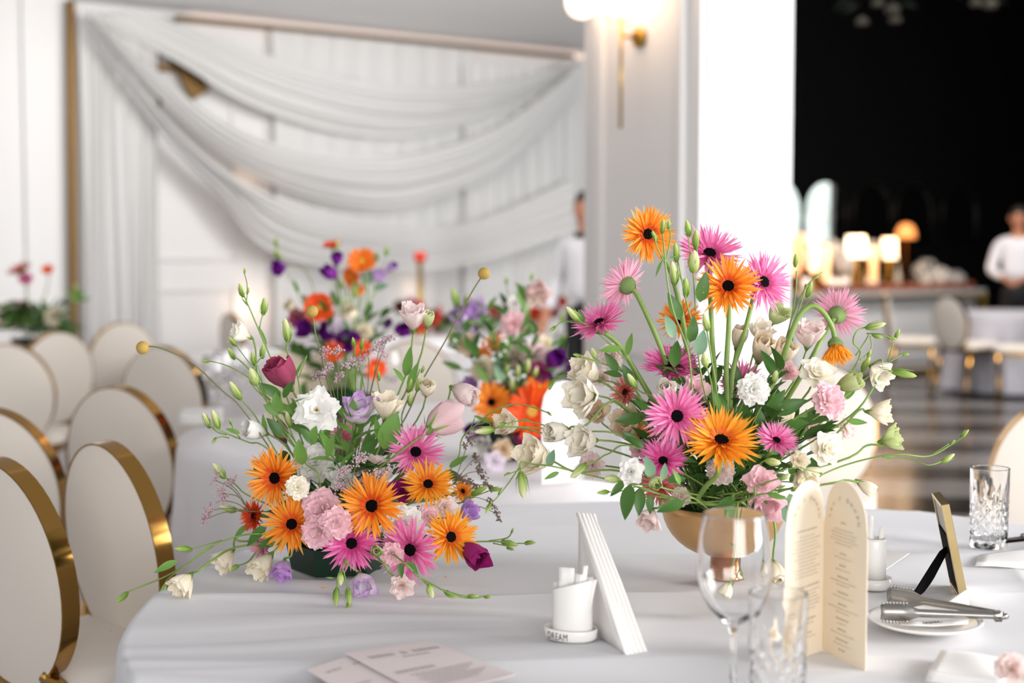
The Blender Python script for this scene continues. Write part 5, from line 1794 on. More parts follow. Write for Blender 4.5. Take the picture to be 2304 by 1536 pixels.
s('slim green bud pointing right at the far right', -0.06, [[(1890, 900), (1950, 850), (1985, 832), (2008, 836)]], [(2008, 836, 1, -0.2, 54, 'young')], [(1905, 835, 1, 0.05, 30, 'thin')])
s('upright small buds left of the round far right ivory bloom', -0.02, [[(1870, 930), (1930, 850), (1950, 810), (1954, 798)], [(1940, 830), (1945, 815)]], [(1940, 835, 0.4, 1, 40, 'young'), (1953, 806, 0.2, 1, 22, 'young')], [(1900, 900, 0.6, 1, 60, 'leaf'), (1905, 945, 1, -0.2, 46, 'leaf')])
s('longest right spray waving out above the dark floor', -0.04, [[(1800, 1090), (1890, 1050), (1975, 1027), (2030, 1022), (2090, 1026), (2140, 1000), (2170, 980)], [(1985, 1027), (2050, 1033), (2090, 1046), (2125, 1035)], [(2095, 1024), (2135, 998)]],
  [(2162, 984, 0.6, 0.75, 26, 'young'), (2118, 1040, 0.7, 0.55, 36, 'bud'), (2138, 1000, 0.6, 0.7, 16, 'young')], [(1985, 1026, 1, -0.25, 26, 'thin')])
s('left spray with one large olive bud and one tiny bud', -0.02, [[(1440, 850), (1400, 800), (1340, 745), (1300, 720)], [(1320, 735), (1270, 722), (1248, 738)]], [(1305, 724, -0.7, 0.75, 50, 'bud'), (1250, 734, -0.5, -0.4, 22, 'young')], [(1312, 728, -0.1, 0.6, 34, 'dark'), (1400, 785, -1, 0.05, 56, 'leaf'), (1410, 800, 0.25, 1, 54, 'leaf')])
s('left spray with two round buds above the cream cluster', 0.0, [[(1450, 870), (1400, 835), (1340, 812), (1305, 802)], [(1350, 815), (1342, 808)]], [(1308, 803, -1, 0.35, 22, 'young'), (1340, 806, -0.4, 1, 28, 'fat')],
  [(1390, 835, -0.6, 0.9, 52, 'dark'), (1400, 845, -1, 0.2, 44, 'dark'), (1430, 870, -0.5, 0.7, 60, 'dark')])
s('slim green bud hanging on a thin hook at the left', 0.06, [[(1440, 900), (1340, 850), (1280, 846), (1245, 856)]], [(1246, 852, -0.4, -0.9, 30, 'young')], [])
s('pale bud beside the thick pale stem at the left', -0.06, [[(1490, 920), (1440, 880), (1428, 868)]], [(1432, 872, -0.55, 0.85, 42, 'bud')], [])
s('long low left spray with a big hanging bud', -0.12, [[(1500, 1100), (1400, 1085), (1300, 1062), (1240, 1048), (1200, 1044), (1175, 1038), (1168, 1050)], [(1195, 1045), (1160, 1060), (1135, 1070)], [(1168, 1052), (1130, 1105), (1098, 1140)], [(1170, 1050), (1172, 1062)]],
  [(1172, 1062, 0.1, -1, 62, 'bud'), (1148, 1064, -1, -0.25, 16, 'young'), (1104, 1132, -0.5, -1, 26, 'young')], [(1235, 1050, 0.2, 1, 42, 'grey'), (1258, 1062, -1, -0.35, 36, 'leaf'), (1120, 1115, 0.3, 1, 24, 'thin')])
s('upper low-left spray with two green buds pointing left', -0.04, [[(1420, 985), (1300, 970), (1200, 962), (1130, 960), (1108, 966)], [(1230, 958), (1180, 946), (1140, 952)]], [(1112, 966, -1, -0.1, 48, 'bud'), (1138, 952, -1, -0.2, 22, 'young')], [(1170, 945, 0.9, 0.1, 24, 'thin')])
s('pale bud pointing down-left below the ivory cluster', -0.12, [[(1440, 1010), (1370, 1020), (1340, 1038), (1318, 1045)]], [(1320, 1043, -0.75, -0.6, 52, 'bud')], [])
s('light green bud pair left of the white spiral rose', -0.18, [[(1480, 1110), (1420, 1090), (1390, 1078)], [(1430, 1095), (1395, 1105), (1370, 1106)]], [(1392, 1078, -1, 0.1, 36, 'fat'), (1370, 1106, -1, -0.05, 30, 'young')], [])
s('round green bud under the small right pink gerbera', -0.16, [[(1690, 1100), (1705, 1050), (1722, 1035)]], [(1722, 1036, 0.75, -0.1, 36, 'fat')], [(1700, 1080, 0.4, 1, 40, 'leaf')])
s('pale green bud above the white finely frilled bloom', -0.06, [[(1700, 940), (1735, 870), (1742, 858)]], [(1742, 860, 0.1, 1, 30, 'fat')], [(1720, 930, 0.6, 0.6, 70, 'dark'), (1740, 930, 0.9, 0.5, 80, 'dark'), (1760, 960, 1, 0.25, 60, 'dark')])
s('thin stems with small round buds crossing the pink rose', -0.26, [[(1690, 1120), (1700, 1095), (1740, 1080), (1762, 1074)], [(1695, 1115), (1730, 1108), (1752, 1095)], [(1700, 1112), (1740, 1110), (1770, 1118)], [(1740, 1065), (1800, 1050), (1812, 1070), (1820, 1085)], [(1800, 1052), (1830, 1060), (1845, 1064)]],
  [(1756, 1078, 0.8, 0.5, 26, 'fat'), (1748, 1097, 0.7, 0.2, 22, 'young'), (1780, 1104, 1, 0.5, 22, 'young'), (1843, 1064, 1, -0.3, 12, 'young')], [(1725, 1110, 0.9, -0.2, 46, 'leaf')])
s('twisted dangling stems hanging in front of the bowl', -0.22, [[(1675, 1120), (1672, 1160), (1660, 1200), (1658, 1240), (1665, 1275), (1655, 1310), (1645, 1335)], [(1664, 1270), (1672, 1295), (1676, 1312)], [(1660, 1300), (1645, 1290)]],
  [(1671, 1290, 0.15, -1, 20, 'young')], [(1660, 1230, -0.8, 0.3, 24, 'thin')], name='trailing_stem', m=M_brownstem)
s('big pointed dark leaves hanging left of the gold bowl', -0.18, [[(1540, 1130), (1470, 1105), (1420, 1090)], [(1500, 1120), (1470, 1115)]], [], [(1418, 1088, -0.15, -1, 82, 'dark'), (1440, 1098, 0.0, -1, 62, 'dark'), (1462, 1112, -0.05, -1, 44, 'dark'), (1405, 1085, -0.7, -0.5, 44, 'dark')], name='leaf_branch', cat='leaf branch')
s('long dark leaf lying along the bowl rim', -0.24, [[(1560, 1120), (1535, 1128)]], [], [(1540, 1130, -1, -0.15, 66, 'dark'), (1530, 1090, -0.3, 1, 40, 'leaf')], name='leaf_branch', cat='leaf branch')
s('mid-green leaves hanging over the front of the bowl rim', -0.24, [[(1650, 1110), (1640, 1125)], [(1645, 1115), (1670, 1105)]], [], [(1648, 1118, -0.45, -1, 60, 'leaf'), (1640, 1126, 0.05, -1, 56, 'broad'), (1655, 1120, -0.9, -0.4, 50, 'dark')], name='leaf_branch', cat='leaf branch')
s('grey-green leaf hanging behind the menu card', -0.12, [[(1720, 1100), (1760, 1120)]], [], [(1762, 1118, 0.25, -1, 70, 'grey'), (1775, 1110, 0.35, -1, 54, 'grey')], name='leaf_branch', cat='leaf branch')
s('dark leaf pair in front of the tan lisianthus at the left', -0.06, [[(1500, 960), (1440, 940)]], [], [(1448, 940, -1, 0.0, 66, 'dark'), (1440, 930, 0.9, -0.05, 60, 'dark'), (1440, 1000, -0.7, 0.6, 50, 'dark'), (1450, 1010, -0.4, 0.4, 50, 'dark')], name='leaf_branch', cat='leaf branch')
s('grey-green leaf beside the white spiral rose', -0.2, [[(1500, 1100), (1470, 1075)]], [], [(1468, 1074, -0.35, 1, 54, 'grey'), (1490, 1080, 0.2, 1, 40, 'grey'), (1500, 1080, 0.9, 0.2, 44, 'dark')], name='leaf_branch', cat='leaf branch')
s('bright leaf fan at the lower right between stems', -0.03, [[(1740, 1050), (1790, 985), (1800, 970)]], [], [(1780, 985, 0.55, 1, 70, 'broad'), (1800, 975, 0.3, 1, 56, 'leaf'), (1770, 1000, 0.8, 0.7, 60, 'leaf'), (1860, 955, 0.5, 0.8, 50, 'leaf')], name='leaf_branch', cat='leaf branch')
greenery(R_, 26, 'dark leafy sprig packed between the blooms of the tall bouquet', 0.17, (0.02, 0.17), 15)
greenery(R_, 12, 'dark upright leafy sprig around the thick stems of the tall bouquet', 0.12, (0.12, 0.26), 16)

# ------------------------------------------------------------------ blurred bouquets on the second table
MC = at(1150, 1000, 3.95)
midbox = thing('flower_bowl', 'dark bowl hidden under the blurred orange and purple bouquet', 'bowl', (MC.x, MC.y, ZT))
MB().lathe([(0, 0), (0.05, 0), (0.10, 0.05), (0.11, 0.09), (0.105, 0.09), (0.09, 0.05), (0, 0.02)], 24).build('bowl', M_tray, midbox)
MB().lathe([(0, 0.03), (0.09, 0.05), (0.1, 0.1), (0, 0.13)], 16).build('floral_foam', M_foam, midbox)
Mi = Arr(3.95, (MC.x, MC.y, 0.87), 'flowers of the blurred middle bouquet', 0.05)


def blur_set(A, rows):
    for k in rows:
        if k[0] == 'g':
            _, col, px, py, r, fx, fy, dy, lab = k[:9]
            gerbera(A, col, px, py, r, fx, fy, dy, lab, joined=True, wide=True, rays=46, stem_r=0.004, eye=0.2)
        elif k[0] == 'ga':
            _, col, px, py, r, fx, fy, dy, lab = k[:9]
            gerbera(A, col, px, py, r, fx, fy, dy, lab, joined=True, wide=True, rays=46, stem_r=0.004, away=True, eye=0.2)
        else:
            kind, col, px, py, r, fx, fy, dy, lab = k[:9]
            bloom(A, kind, col, px, py, r * 1.22, fx, fy, dy, lab, joined=True)


blur_set(Mi, [
    ('g', 'orange', 1106, 905, 50, -0.1, 0.15, -0.12, 'blurred orange gerbera with dark eye in the middle bouquet'),
    ('g', 'flame', 1196, 925, 66, 0.05, 0.0, -0.14, 'large blurred flame-orange gerbera with pale eye'),
    ('g', 'tangerine', 1210, 868, 34, 0.3, 0.4, -0.05, 'blurred orange gerbera just above the flame-orange one'),
    ('g', 'pink', 1108, 888, 34, -0.1, 0.5, 0.0, 'blurred pink gerbera behind the dark-eyed orange one'),
    ('ruffle', 'tan', 1052, 775, 24, -0.2, 0.2, 0.0, 'blurred round cream bloom, upper of two in the middle bouquet'),
    ('ruffle', 'cream', 1087, 830, 27, 0.0, 0.1, -0.04, 'blurred round cream bloom, lower of two in the middle bouquet'),
    ('open', 'tan', 1136, 955, 24, 0.0, 0.1, -0.1, 'blurred cream bloom under the orange gerberas'),
    ('cup', 'lilac', 1036, 718, 22, -0.3, 0.6, 0.06, 'blurred pale lilac bloom at the upper left of the middle bouquet'),
    ('bell', 'lilac', 1064, 700, 22, 0.4, 0.4, 0.06, 'blurred lilac bloom touching the thin craspedia stem'),
    ('cup', 'bicolour', 1070, 745, 20, 0.1, 0.3, 0.04, 'blurred small lilac-white bloom below the upper lilac pair'),
    ('ruffle', 'pink', 1156, 728, 28, 0.0, 0.2, 0.0, 'blurred round pink bloom at the top of the middle bouquet'),
    ('bell', 'blush', 1207, 656, 26, 0.3, -0.3, 0.08, 'blurred blush bloom highest in the middle bouquet'),
    ('rose', 'white', 1158, 682, 20, 0.0, 0.3, 0.06, 'blurred white bloom near the top of the middle bouquet'),
    ('ruffle', 'candy', 1204, 800, 32, 0.2, 0.3, -0.02, 'blurred bright pink bloom beside the purple lisianthus'),
    ('ruffle', 'blush', 1160, 805, 27, -0.1, 0.2, 0.0, 'blurred blush bloom left of the bright pink one'),
    ('cup', 'purple', 1246, 808, 22, 0.4, 0.2, -0.04, 'blurred deep purple lisianthus at the right edge of the middle bouquet'),
    ('ruffle', 'magenta', 1212, 840, 26, 0.2, 0.0, -0.04, 'blurred magenta bloom below the bright pink one'),
    ('cup', 'purple', 1228, 848, 18, 0.3, -0.2, -0.02, 'blurred purple bloom next to the magenta one'),
    ('cup', 'purple', 1286, 832, 16, 0.4, 0.3, 0.1, 'blurred lone purple bloom right of the middle bouquet'),
    ('rose', 'tan', 1132, 1010, 24, -0.1, 0.1, -0.14, 'blurred tan rose low in the middle bouquet'),
    ('bell', 'white', 1082, 990, 22, -0.2, -0.2, -0.1, 'blurred white bloom at the lower left of the middle bouquet'),
    ('open', 'bicolour', 1112, 1040, 24, 0.0, -0.1, -0.2, 'blurred lilac bloom with purple throat on the cloth'),
    ('cup', 'purple', 1068, 968, 18, -0.2, 0.2, -0.08, 'blurred purple bloom above the lower left white one'),
    ('cup', 'purple', 1150, 890, 18, 0.0, 0.4, 0.02, 'blurred purple bloom between the two orange gerberas'),
    ('bell', 'lilac', 1058, 870, 20, -0.3, 0.2, 0.0, 'blurred lilac bloom left of the dark-eyed gerbera'),
    ('ruffle', 'magenta', 1190, 985, 30, 0.2, -0.3, -0.1, 'blurred magenta bloom below the flame-orange gerbera'),
    ('rose', 'cream', 1225, 775, 20, 0.2, 0.4, 0.06, 'blurred cream bloom behind the bright pink one'),
])
for (px, py, lab) in ((1088, 790, 'blurred orange alstroemeria, left of a pair in the middle bouquet'), (1118, 765, 'blurred orange alstroemeria, right of a pair in the middle bouquet')):
    gerbera(Mi, 'tangerine', px, py, 26, 0.1, 0.3, 0.0, lab, joined=True, wide=True, rays=14, eye=0.08)
spray(Mi, 'blurred pale buds in the centre of the middle bouquet', -0.1, [[(1150, 950), (1150, 870), (1140, 840)], [(1150, 900), (1180, 860), (1185, 830)], [(1150, 900), (1165, 860), (1165, 845)]],
      [(1140, 842, 0, 1, 34, 'bud'), (1185, 840, 0.1, 1, 38, 'bud'), (1165, 850, 0, 1, 34, 'bud'), (1150, 880, 0.1, 1, 34, 'bud'), (1200, 850, 0.3, 1, 30, 'bud')], [(1130, 860, -0.2, 1, 60, 'grey'), (1100, 860, -0.6, 1, 50, 'leaf')])
spray(Mi, 'blurred upright bud spikes at the top left of the middle bouquet', 0.05, [[(1080, 850), (1045, 730), (1025, 660)], [(1060, 790), (1010, 780), (1015, 750)]], [(1027, 690, -0.2, 1, 46, 'young'), (1015, 770, 0, 1, 34, 'bud'), (1050, 690, 0.1, 1, 30, 'young')], [(1060, 800, -0.5, 1, 40, 'leaf'), (1040, 830, -0.9, 0.4, 50, 'leaf')])
spray(Mi, 'blurred thin bud stems at the top of the middle bouquet', 0.1, [[(1150, 800), (1145, 700), (1140, 640)], [(1160, 740), (1180, 680), (1195, 640)], [(1160, 760), (1178, 700)]], [(1140, 640, 0, 1, 20, 'young'), (1178, 700, 0.1, 1, 30, 'bud'), (1195, 630, 0.2, 1, 20, 'young')], [(1095, 700, 0.6, 1, 40, 'leaf')])
spray(Mi, 'blurred loose green tendrils right of the purple lisianthus', 0.1, [[(1200, 850), (1240, 780), (1255, 740), (1262, 720)], [(1245, 775), (1262, 760)]], [(1262, 725, 0.2, 1, 24, 'young'), (1262, 762, 0.7, 0.6, 18, 'young')], [])
greenery(Mi, 14, 'blurred dark leafy sprig inside the middle bouquet', 0.2, (0.0, 0.3), 25)
greenery(Mi, 5, 'blurred mid-green leafy sprig at the left of the middle bouquet', 0.2, (0.1, 0.35), 27, 'leaf')

BC = at(770, 860, 4.6)
bb = thing('flower_bowl', 'dark bowl hidden under the blurred far purple bouquet', 'bowl', (BC.x, BC.y, ZT))
MB().lathe([(0, 0), (0.05, 0), (0.10, 0.05), (0.11, 0.1), (0.105, 0.1), (0.09, 0.05), (0, 0.02)], 24).build('bowl', M_tray, bb)
MB().lathe([(0, 0.03), (0.09, 0.05), (0.1, 0.11), (0, 0.14)], 16).build('floral_foam', M_foam, bb)
Ba = Arr(4.6, (BC.x, BC.y, 0.88), 'flowers of the blurred far purple bouquet', 0.05)
blur_set(Ba, [
    ('g', 'flame', 718, 692, 37, -0.1, 0.05, -0.08, 'blurred round orange gerbera behind the short craspedia'),
    ('g', 'tangerine', 814, 588, 35, -0.05, 0.45, 0.0, 'blurred orange gerbera highest of the large ones'),
    ('g', 'tangerine', 792, 622, 26, -0.6, -0.2, 0.03, 'blurred orange gerbera side-on below the highest large one'),
    ('ga', 'tangerine', 804, 650, 20, 0.1, -0.7, 0.03, 'blurred drooping orange gerbera under the side-on one'),
    ('g', 'flame', 748, 553, 24, -0.1, 0.93, 0.05, 'blurred flat orange gerbera at the very top of the far bouquet'),
    ('bell', 'purple', 630, 601, 15, -0.6, -0.2, 0.05, 'blurred purple bloom at the far left tip of the far bouquet'),
    ('cup', 'purple', 757, 583, 13, 0.1, 0.6, 0.0, 'blurred purple bloom under the flat top gerbera'),
    ('cup', 'purple', 742, 615, 16, -0.5, 0.4, 0.0, 'blurred purple bloom left of the side-on orange gerbera'),
    ('cup', 'lilac', 881, 601, 13, 0.4, 0.3, 0.05, 'blurred lilac bloom at the far right of the far bouquet'),
    ('bell', 'lilac', 848, 618, 16, 0.7, -0.3, 0.02, 'blurred lilac bloom right of the highest gerbera'),
    ('bell', 'purple', 688, 742, 18, -0.2, 0.2, -0.05, 'blurred purple bloom below the round orange gerbera'),
    ('open', 'bicolour', 766, 735, 26, 0.0, 0.3, -0.08, 'blurred two-tone purple bloom at the centre of the far bouquet'),
    ('bell', 'purple', 778, 762, 24, 0.1, -0.2, -0.1, 'blurred deep purple bloom under the two-tone one'),
    ('cup', 'purple', 738, 748, 20, -0.2, 0.2, -0.06, 'blurred deep purple bloom left of the two-tone one'),
    ('cup', 'purple', 905, 742, 17, 0.3, 0.2, 0.0, 'blurred purple bloom beside the topmost blush lisianthus'),
    ('cup', 'purple', 872, 728, 11, 0.2, 0.4, 0.05, 'blurred small violet bloom left of the blush stem'),
    ('ruffle', 'rose', 668, 716, 22, -0.4, 0.2, 0.02, 'blurred dusky magenta bloom left of the round orange gerbera'),
    ('cup', 'cream', 787, 708, 17, 0.0, 0.5, -0.05, 'blurred cream bloom right of the round orange gerbera'),
    ('ruffle', 'cream', 818, 745, 20, 0.2, 0.2, -0.02, 'blurred cream bloom right of the purple cluster'),
    ('g', 'flame', 752, 790, 26, -0.2, -0.2, -0.14, 'blurred low orange gerbera, left one above the statice'),
    ('g', 'flame', 815, 785, 24, 0.2, 0.1, -0.1, 'blurred low orange gerbera, middle one behind the statice'),
    ('g', 'flame', 845, 828, 28, 0.5, -0.3, -0.14, 'blurred low orange gerbera, right one behind thin stems'),
    ('cup', 'cream', 655, 690, 12, -0.4, 0.4, 0.05, 'blurred small cream bloom above the dusky magenta one'),
])
spray(Ba, 'blurred green spike leaning to the far left tip', 0.05, [[(740, 800), (690, 700), (650, 620), (628, 570), (622, 545)]], [(628, 585, -0.2, 1, 30, 'young'), (622, 555, 0, 1, 24, 'young')], [(672, 660, -0.3, 1, 34, 'leaf'), (700, 700, -0.3, 1, 44, 'dark')])
spray(Ba, 'blurred green stems and buds under the high orange gerberas', 0.0, [[(770, 800), (775, 700), (770, 640)], [(780, 760), (800, 700), (808, 670)], [(790, 760), (840, 660), (868, 580)], [(770, 720), (752, 660), (748, 570)]],
      [(770, 650, 0, 1, 24, 'young'), (800, 670, 0, 1, 26, 'young'), (868, 575, 0.2, 1, 26, 'young'), (850, 585, 0, 1, 20, 'young'), (760, 560, 0, 1, 22, 'bud'), (780, 690, -0.2, 1, 26, 'bud')],
      [(840, 650, 0.9, 0.3, 36, 'grey'), (835, 640, -0.2, 1, 36, 'grey'), (760, 690, -0.3, 1, 40, 'dark'), (845, 590, 0.1, 1, 24, 'grey')])
greenery(Ba, 14, 'blurred dark leafy sprig inside the far purple bouquet', 0.17, (0.0, 0.28), 35)

# red and pink runner on the head table, tall red bloom
HTOP = 0.75
Hd = Arr(9.85, (at(1085, 740, 9.9).x, 9.9, 0.80), 'flower runner on the head table', 0.02)


def runner(col, px, py, r, lab, kind='ruffle'):
    bl = bloom(Hd, kind, col, px, py, r, random.Random(px).uniform(-0.3, 0.3), 0.3, 0.0, lab, joined=True)


PAL['crimson'] = ('#8E1810', '#B4261A', '#C8341E')
PAL['scarlet'] = ('#C23A1C', '#E2502A', '#F2683A')
PAL['wine'] = ('#3A1012', '#5A1C1C', '#6E2A24')
for c, px, py, r, lab in (('wine', 975, 715, 24, 'blurred wine-red bloom behind the pale green closed one'), ('wine', 1005, 722, 18, 'blurred dark red bloom at the left of the runner'), ('wine', 900, 690, 18, 'blurred dusky red bloom below the tall red flower'),
                          ('crimson', 1108, 700, 14, 'blurred crimson bloom above the middle bouquet'), ('scarlet', 1205, 706, 22, 'blurred scarlet bloom left of the waiter'), ('crimson', 1222, 715, 16, 'blurred crimson bloom right of the scarlet one'),
                          ('scarlet', 1266, 678, 15, 'blurred orange-red bloom in front of the waiter'), ('rose', 1245, 700, 18, 'blurred dusty rose bloom in front of the waiter'), ('rose', 1285, 705, 15, 'blurred dusty rose bloom nearest the pier'),
                          ('rose', 1128, 702, 16, 'blurred dusty rose bloom behind the pink one'), ('rose', 925, 680, 14, 'blurred dusty rose bloom by the tall red flower'), ('wine', 1030, 730, 14, 'blurred dark bloom beside the lilac ones'),
                          ('crimson', 985, 740, 12, 'blurred small crimson bloom at the runner edge')):
    runner(c, px, py, r, lab)
greenery(Hd, 14, 'blurred dark leafy sprig lying in the head table runner', 0.55, (-0.03, 0.03), 45, Lr=(0.08, 0.13))
tr = at(945, 620, 9.6)
tall = thing('candlestick', 'tall gold candlestick with a bright red top on the head table', 'candlestick', (tr.x, tr.y, HTOP))
hz = at(948, 585, 9.6).z - HTOP
MB().lathe([(0, 0), (0.06, 0), (0.05, 0.02), (0.02, 0.05), (0.016, hz - 0.02), (0.03, hz), (0, hz)], 16).build('shaft', M_brass, tall)
MB().lathe([(0, hz - 0.01), (0.035, hz - 0.01), (0.045, hz + 0.05), (0.03, hz + 0.055), (0, hz + 0.05)], 14).build('red_top', mat('red_top', '#E03018', 0.6), tall)
MB().lathe([(0, 0.0), (0.05, 0.01), (0.06, 0.1), (0.03, 0.2), (0.018, 0.24)], 14).build('red_base_bloom', mat('deep_red', '#A8200F', 0.7), tall)
c2 = at(978, 640, 9.6)
MB().tube([(0.06, 0, 0.08), (0.12, 0, 0.1), (0.135, 0, 0.2)], [0.03, 0.025, 0.012], 8).build('red_side_bloom', mat('deep_red', '#A8200F', 0.7), tall)

# dark floral mound at the far left
FC = at(75, 740, 7.75)
fb = thing('flower_bowl', 'dark bowl under the far left floral mound', 'bowl', (FC.x, FC.y, ZT))
MB().lathe([(0, 0), (0.06, 0), (0.12, 0.06), (0.12, 0.1), (0, 0.1)], 20).build('bowl', M_tray, fb)
Fa = Arr(7.75, (FC.x, FC.y, 0.87), 'flowers of the far left mound', 0.05)
blur_set(Fa, [
    ('g', 'coral', 45, 608, 30, -0.3, 0.85, 0.0, 'far left coral flower, flat and highest'),
    ('g', 'hotpink', 58, 628, 18, 0.2, 0.5, 0.05, 'far left small pink flower under the coral one'),
    ('g', 'flame', 107, 607, 15, 0.1, 0.6, 0.0, 'far left small orange flower on its own stem'),
    ('ruffle', 'rose', 50, 690, 16, 0.0, 0.4, -0.05, 'far left dusky bloom at the left of the dark mound'),
    ('ruffle', 'tan', 20, 715, 26, -0.3, 0.2, -0.05, 'far left pale tan bloom at the frame edge'),
    ('ruffle', 'cream', 122, 712, 22, 0.3, 0.2, -0.05, 'far left pale cream bloom right of the dark mound'),
])
spray(Fa, 'far left pale green spike in front of the brass post foot', -0.05, [[(110, 760), (160, 700), (172, 650)]], [(172, 665, 0, 1, 30, 'young')], [(170, 680, 0.6, 0.8, 36, 'leaf'), (172, 680, -0.5, 0.9, 34, 'leaf'), (174, 675, 0.9, 0.1, 30, 'leaf')])
greenery(Fa, 26, 'dark leafy sprig of the far left floral mound', 0.22, (-0.02, 0.16), 55, Lr=(0.07, 0.12))

# ------------------------------------------------------------------ things on the near table
def half_round(w, d, n=14, flat=0.0):
    """D-shaped outline: flat side at y=flat, round side toward -y"""
    pts = [(-w, flat)]
    pts += [(-w * math.cos(PI * k / n), -d * math.sin(PI * k / n)) for k in range(n + 1)]
    pts += [(w, flat)]
    return pts


def cup_d(w, d, h_at, wall=0.0035, n=16):
    """open D-shaped cup with a slanting rim; h_at(x, y) gives the rim height"""
    def outline(k):
        return [(x * (1 - k / w), (y * (1 - k / d)) + (-k * 0.4 if y > -1e-6 else 0)) for x, y in half_round(w, d, n)]
    o, i = outline(0), outline(wall)
    mb = MB()
    rows = [[(x, y, 0.0) for x, y in o], [(x, y, h_at(x, y) - 0.002) for x, y in o], [(x * 0.99, y * 0.985, h_at(x, y)) for x, y in o],
            [(x, y, h_at(x, y) - 0.001) for x, y in i], [(x, y, 0.006) for x, y in i]]
    mb.grid(rows, close_u=True)
    mb.add([(x, y, 0.006) for x, y in i], [tuple(range(len(i)))])
    mb.add([(x, y, 0.0) for x, y in o], [tuple(reversed(range(len(o))))])
    return mb


def condiment_set(name, label, loc, rz, lettering=True, tall=1.0):
    t = thing(name, label, 'table holder', loc, rz)
    n = 36
    a, b_ = 0.042, 0.03
    rows = []
    for ka, kz in ((0.86, 0.0), (0.98, 0.004), (1.0, 0.016), (0.965, 0.018), (0.94, 0.016), (0.92, 0.007), (0.02, 0.007)):
        rows.append([(a * ka * math.cos(2 * PI * k / n), b_ * ka * math.sin(2 * PI * k / n), kz) for k in range(n)])
    mb = MB().grid(rows, close_u=True)
    mb.add(rows[0], [tuple(reversed(range(n)))])
    mb.build('tray', M_china, t)
    if lettering:
        mb = MB()
        x = 0.0
        s = 0.0155
        tot = sum(glyph(c)[2] for c in 'DREAM')
        for ch in 'DREAM':
            v, f, w = glyph(ch)
            pts = []
            for q in v:
                u = ((x + q[0]) / tot - 0.5) * 0.035 - 0.010
                th = math.asin(max(-0.95, min(0.95, u / a)))
                pts.append((a * 1.012 * math.sin(th), -b_ * 1.014 * math.cos(th), 0.003 + q[1] * s))
            mb.add(pts, f)
            x += w
        tag(mb.build('lettering', M_darkink, t, smooth=False), 'dark letters reading DREAM')
    f1 = cup_d(0.031, 0.022, lambda x, y: 0.066 * tall + 0.30 * (x + 0.031) - 0.1 * (y + 0.0), 0.003)
    f1.build('front_cup', M_china, t, matrix=Matrix.Translation((0.003, -0.0015, 0.007)))
    f2 = cup_d(0.031, 0.022, lambda x, y: 0.082 * tall - 0.22 * (x + 0.0), 0.003)
    f2.build('back_cup', M_china, t, matrix=Matrix.Translation((0.003, 0.0015, 0.007)) @ Matrix.Rotation(PI, 4, 'Z'))
    return t


hp = on_z(1284, 1437, ZT)
cs_rz = -0.42
condiment_set('toothpick_holder', 'cream white two-part holder on an oval tray lettered DREAM', (hp.x, hp.y + 0.005, ZT), cs_rz)
Rz = Matrix.Rotation(cs_rz, 4, 'Z')
for i, (x, y, h, w, rz, tilt, lab) in enumerate((
        (-0.012, -0.010, 0.090, 0.020, 0.3, 0.05, 'flat paper sachet at the left front of the holder'),
        (-0.004, -0.006, 0.108, 0.024, 0.1, -0.03, 'widest paper sachet standing at the back of the holder'),
        (0.006, -0.008, 0.100, 0.012, -0.2, 0.06, 'narrow paper sachet beside the widest one'),
        (0.013, -0.009, 0.112, 0.007, 0.5, 0.10, 'thin toothpick packet curling at its tip'),
        (0.019, -0.007, 0.092, 0.012, 0.2, 0.16, 'short paper sachet nearest the napkins'))):
    p = Vector((hp.x, hp.y + 0.005, ZT)) + (Rz @ Vector((x + 0.003, y, 0.0)))
    mb = MB()
    rows = []
    for k in range(6):
        v = k / 5
        bend = tilt * v * v * 0.03
        rows.append([(u * w / 2 + tilt * v * h, bend + 0.0006 * math.sin(9 * u), 0.016 + v * (h - 0.016)) for u in (-1, -0.4, 0.4, 1)])
    mb.solid(rows, (0, 0.0016, 0))
    o = mb.build('paper_sachet', M_paper, None, matrix=Matrix.Translation(p) @ Matrix.Rotation(cs_rz + rz, 4, 'Z'))
    tag(o, lab, 'sachet', 'paper sachets in the DREAM holder')

# five folded napkins standing as tall triangles beside the holder
A0, B0, D0 = at(1300, 1157, 2.17), on_z(1408, 1474, ZT), on_z(1352, 1400, ZT)
D0 = Vector((0.105, 2.20, ZT))
for i in range(5):
    off = Vector((0.0068 * i, 0.004 * i, 0))
    a_, b_, d_ = A0 + off * 0.85 + Vector((0, 0, 0.001 * (2 - i))), B0 + off, D0 + off
    d_ = Vector((d_.x, d_.y, ZT))
    nrm = (b_ - d_).cross(a_ - d_).normalized()
    rows = []
    for k in range(9):
        v = k / 8
        l_, r_ = d_.lerp(a_, v), b_.lerp(a_, v)
        row = []
        for u in range(6):
            p = l_.lerp(r_, u / 5)
            row.append(p + nrm * (0.0012 * math.sin(5 * v + u + i)))
        rows.append(row)
    mb = MB().solid(rows, nrm * 0.0042 * (1 if nrm.x > 0 else -1))
    # rolled front fold
    mb.tube([b_ + nrm * 0.002 * (1 if nrm.x > 0 else -1), b_.lerp(a_, 0.5) + nrm * 0.0025 * (1 if nrm.x > 0 else -1), a_], [0.0036, 0.0036, 0.003], 8)
    if i == 0:
        # the printed corner seen on the nearest napkin
        pass
    o = mb.build('folded_napkin', mat('napkin_white', '#F3F0EC', 0.85, spec=0.1, noise_amt=0.015, bump=0.05, bump_scale=500), smooth=True)
    tag(o, ('folded white napkin standing nearest the DREAM holder, leftmost of five', 'second folded white napkin from the DREAM holder',
            'middle one of the five folded white napkins', 'fourth folded white napkin from the DREAM holder',
            'folded white napkin farthest from the DREAM holder')[i], 'napkin', 'folded napkins standing by the holder')

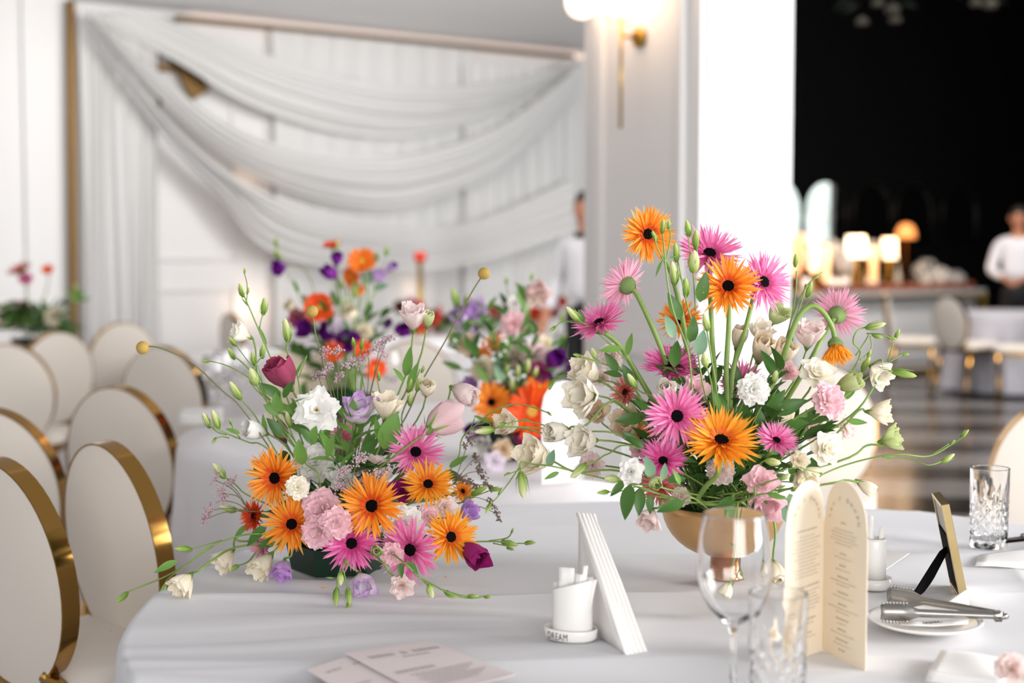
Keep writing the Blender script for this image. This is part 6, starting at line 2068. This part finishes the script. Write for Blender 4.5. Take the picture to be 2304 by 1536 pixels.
# second holder behind the menu card
h2 = on_z(1966, 1322, ZT)
t2 = thing('toothpick_holder', 'white cylindrical holder on a round dish behind the menu card', 'table holder', (h2.x, h2.y, ZT))
MB().lathe([(0, 0), (0.026, 0), (0.029, 0.004), (0.030, 0.019), (0.0275, 0.019), (0.026, 0.007), (0, 0.006)], 32).build('dish', M_china, t2)
MB().lathe([(0.0, 0.007), (0.0205, 0.007), (0.0205, 0.083), (0.019, 0.087), (0.0165, 0.087), (0.0165, 0.02), (0, 0.02)], 28).build('cup', M_china, t2)
for k, (x, y, lean, lab) in enumerate(((-0.004, 0.0, -0.02, 'taller white toothpick packet in the cylindrical holder'), (0.008, 0.002, 0.05, 'shorter white toothpick packet in the cylindrical holder'))):
    H_ = 0.125 - 0.02 * k
    mb = MB().solid([[(u * 0.004 + lean * v * H_, 0, 0.022 + v * (H_ - 0.022)) for u in (-1, 1)] for v in (0, 0.5, 1)], (0, 0.0014, 0))
    tag(mb.build('toothpick_packet', M_paper, matrix=Matrix.Translation((h2.x + x, h2.y + y, ZT))), lab, 'sachet')

# ------------------------------------------------------------------ folding menu card with arched tops
SP = on_z(1851, 1463, ZT)
RO = on_z(1947, 1509, ZT)
LO = on_z(1764, 1500, ZT)


def card_leaf(parent, org, p0, p1, hs, hp_, name, m, thick=0.0011):
    """upright leaf from p0 to p1 with a tall elliptic arch on top"""
    d = (p1 - p0)
    w = d.length
    d = d.normalized()
    n = Vector((d.y, -d.x, 0))
    rows = []
    nc = 24
    for i in range(7):
        v = i / 6
        row = []
        for j in range(nc + 1):
            t_ = j / nc
            top = hs + (hp_ - hs) * max(0.0, 1 - abs(2 * t_ - 1) ** 2.2) ** 0.5
            bow = 0.003 * math.sin(PI * t_)
            row.append(p0 + d * (w * t_) + n * bow + Vector((0, 0, top * v)) - org)
        rows.append(row)
    MB().solid(rows, n * -thick).build(name, m, parent, smooth=False)
    return d, n, w


def dash_rows(parent, org, p0, d, n, w, z_list, name='print', hgt=0.0014, seed=1):
    """rows of tiny marks, print too small to read"""
    rnd = random.Random(seed)
    mb = MB()
    for z, frac, big in z_list:
        L = w * frac
        x = w / 2 - L / 2
        while x < w / 2 + L / 2:
            l = rnd.uniform(0.002, 0.006) * (1.2 if big else 1)
            tcol = x / w
            bow = 0.003 * math.sin(PI * tcol) + 0.0007
            h = hgt * (1.5 if big else 0.8)
            a = p0 + d * x + n * bow - org
            b = p0 + d * min(x + l, w / 2 + L / 2) + n * bow - org
            mb.add([a + Vector((0, 0, z)), b + Vector((0, 0, z)), b + Vector((0, 0, z + h)), a + Vector((0, 0, z + h))], [(0, 1, 2, 3)])
            x += l + rnd.uniform(0.0012, 0.002)
    mb.build(name, mat('faint_print', '#BBAE9C', 0.8), parent, smooth=False)


def arch_text(parent, org, p0, d, n, w, text, zc, rx, rz_, size, a0, a1):
    mb = MB()
    N = len(text)
    for i, ch in enumerate(text):
        if ch == ' ':
            continue
        v, f, gw = glyph(ch)
        a = a0 + (a1 - a0) * i / (N - 1)
        cx, cz = w / 2 - rx * math.cos(a), zc + rz_ * math.sin(a)
        rot = PI / 2 - a
        pts = []
        for q in v:
            ux, uz = (q[0] - gw / 2) * size, (q[1] - 0.35) * size
            x, z = ux * math.cos(rot) + uz * math.sin(rot), -ux * math.sin(rot) + uz * math.cos(rot)
            t_ = (cx + x) / w
            pts.append(p0 + d * (cx + x) + n * (0.003 * math.sin(PI * min(1, max(0, t_))) + 0.0007) + Vector((0, 0, cz + z)) - org)
        mb.add(pts, f)
    mb.build('lettering', mat('title_ink', '#A99F92', 0.8), parent, smooth=False)


menu = thing('menu_card', 'tall cream folding menu card with two arched tops beside the wine glass', 'menu card', SP)
d, n, w = card_leaf(menu, SP, SP, RO, 0.188, 0.256, 'right_leaf', M_card)
arch_text(menu, SP, SP, d, n, w, "LET'S DREAM", 0.196, 0.036, 0.036, 0.009, 0.15, PI - 0.15)
zl = [(0.196, 0.12, 1), (0.186, 0.45, 0), (0.181, 0.6, 0), (0.176, 0.55, 0), (0.171, 0.65, 0), (0.166, 0.4, 0), (0.152, 0.14, 1), (0.146, 0.4, 0), (0.135, 0.16, 1), (0.129, 0.35, 0),
      (0.118, 0.25, 1), (0.112, 0.6, 0), (0.107, 0.3, 0), (0.096, 0.25, 1), (0.090, 0.5, 0), (0.079, 0.2, 1), (0.073, 0.7, 0), (0.068, 0.3, 0), (0.058, 0.3, 1), (0.052, 0.2, 0), (0.043, 0.2, 1), (0.037, 0.55, 0), (0.028, 0.3, 1), (0.022, 0.4, 0), (0.014, 0.14, 1)]
dash_rows(menu, SP, SP, d, n, w, zl, seed=4)
d, n, w = card_leaf(menu, SP, LO, SP, 0.188, 0.256, 'left_leaf', M_card)
arch_text(menu, SP, LO, d, n, w, "LET'S DREAM", 0.196, 0.036, 0.036, 0.009, 0.15, PI - 0.15)
zl = [(0.185, 0.5, 1)] + [(0.177 - 0.0052 * k, (0.4, 0.7, 0.55, 0.6, 0.75, 0.5, 0.65, 0.45)[k % 8], 0) for k in range(12)] + [(0.104, 0.7, 1)] + [(0.097 - 0.0052 * k, (0.7, 0.5, 0.65, 0.75)[k % 4], 0) for k in range(6)] + [(0.056, 0.5, 1), (0.05, 0.4, 0), (0.036, 0.3, 1), (0.03, 0.5, 0)]
dash_rows(menu, SP, LO, d, n, w, zl, seed=5)

# menu cards on the far part of the tables
def far_card(label, px_l, px_s, px_r, py, y, hk):
    s0 = on_z(px_s, py, ZT)
    l0 = at(px_l, py, s0.y - 0.07) if px_l else None
    r0 = at(px_r, py, s0.y - 0.07) if px_r else None
    t = thing('menu_card', label, 'menu card', s0)
    for q, nm in ((l0, 'left_leaf'), (r0, 'right_leaf')):
        if q is None:
            continue
        q = Vector((q.x, q.y, ZT))
        p0, p1 = (q, s0) if nm == 'left_leaf' else (s0, q)
        card_leaf(t, s0, p0, p1, 0.19 * hk, 0.255 * hk, nm, M_paper if px_s > 1000 else M_card)


far_card('blurred bright white menu card standing between the two bouquets', 1219, 1318, 1400, 1080, 0, 1.0)
far_card('blurred cream menu card standing behind the rose lisianthus', 600, 690, 765, 948, 0, 0.95)

# ------------------------------------------------------------------ wine glass and tumblers
WG = on_z(1649, 1563, ZT)
wg = thing('wine_glass', 'empty clear wine glass in front of the gold bowl', 'wine glass', (WG.x, WG.y, ZT))
out = [(0.0, 0.0), (0.036, 0.0), (0.037, 0.0015), (0.030, 0.003), (0.010, 0.007), (0.0045, 0.014), (0.0038, 0.05), (0.0042, 0.082), (0.008, 0.092), (0.020, 0.103),
       (0.034, 0.118), (0.044, 0.137), (0.0487, 0.160), (0.0478, 0.185), (0.0445, 0.215), (0.0413, 0.2395), (0.0410, 0.2407)]
inn = [(0.04055, 0.2413), (0.0401, 0.2407), (0.0402, 0.2395), (0.0433, 0.214), (0.0467, 0.184), (0.0475, 0.160), (0.0428, 0.1385), (0.0328, 0.1205), (0.019, 0.1065), (0.007, 0.0985), (0.0, 0.097)]
o = MB().lathe(out + inn, 64).build('glass', M_glass, wg)


def tumbler(label, p, R, H_, dense=1.0):
    """cut-crystal highball: vertical flutes above, crossed diamond cuts below"""
    t = thing('crystal_tumbler', label, 'tumbler', p)
    nt, nz = 96, 44
    rows = []

    def tri(x):
        return abs((x % 1.0) - 0.5) * 2
    for i in range(nz + 1):
        z = H_ * i / nz
        v = i / nz
        row = []
        for k in range(nt):
            a = k / nt
            if 0.06 < v < 0.56:
                q = min(tri(12 * a + v * 6), tri(12 * a - v * 6))
                cut = 0.0026 * (1 - min(1.0, q * 2.2))
            elif 0.56 <= v < 0.84:
                f = 1 - (v - 0.56) / 0.28
                cut = 0.0026 * max(0, f * (1 - 1.8 * tri(12 * a + 0.5)))
            else:
                cut = 0
            r = R * (0.955 + 0.045 * v) - cut
            row.append((r * math.cos(2 * PI * a), r * math.sin(2 * PI * a), z))
        rows.append(row)
        if i == nz - 1:
            for zz in (0.985, 0.995):
                rr = R * (0.955 + 0.045 * zz)
                rows.append([(rr * math.cos(2 * PI * k / nt), rr * math.sin(2 * PI * k / nt), H_ * zz) for k in range(nt)])
    wi = 0.0028
    for v in (1.0, 0.99, 0.98, 0.8, 0.6, 0.4, 0.2, 0.105, 0.10):
        r = R * (0.955 + 0.045 * v) - wi - (0.0022 if v < 0.7 else 0.0011 if v < 0.9 else 0) - (0.002 if v <= 0.1 else 0)
        if v == 1.0:
            rows.append([((R - 0.0012) * math.cos(2 * PI * k / nt), (R - 0.0012) * math.sin(2 * PI * k / nt), H_ + 0.0006) for k in range(nt)])
        rows.append([(r * math.cos(2 * PI * k / nt), r * math.sin(2 * PI * k / nt), H_ * v) for k in range(nt)])
    rows.append([(0.001 * math.cos(2 * PI * k / nt), 0.001 * math.sin(2 * PI * k / nt), H_ * 0.09) for k in range(nt)])
    mb = MB().grid(rows, close_u=True)
    mb.add(rows[0], [tuple(reversed(range(nt)))])
    mb.add(rows[-1], [tuple(range(nt))])
    mb.build('glass', M_glass, t)


TP = at(1749, 1500, 1.74)
tumbler('cut crystal tumbler in front of the menu card at the bottom edge', (TP.x, TP.y, ZT), 0.0362, 0.158)
T2 = on_z(2224, 1228, ZT)
tumbler('cut crystal tumbler standing at the right behind the photo frame', (T2.x, T2.y, ZT), 0.0375, 0.155)

# ------------------------------------------------------------------ photo frame seen from behind
pf = thing('photo_frame', 'thin gold photo frame with black velvet easel back', 'photo frame', (0.75, 2.33, ZT))
NB, FB, NT_, FT = Vector((0.752, 2.327, ZT)), Vector((0.772, 2.447, ZT)), Vector((0.7165, 2.327, 0.909)), Vector((0.733, 2.447, 0.911))
O = pf.location.copy()
ux, uz = (FB - NB), (NT_ - NB)
fn = ux.cross(uz).normalized()
if fn.x > 0:
    fn = -fn


def quad_slab(pts, off, thick, name, m):
    mb = MB()
    vs = [p + fn * off - O for p in pts] + [p + fn * (off + thick) - O for p in pts]
    mb.add(vs, [(3, 2, 1, 0), (4, 5, 6, 7), (0, 1, 5, 4), (1, 2, 6, 5), (2, 3, 7, 6), (3, 0, 4, 7)])
    o = mb.build(name, m, pf, smooth=False)
    return o


M_pgold = mat('pale_gold', '#CBB483', 0.24, 1.0, noise_amt=0.1, noise_scale=10)


def sub(u0, u1, v0, v1):
    f = lambda u, v: NB + ux * u + uz * v
    return [f(u0, v0), f(u1, v0), f(u1, v1), f(u0, v1)]


for nm, q in (('frame_side', (0, 0.05, 0, 1)), ('frame_side', (0.95, 1, 0, 1)), ('frame_rail', (0.05, 0.95, 0, 0.04)), ('frame_rail', (0.05, 0.95, 0.96, 1))):
    bevel(quad_slab(sub(*q), -0.006, 0.014, nm, M_pgold), 0.0008)
quad_slab(sub(0.05, 0.95, 0.04, 0.96), -0.002, 0.004, 'picture', M_paper)
quad_slab(sub(0.05, 0.95, 0.60, 0.96), 0.003, 0.002, 'back_plate', mat('pale_backing', '#B9BBC0', 0.5))
quad_slab(sub(0.06, 0.94, 0.10, 0.66), 0.003, 0.005, 'velvet_back', M_velvet)
leg_top = NB + ux * 0.4 + uz * 0.50 + fn * 0.012
leg_bot = Vector((0.674, 2.345, ZT))
dl = (leg_bot - leg_top)
sd = Vector((0.85, 0.5, 0.35)).normalized()
mb = MB()
rows = []
for v, wd in ((0, 0.012), (0.25, 0.016), (0.75, 0.021), (0.86, 0.020), (1.0, 0.014)):
    p = leg_top + dl * v - O
    rows.append([p - sd * wd, p - sd * wd * 0.3, p + sd * wd * 0.3, p + sd * wd])
mb.solid(rows, Vector((0.006, 0, 0.005)))
mb.build('easel_leg', M_velvet, pf, smooth=False)
MB().tube([leg_top + Vector((0.02, 0, -0.012)) - O, leg_top + dl * 0.2 + Vector((0.02, 0, 0)) - O], 0.0012, 6).build('hinge_pin', M_steel, pf)

# ------------------------------------------------------------------ plate, tongs, printed strip, napkins
PL = on_z(2080, 1413, ZT)
pl = thing('plate', 'small white round plate under the steel tongs', 'plate', (PL.x, PL.y, ZT))
MB().lathe([(0, 0.0), (0.045, 0.0), (0.052, 0.003), (0.078, 0.010), (0.087, 0.0155), (0.0865, 0.017), (0.077, 0.0135), (0.052, 0.0065), (0, 0.005)], 64).build('plate', M_china, pl)
ps = MB()
c0 = Vector((PL.x + 0.004, PL.y - 0.036, ZT + 0.0105))
rows = [[(u * 0.052 + v * 0.012, v * 0.026, 0.0015 + 0.003 * abs(u) + 0.002 * (v - 0.5) ** 2) for u in (-1, -0.5, 0, 0.5, 1)] for v in (0, 0.25, 0.5, 0.75, 1)]
ps.solid(rows, (0, 0, 0.0008))
strip_ = thing('printed_sleeve', 'white paper sleeve with small dark script lying on the plate', 'paper sleeve', c0, 0.06)
ps.build('paper', M_paper, strip_)
scr = MB()
rnd = random.Random(9)
x = -0.012
pts = []
for k in range(34):
    a = k * 1.15
    pts.append(Vector((x + 0.0026 * math.cos(a), 0.013 + (0.0036 + 0.003 * (k % 7 == 3)) * math.sin(a) + 0.0002 * k, 0.0042)))
    x += 0.0009
scr.tube(pts, 0.00035, 4)
scr.build('script', M_darkink, strip_)


def tong_arm(y_claw, z_claw, y_end, name, lift):
    """one arm: rounded toothed claw at the left, narrowing channel to the spring end at the right"""
    mb = MB()
    rows = []
    xs = [(-0.088, 0.011), (-0.080, 0.0128), (-0.060, 0.0136), (-0.046, 0.0125), (-0.040, 0.0100), (-0.030, 0.0064), (0.02, 0.0058), (0.08, 0.0052), (0.094, 0.0048)]
    for i, (x, hh) in enumerate(xs):
        s = (x + 0.088) / 0.182
        y = y_claw + (y_end - y_claw) * s
        z = z_claw + lift * s
        row = []
        for k in range(7):
            u = -1 + 2 * k / 6
            row.append((x, y + (0.007 if x < -0.042 else 0.004) * (1 - u * u) * (1 if y_claw < 0 else -1) * -1, z + hh * u))
        rows.append(row)
    mb.solid(rows, (0, 0.0009, 0))
    # saw teeth along both edges of the claw
    for sgn in (-1, 1):
        for k in range(8):
            x = -0.086 + k * 0.005
            y = y_claw + (y_end - y_claw) * ((x + 0.088) / 0.182)
            hh = 0.0112 if k == 0 else 0.0128
            z = z_claw + lift * ((x + 0.088) / 0.182) + sgn * hh
            mb.add([(x, y, z), (x + 0.005, y, z), (x + 0.0025, y, z + sgn * 0.0052), (x, y + 0.0009, z), (x + 0.005, y + 0.0009, z), (x + 0.0025, y + 0.0009, z + sgn * 0.0052)],
                   [(0, 1, 2), (5, 4, 3), (0, 2, 5, 3), (1, 4, 5, 2), (0, 3, 4, 1)])
    return mb


tg_p = on_z(2110, 1376, ZT + 0.030)
tongs = thing('serving_tongs', 'brushed steel serving tongs with saw-toothed claws resting on the plate', 'tongs', (tg_p.x, tg_p.y, ZT + 0.030), -0.06)
tong_arm(-0.006, 0.0, -0.004, 'arm', -0.004).build('arm', M_steel, tongs)
tong_arm(0.080, 0.006, 0.004, 'arm', -0.010).build('arm', M_steel, tongs, matrix=Matrix.Translation((0.018, 0, 0)) @ Matrix.Diagonal((0.88, 1, 1, 1)))
MB().tube([(0.092, -0.004, -0.006), (0.100, -0.003, -0.005), (0.103, 0.0, -0.005), (0.100, 0.004, -0.006), (0.092, 0.004, -0.006)], 0.0045, 8).build('spring_end', M_steel, tongs)
MB().box((0.090, 0.0, -0.005), (0.010, 0.013, 0.015)).build('end_ring', M_steel, tongs)
tongs.rotation_euler = (0.0, 0.0, -0.06)


def flat_napkin(name, label, corners, h, cat='napkin', m=None, layers=3, puff=0.004):
    """folded cloth lying on the table: stacked thin layers with soft edges"""
    cs = [Vector(c) for c in corners]
    mb = MB()
    for L_ in range(layers):
        sh = 0.0012 * L_
        rows = []
        for i in range(7):
            v = i / 6
            row = []
            for j in range(9):
                u = j / 8
                p = cs[0].lerp(cs[1], u).lerp(cs[3].lerp(cs[2], u), v)
                z = h * (L_ + 0.1) / layers + puff * math.sin(PI * u) * math.sin(PI * v) + 0.0012 * math.sin(7 * u + 3 * v + L_)
                row.append(Vector((p.x + sh, p.y - sh, ZT + z)))
            rows.append(row)
        mb.solid(rows, (0, 0, h / layers * 0.8))
    return tag(mb.build(name, m or M_paper), label, cat)


tri_n = MB()
P1, P2, P3 = on_z(2176, 1378, ZT), on_z(2100, 1376, ZT), at(2172, 1326, on_z(2172, 1378, ZT).y - 0.012)
for k in range(3):
    off = Vector((0.003 * k, 0.003 * k, 0))
    tri_n.prism([(0, 0), (1, 0), (1, 1)], 0, 0.05, Matrix(((P2 + off) - P2, (0, 0, 0), (0, 0, 0))).to_4x4() if False else None) if False else None
    a_, b_, c_ = P2 + off, P1 + off, P3 + off
    nn = (b_ - a_).cross(c_ - a_).normalized() * 0.002
    tri_n.add([a_, b_, c_, a_ + nn, b_ + nn, c_ + nn], [(0, 1, 2), (5, 4, 3), (0, 3, 4, 1), (1, 4, 5, 2), (2, 5, 3, 0)])
tag(tri_n.build('folded_napkin', M_paper, smooth=False), 'pointed white napkin propped between tongs and photo frame', 'napkin')

flat_napkin('folded_napkin', 'white napkin lying at the right edge in front of the crystal tumbler',
            [on_z(2194, 1274, ZT), on_z(2380, 1282, ZT), on_z(2380, 1236, ZT), on_z(2200, 1254, ZT)], 0.008)
flat_napkin('folded_napkin', 'blurred white napkin at the bottom right corner beside the pink bloom',
            [on_z(2082, 1535, ZT), on_z(2255, 1560, ZT), on_z(2265, 1502, ZT), on_z(2112, 1483, ZT)], 0.016)
kn = MB().solid([[on_z(2262, 1222, ZT + 0.012), on_z(2400, 1208, ZT + 0.012)], [on_z(2262, 1214, ZT + 0.012), on_z(2400, 1196, ZT + 0.012)]], (0, 0, 0.003))
ko = thing('table_knife', 'dark-edged knife lying on the napkin by the crystal tumbler', 'knife', on_z(2262, 1218, ZT))
kn2 = kn.mesh('blade', mat('dark_steel', '#2A2624', 0.3, 0.9))
link('blade', kn2, ko, Matrix.Translation(-ko.location))
MB().tube([on_z(2300, 1205, ZT + 0.016) - ko.location, on_z(2400, 1192, ZT + 0.016) - ko.location], 0.005, 8).build('handle', M_steel, ko)

pc = [on_z(1994, 1288, ZT), on_z(2046, 1252, ZT), on_z(1992, 1246, ZT), on_z(1960, 1262, ZT)]
mb = MB().solid([[pc[0] + Vector((0, 0, 0.006)), pc[1] + Vector((0, 0, 0.006))], [pc[3] + Vector((0, 0, 0.006)), pc[2] + Vector((0, 0, 0.006))]], (0, 0, 0.001))
tag(mb.build('place_card', mat('greyish_card', '#DAD6D4', 0.8), smooth=False), 'pale card lying flat behind the white cylindrical holder', 'card')

# printed cards lying at the bottom left
M_pinkcard = mat('blush_card', '#DACFCD', 0.75, noise_amt=0.01)


def flat_card(label, corners, z, rows_, seed):
    cs = [on_z(x, y, ZT + z) for x, y in corners]
    o = sum(cs, Vector()) / 4
    t = thing('printed_card', label, 'printed card', o)
    top = cs[0] - o, cs[1] - o, cs[2] - o, cs[3] - o
    MB().solid([[top[0], top[1]], [top[3], top[2]]], (0, 0, 0.0009)).build('card', M_pinkcard, t, smooth=False)
    rnd = random.Random(seed)
    mb = MB()
    for v, u0, u1, hh in rows_:
        u = u0
        while u < u1:
            l = rnd.uniform(0.015, 0.04) * (1 + 6 * hh)

            def P(uu, vv):
                return top[0].lerp(top[1], uu).lerp(top[3].lerp(top[2], uu), vv) + Vector((0, 0, 0.0014))
            e = min(u + l, u1)
            mb.add([P(u, v), P(e, v), P(e, v + hh), P(u, v + hh)], [(0, 1, 2, 3)])
            u = e + rnd.uniform(0.008, 0.016)
    mb.build('faint_print', mat('card_print', '#B9AFAD', 0.8), t, smooth=False)['kind'] = 'stuff'


flat_card('blush printed card lying under the other one at the bottom edge, its left corner showing', [(690, 1507), (868, 1449), (1010, 1560), (840, 1600)], 0.010,
          [(0.15, 0.12, 0.3, 0.03), (0.15, 0.45, 0.6, 0.03), (0.5, 0.1, 0.4, 0.03)], 2)
flat_card('blush printed card lying on top at the bottom edge', [(775, 1470), (968, 1443), (1160, 1518), (960, 1570)], 0.0125,
          [(0.14, 0.14, 0.42, 0.055), (0.14, 0.50, 0.56, 0.06), (0.14, 0.64, 0.95, 0.055), (0.24, 0.45, 0.75, 0.025), (0.50, 0.12, 0.55, 0.05)] +
          [(0.60 + 0.035 * k, 0.2 + 0.03 * (k % 3), 0.92 - 0.06 * (k % 4), 0.016) for k in range(8)], 3)

# fallen ray petals on the cloth
for (px, py, rz, lab) in ((723, 1322, 0.5, 'fallen orange petal on the cloth below the lilac bell'), (1005, 1299, 2.2, 'fallen orange petal on the cloth right of the lowest blush rose')):
    p = on_z(px, py, ZT + 0.004)
    o = link('fallen_petal', ray_set('orange')[3], None, Matrix.Translation(p) @ Matrix.Rotation(rz, 4, 'Z') @ Matrix.Rotation(PI / 2, 4, 'Y') @ Matrix.Scale(0.017, 4))
    tag(o, lab, 'petal')

# pink bloom cut by the bottom right corner, resting on the table close to the camera
Nr = Arr(1.80, on_z(2330, 1600, ZT + 0.005), 'flowers at the bottom right corner', 0.004)
bloom(Nr, 'ruffle', 'blush', 2276, 1502, 44, -0.2, 0.6, 0.0, 'blurred blush bloom cut off by the bottom right corner', joined=False)
spray(Nr, 'blurred green bud at the bottom right corner beside the blush bloom', -0.02, [[(2340, 1560), (2315, 1530)]], [(2318, 1540, -0.2, 1, 50, 'young')], [])

# table ware on the second table, blurred
def small_glass(label, px, py, h=0.2):
    p = on_z(px, py, ZT)
    t = thing('wine_glass', label, 'wine glass', p, 0, 'glasses on the far tables')
    k = h / 0.241
    MB().lathe([(r * k, z * k) for r, z in out + inn], 20).build('glass', M_glass, t)


for px, py, lab in ((505, 905, 'blurred wine glass beside the warm glow on the second table'), (480, 925, 'blurred wine glass at the left of the second table'), (545, 890, 'blurred wine glass behind the left bud sprays')):
    small_glass(lab, px, py)
small_glass('blurred wine glass behind the lowest orange gerberas of the far bouquet', 880, 905)
flat_napkin('folded_napkin', 'blurred white napkin on the second table at the left', [on_z(400, 955, ZT), on_z(500, 955, ZT), on_z(500, 935, ZT), on_z(410, 935, ZT)], 0.03)
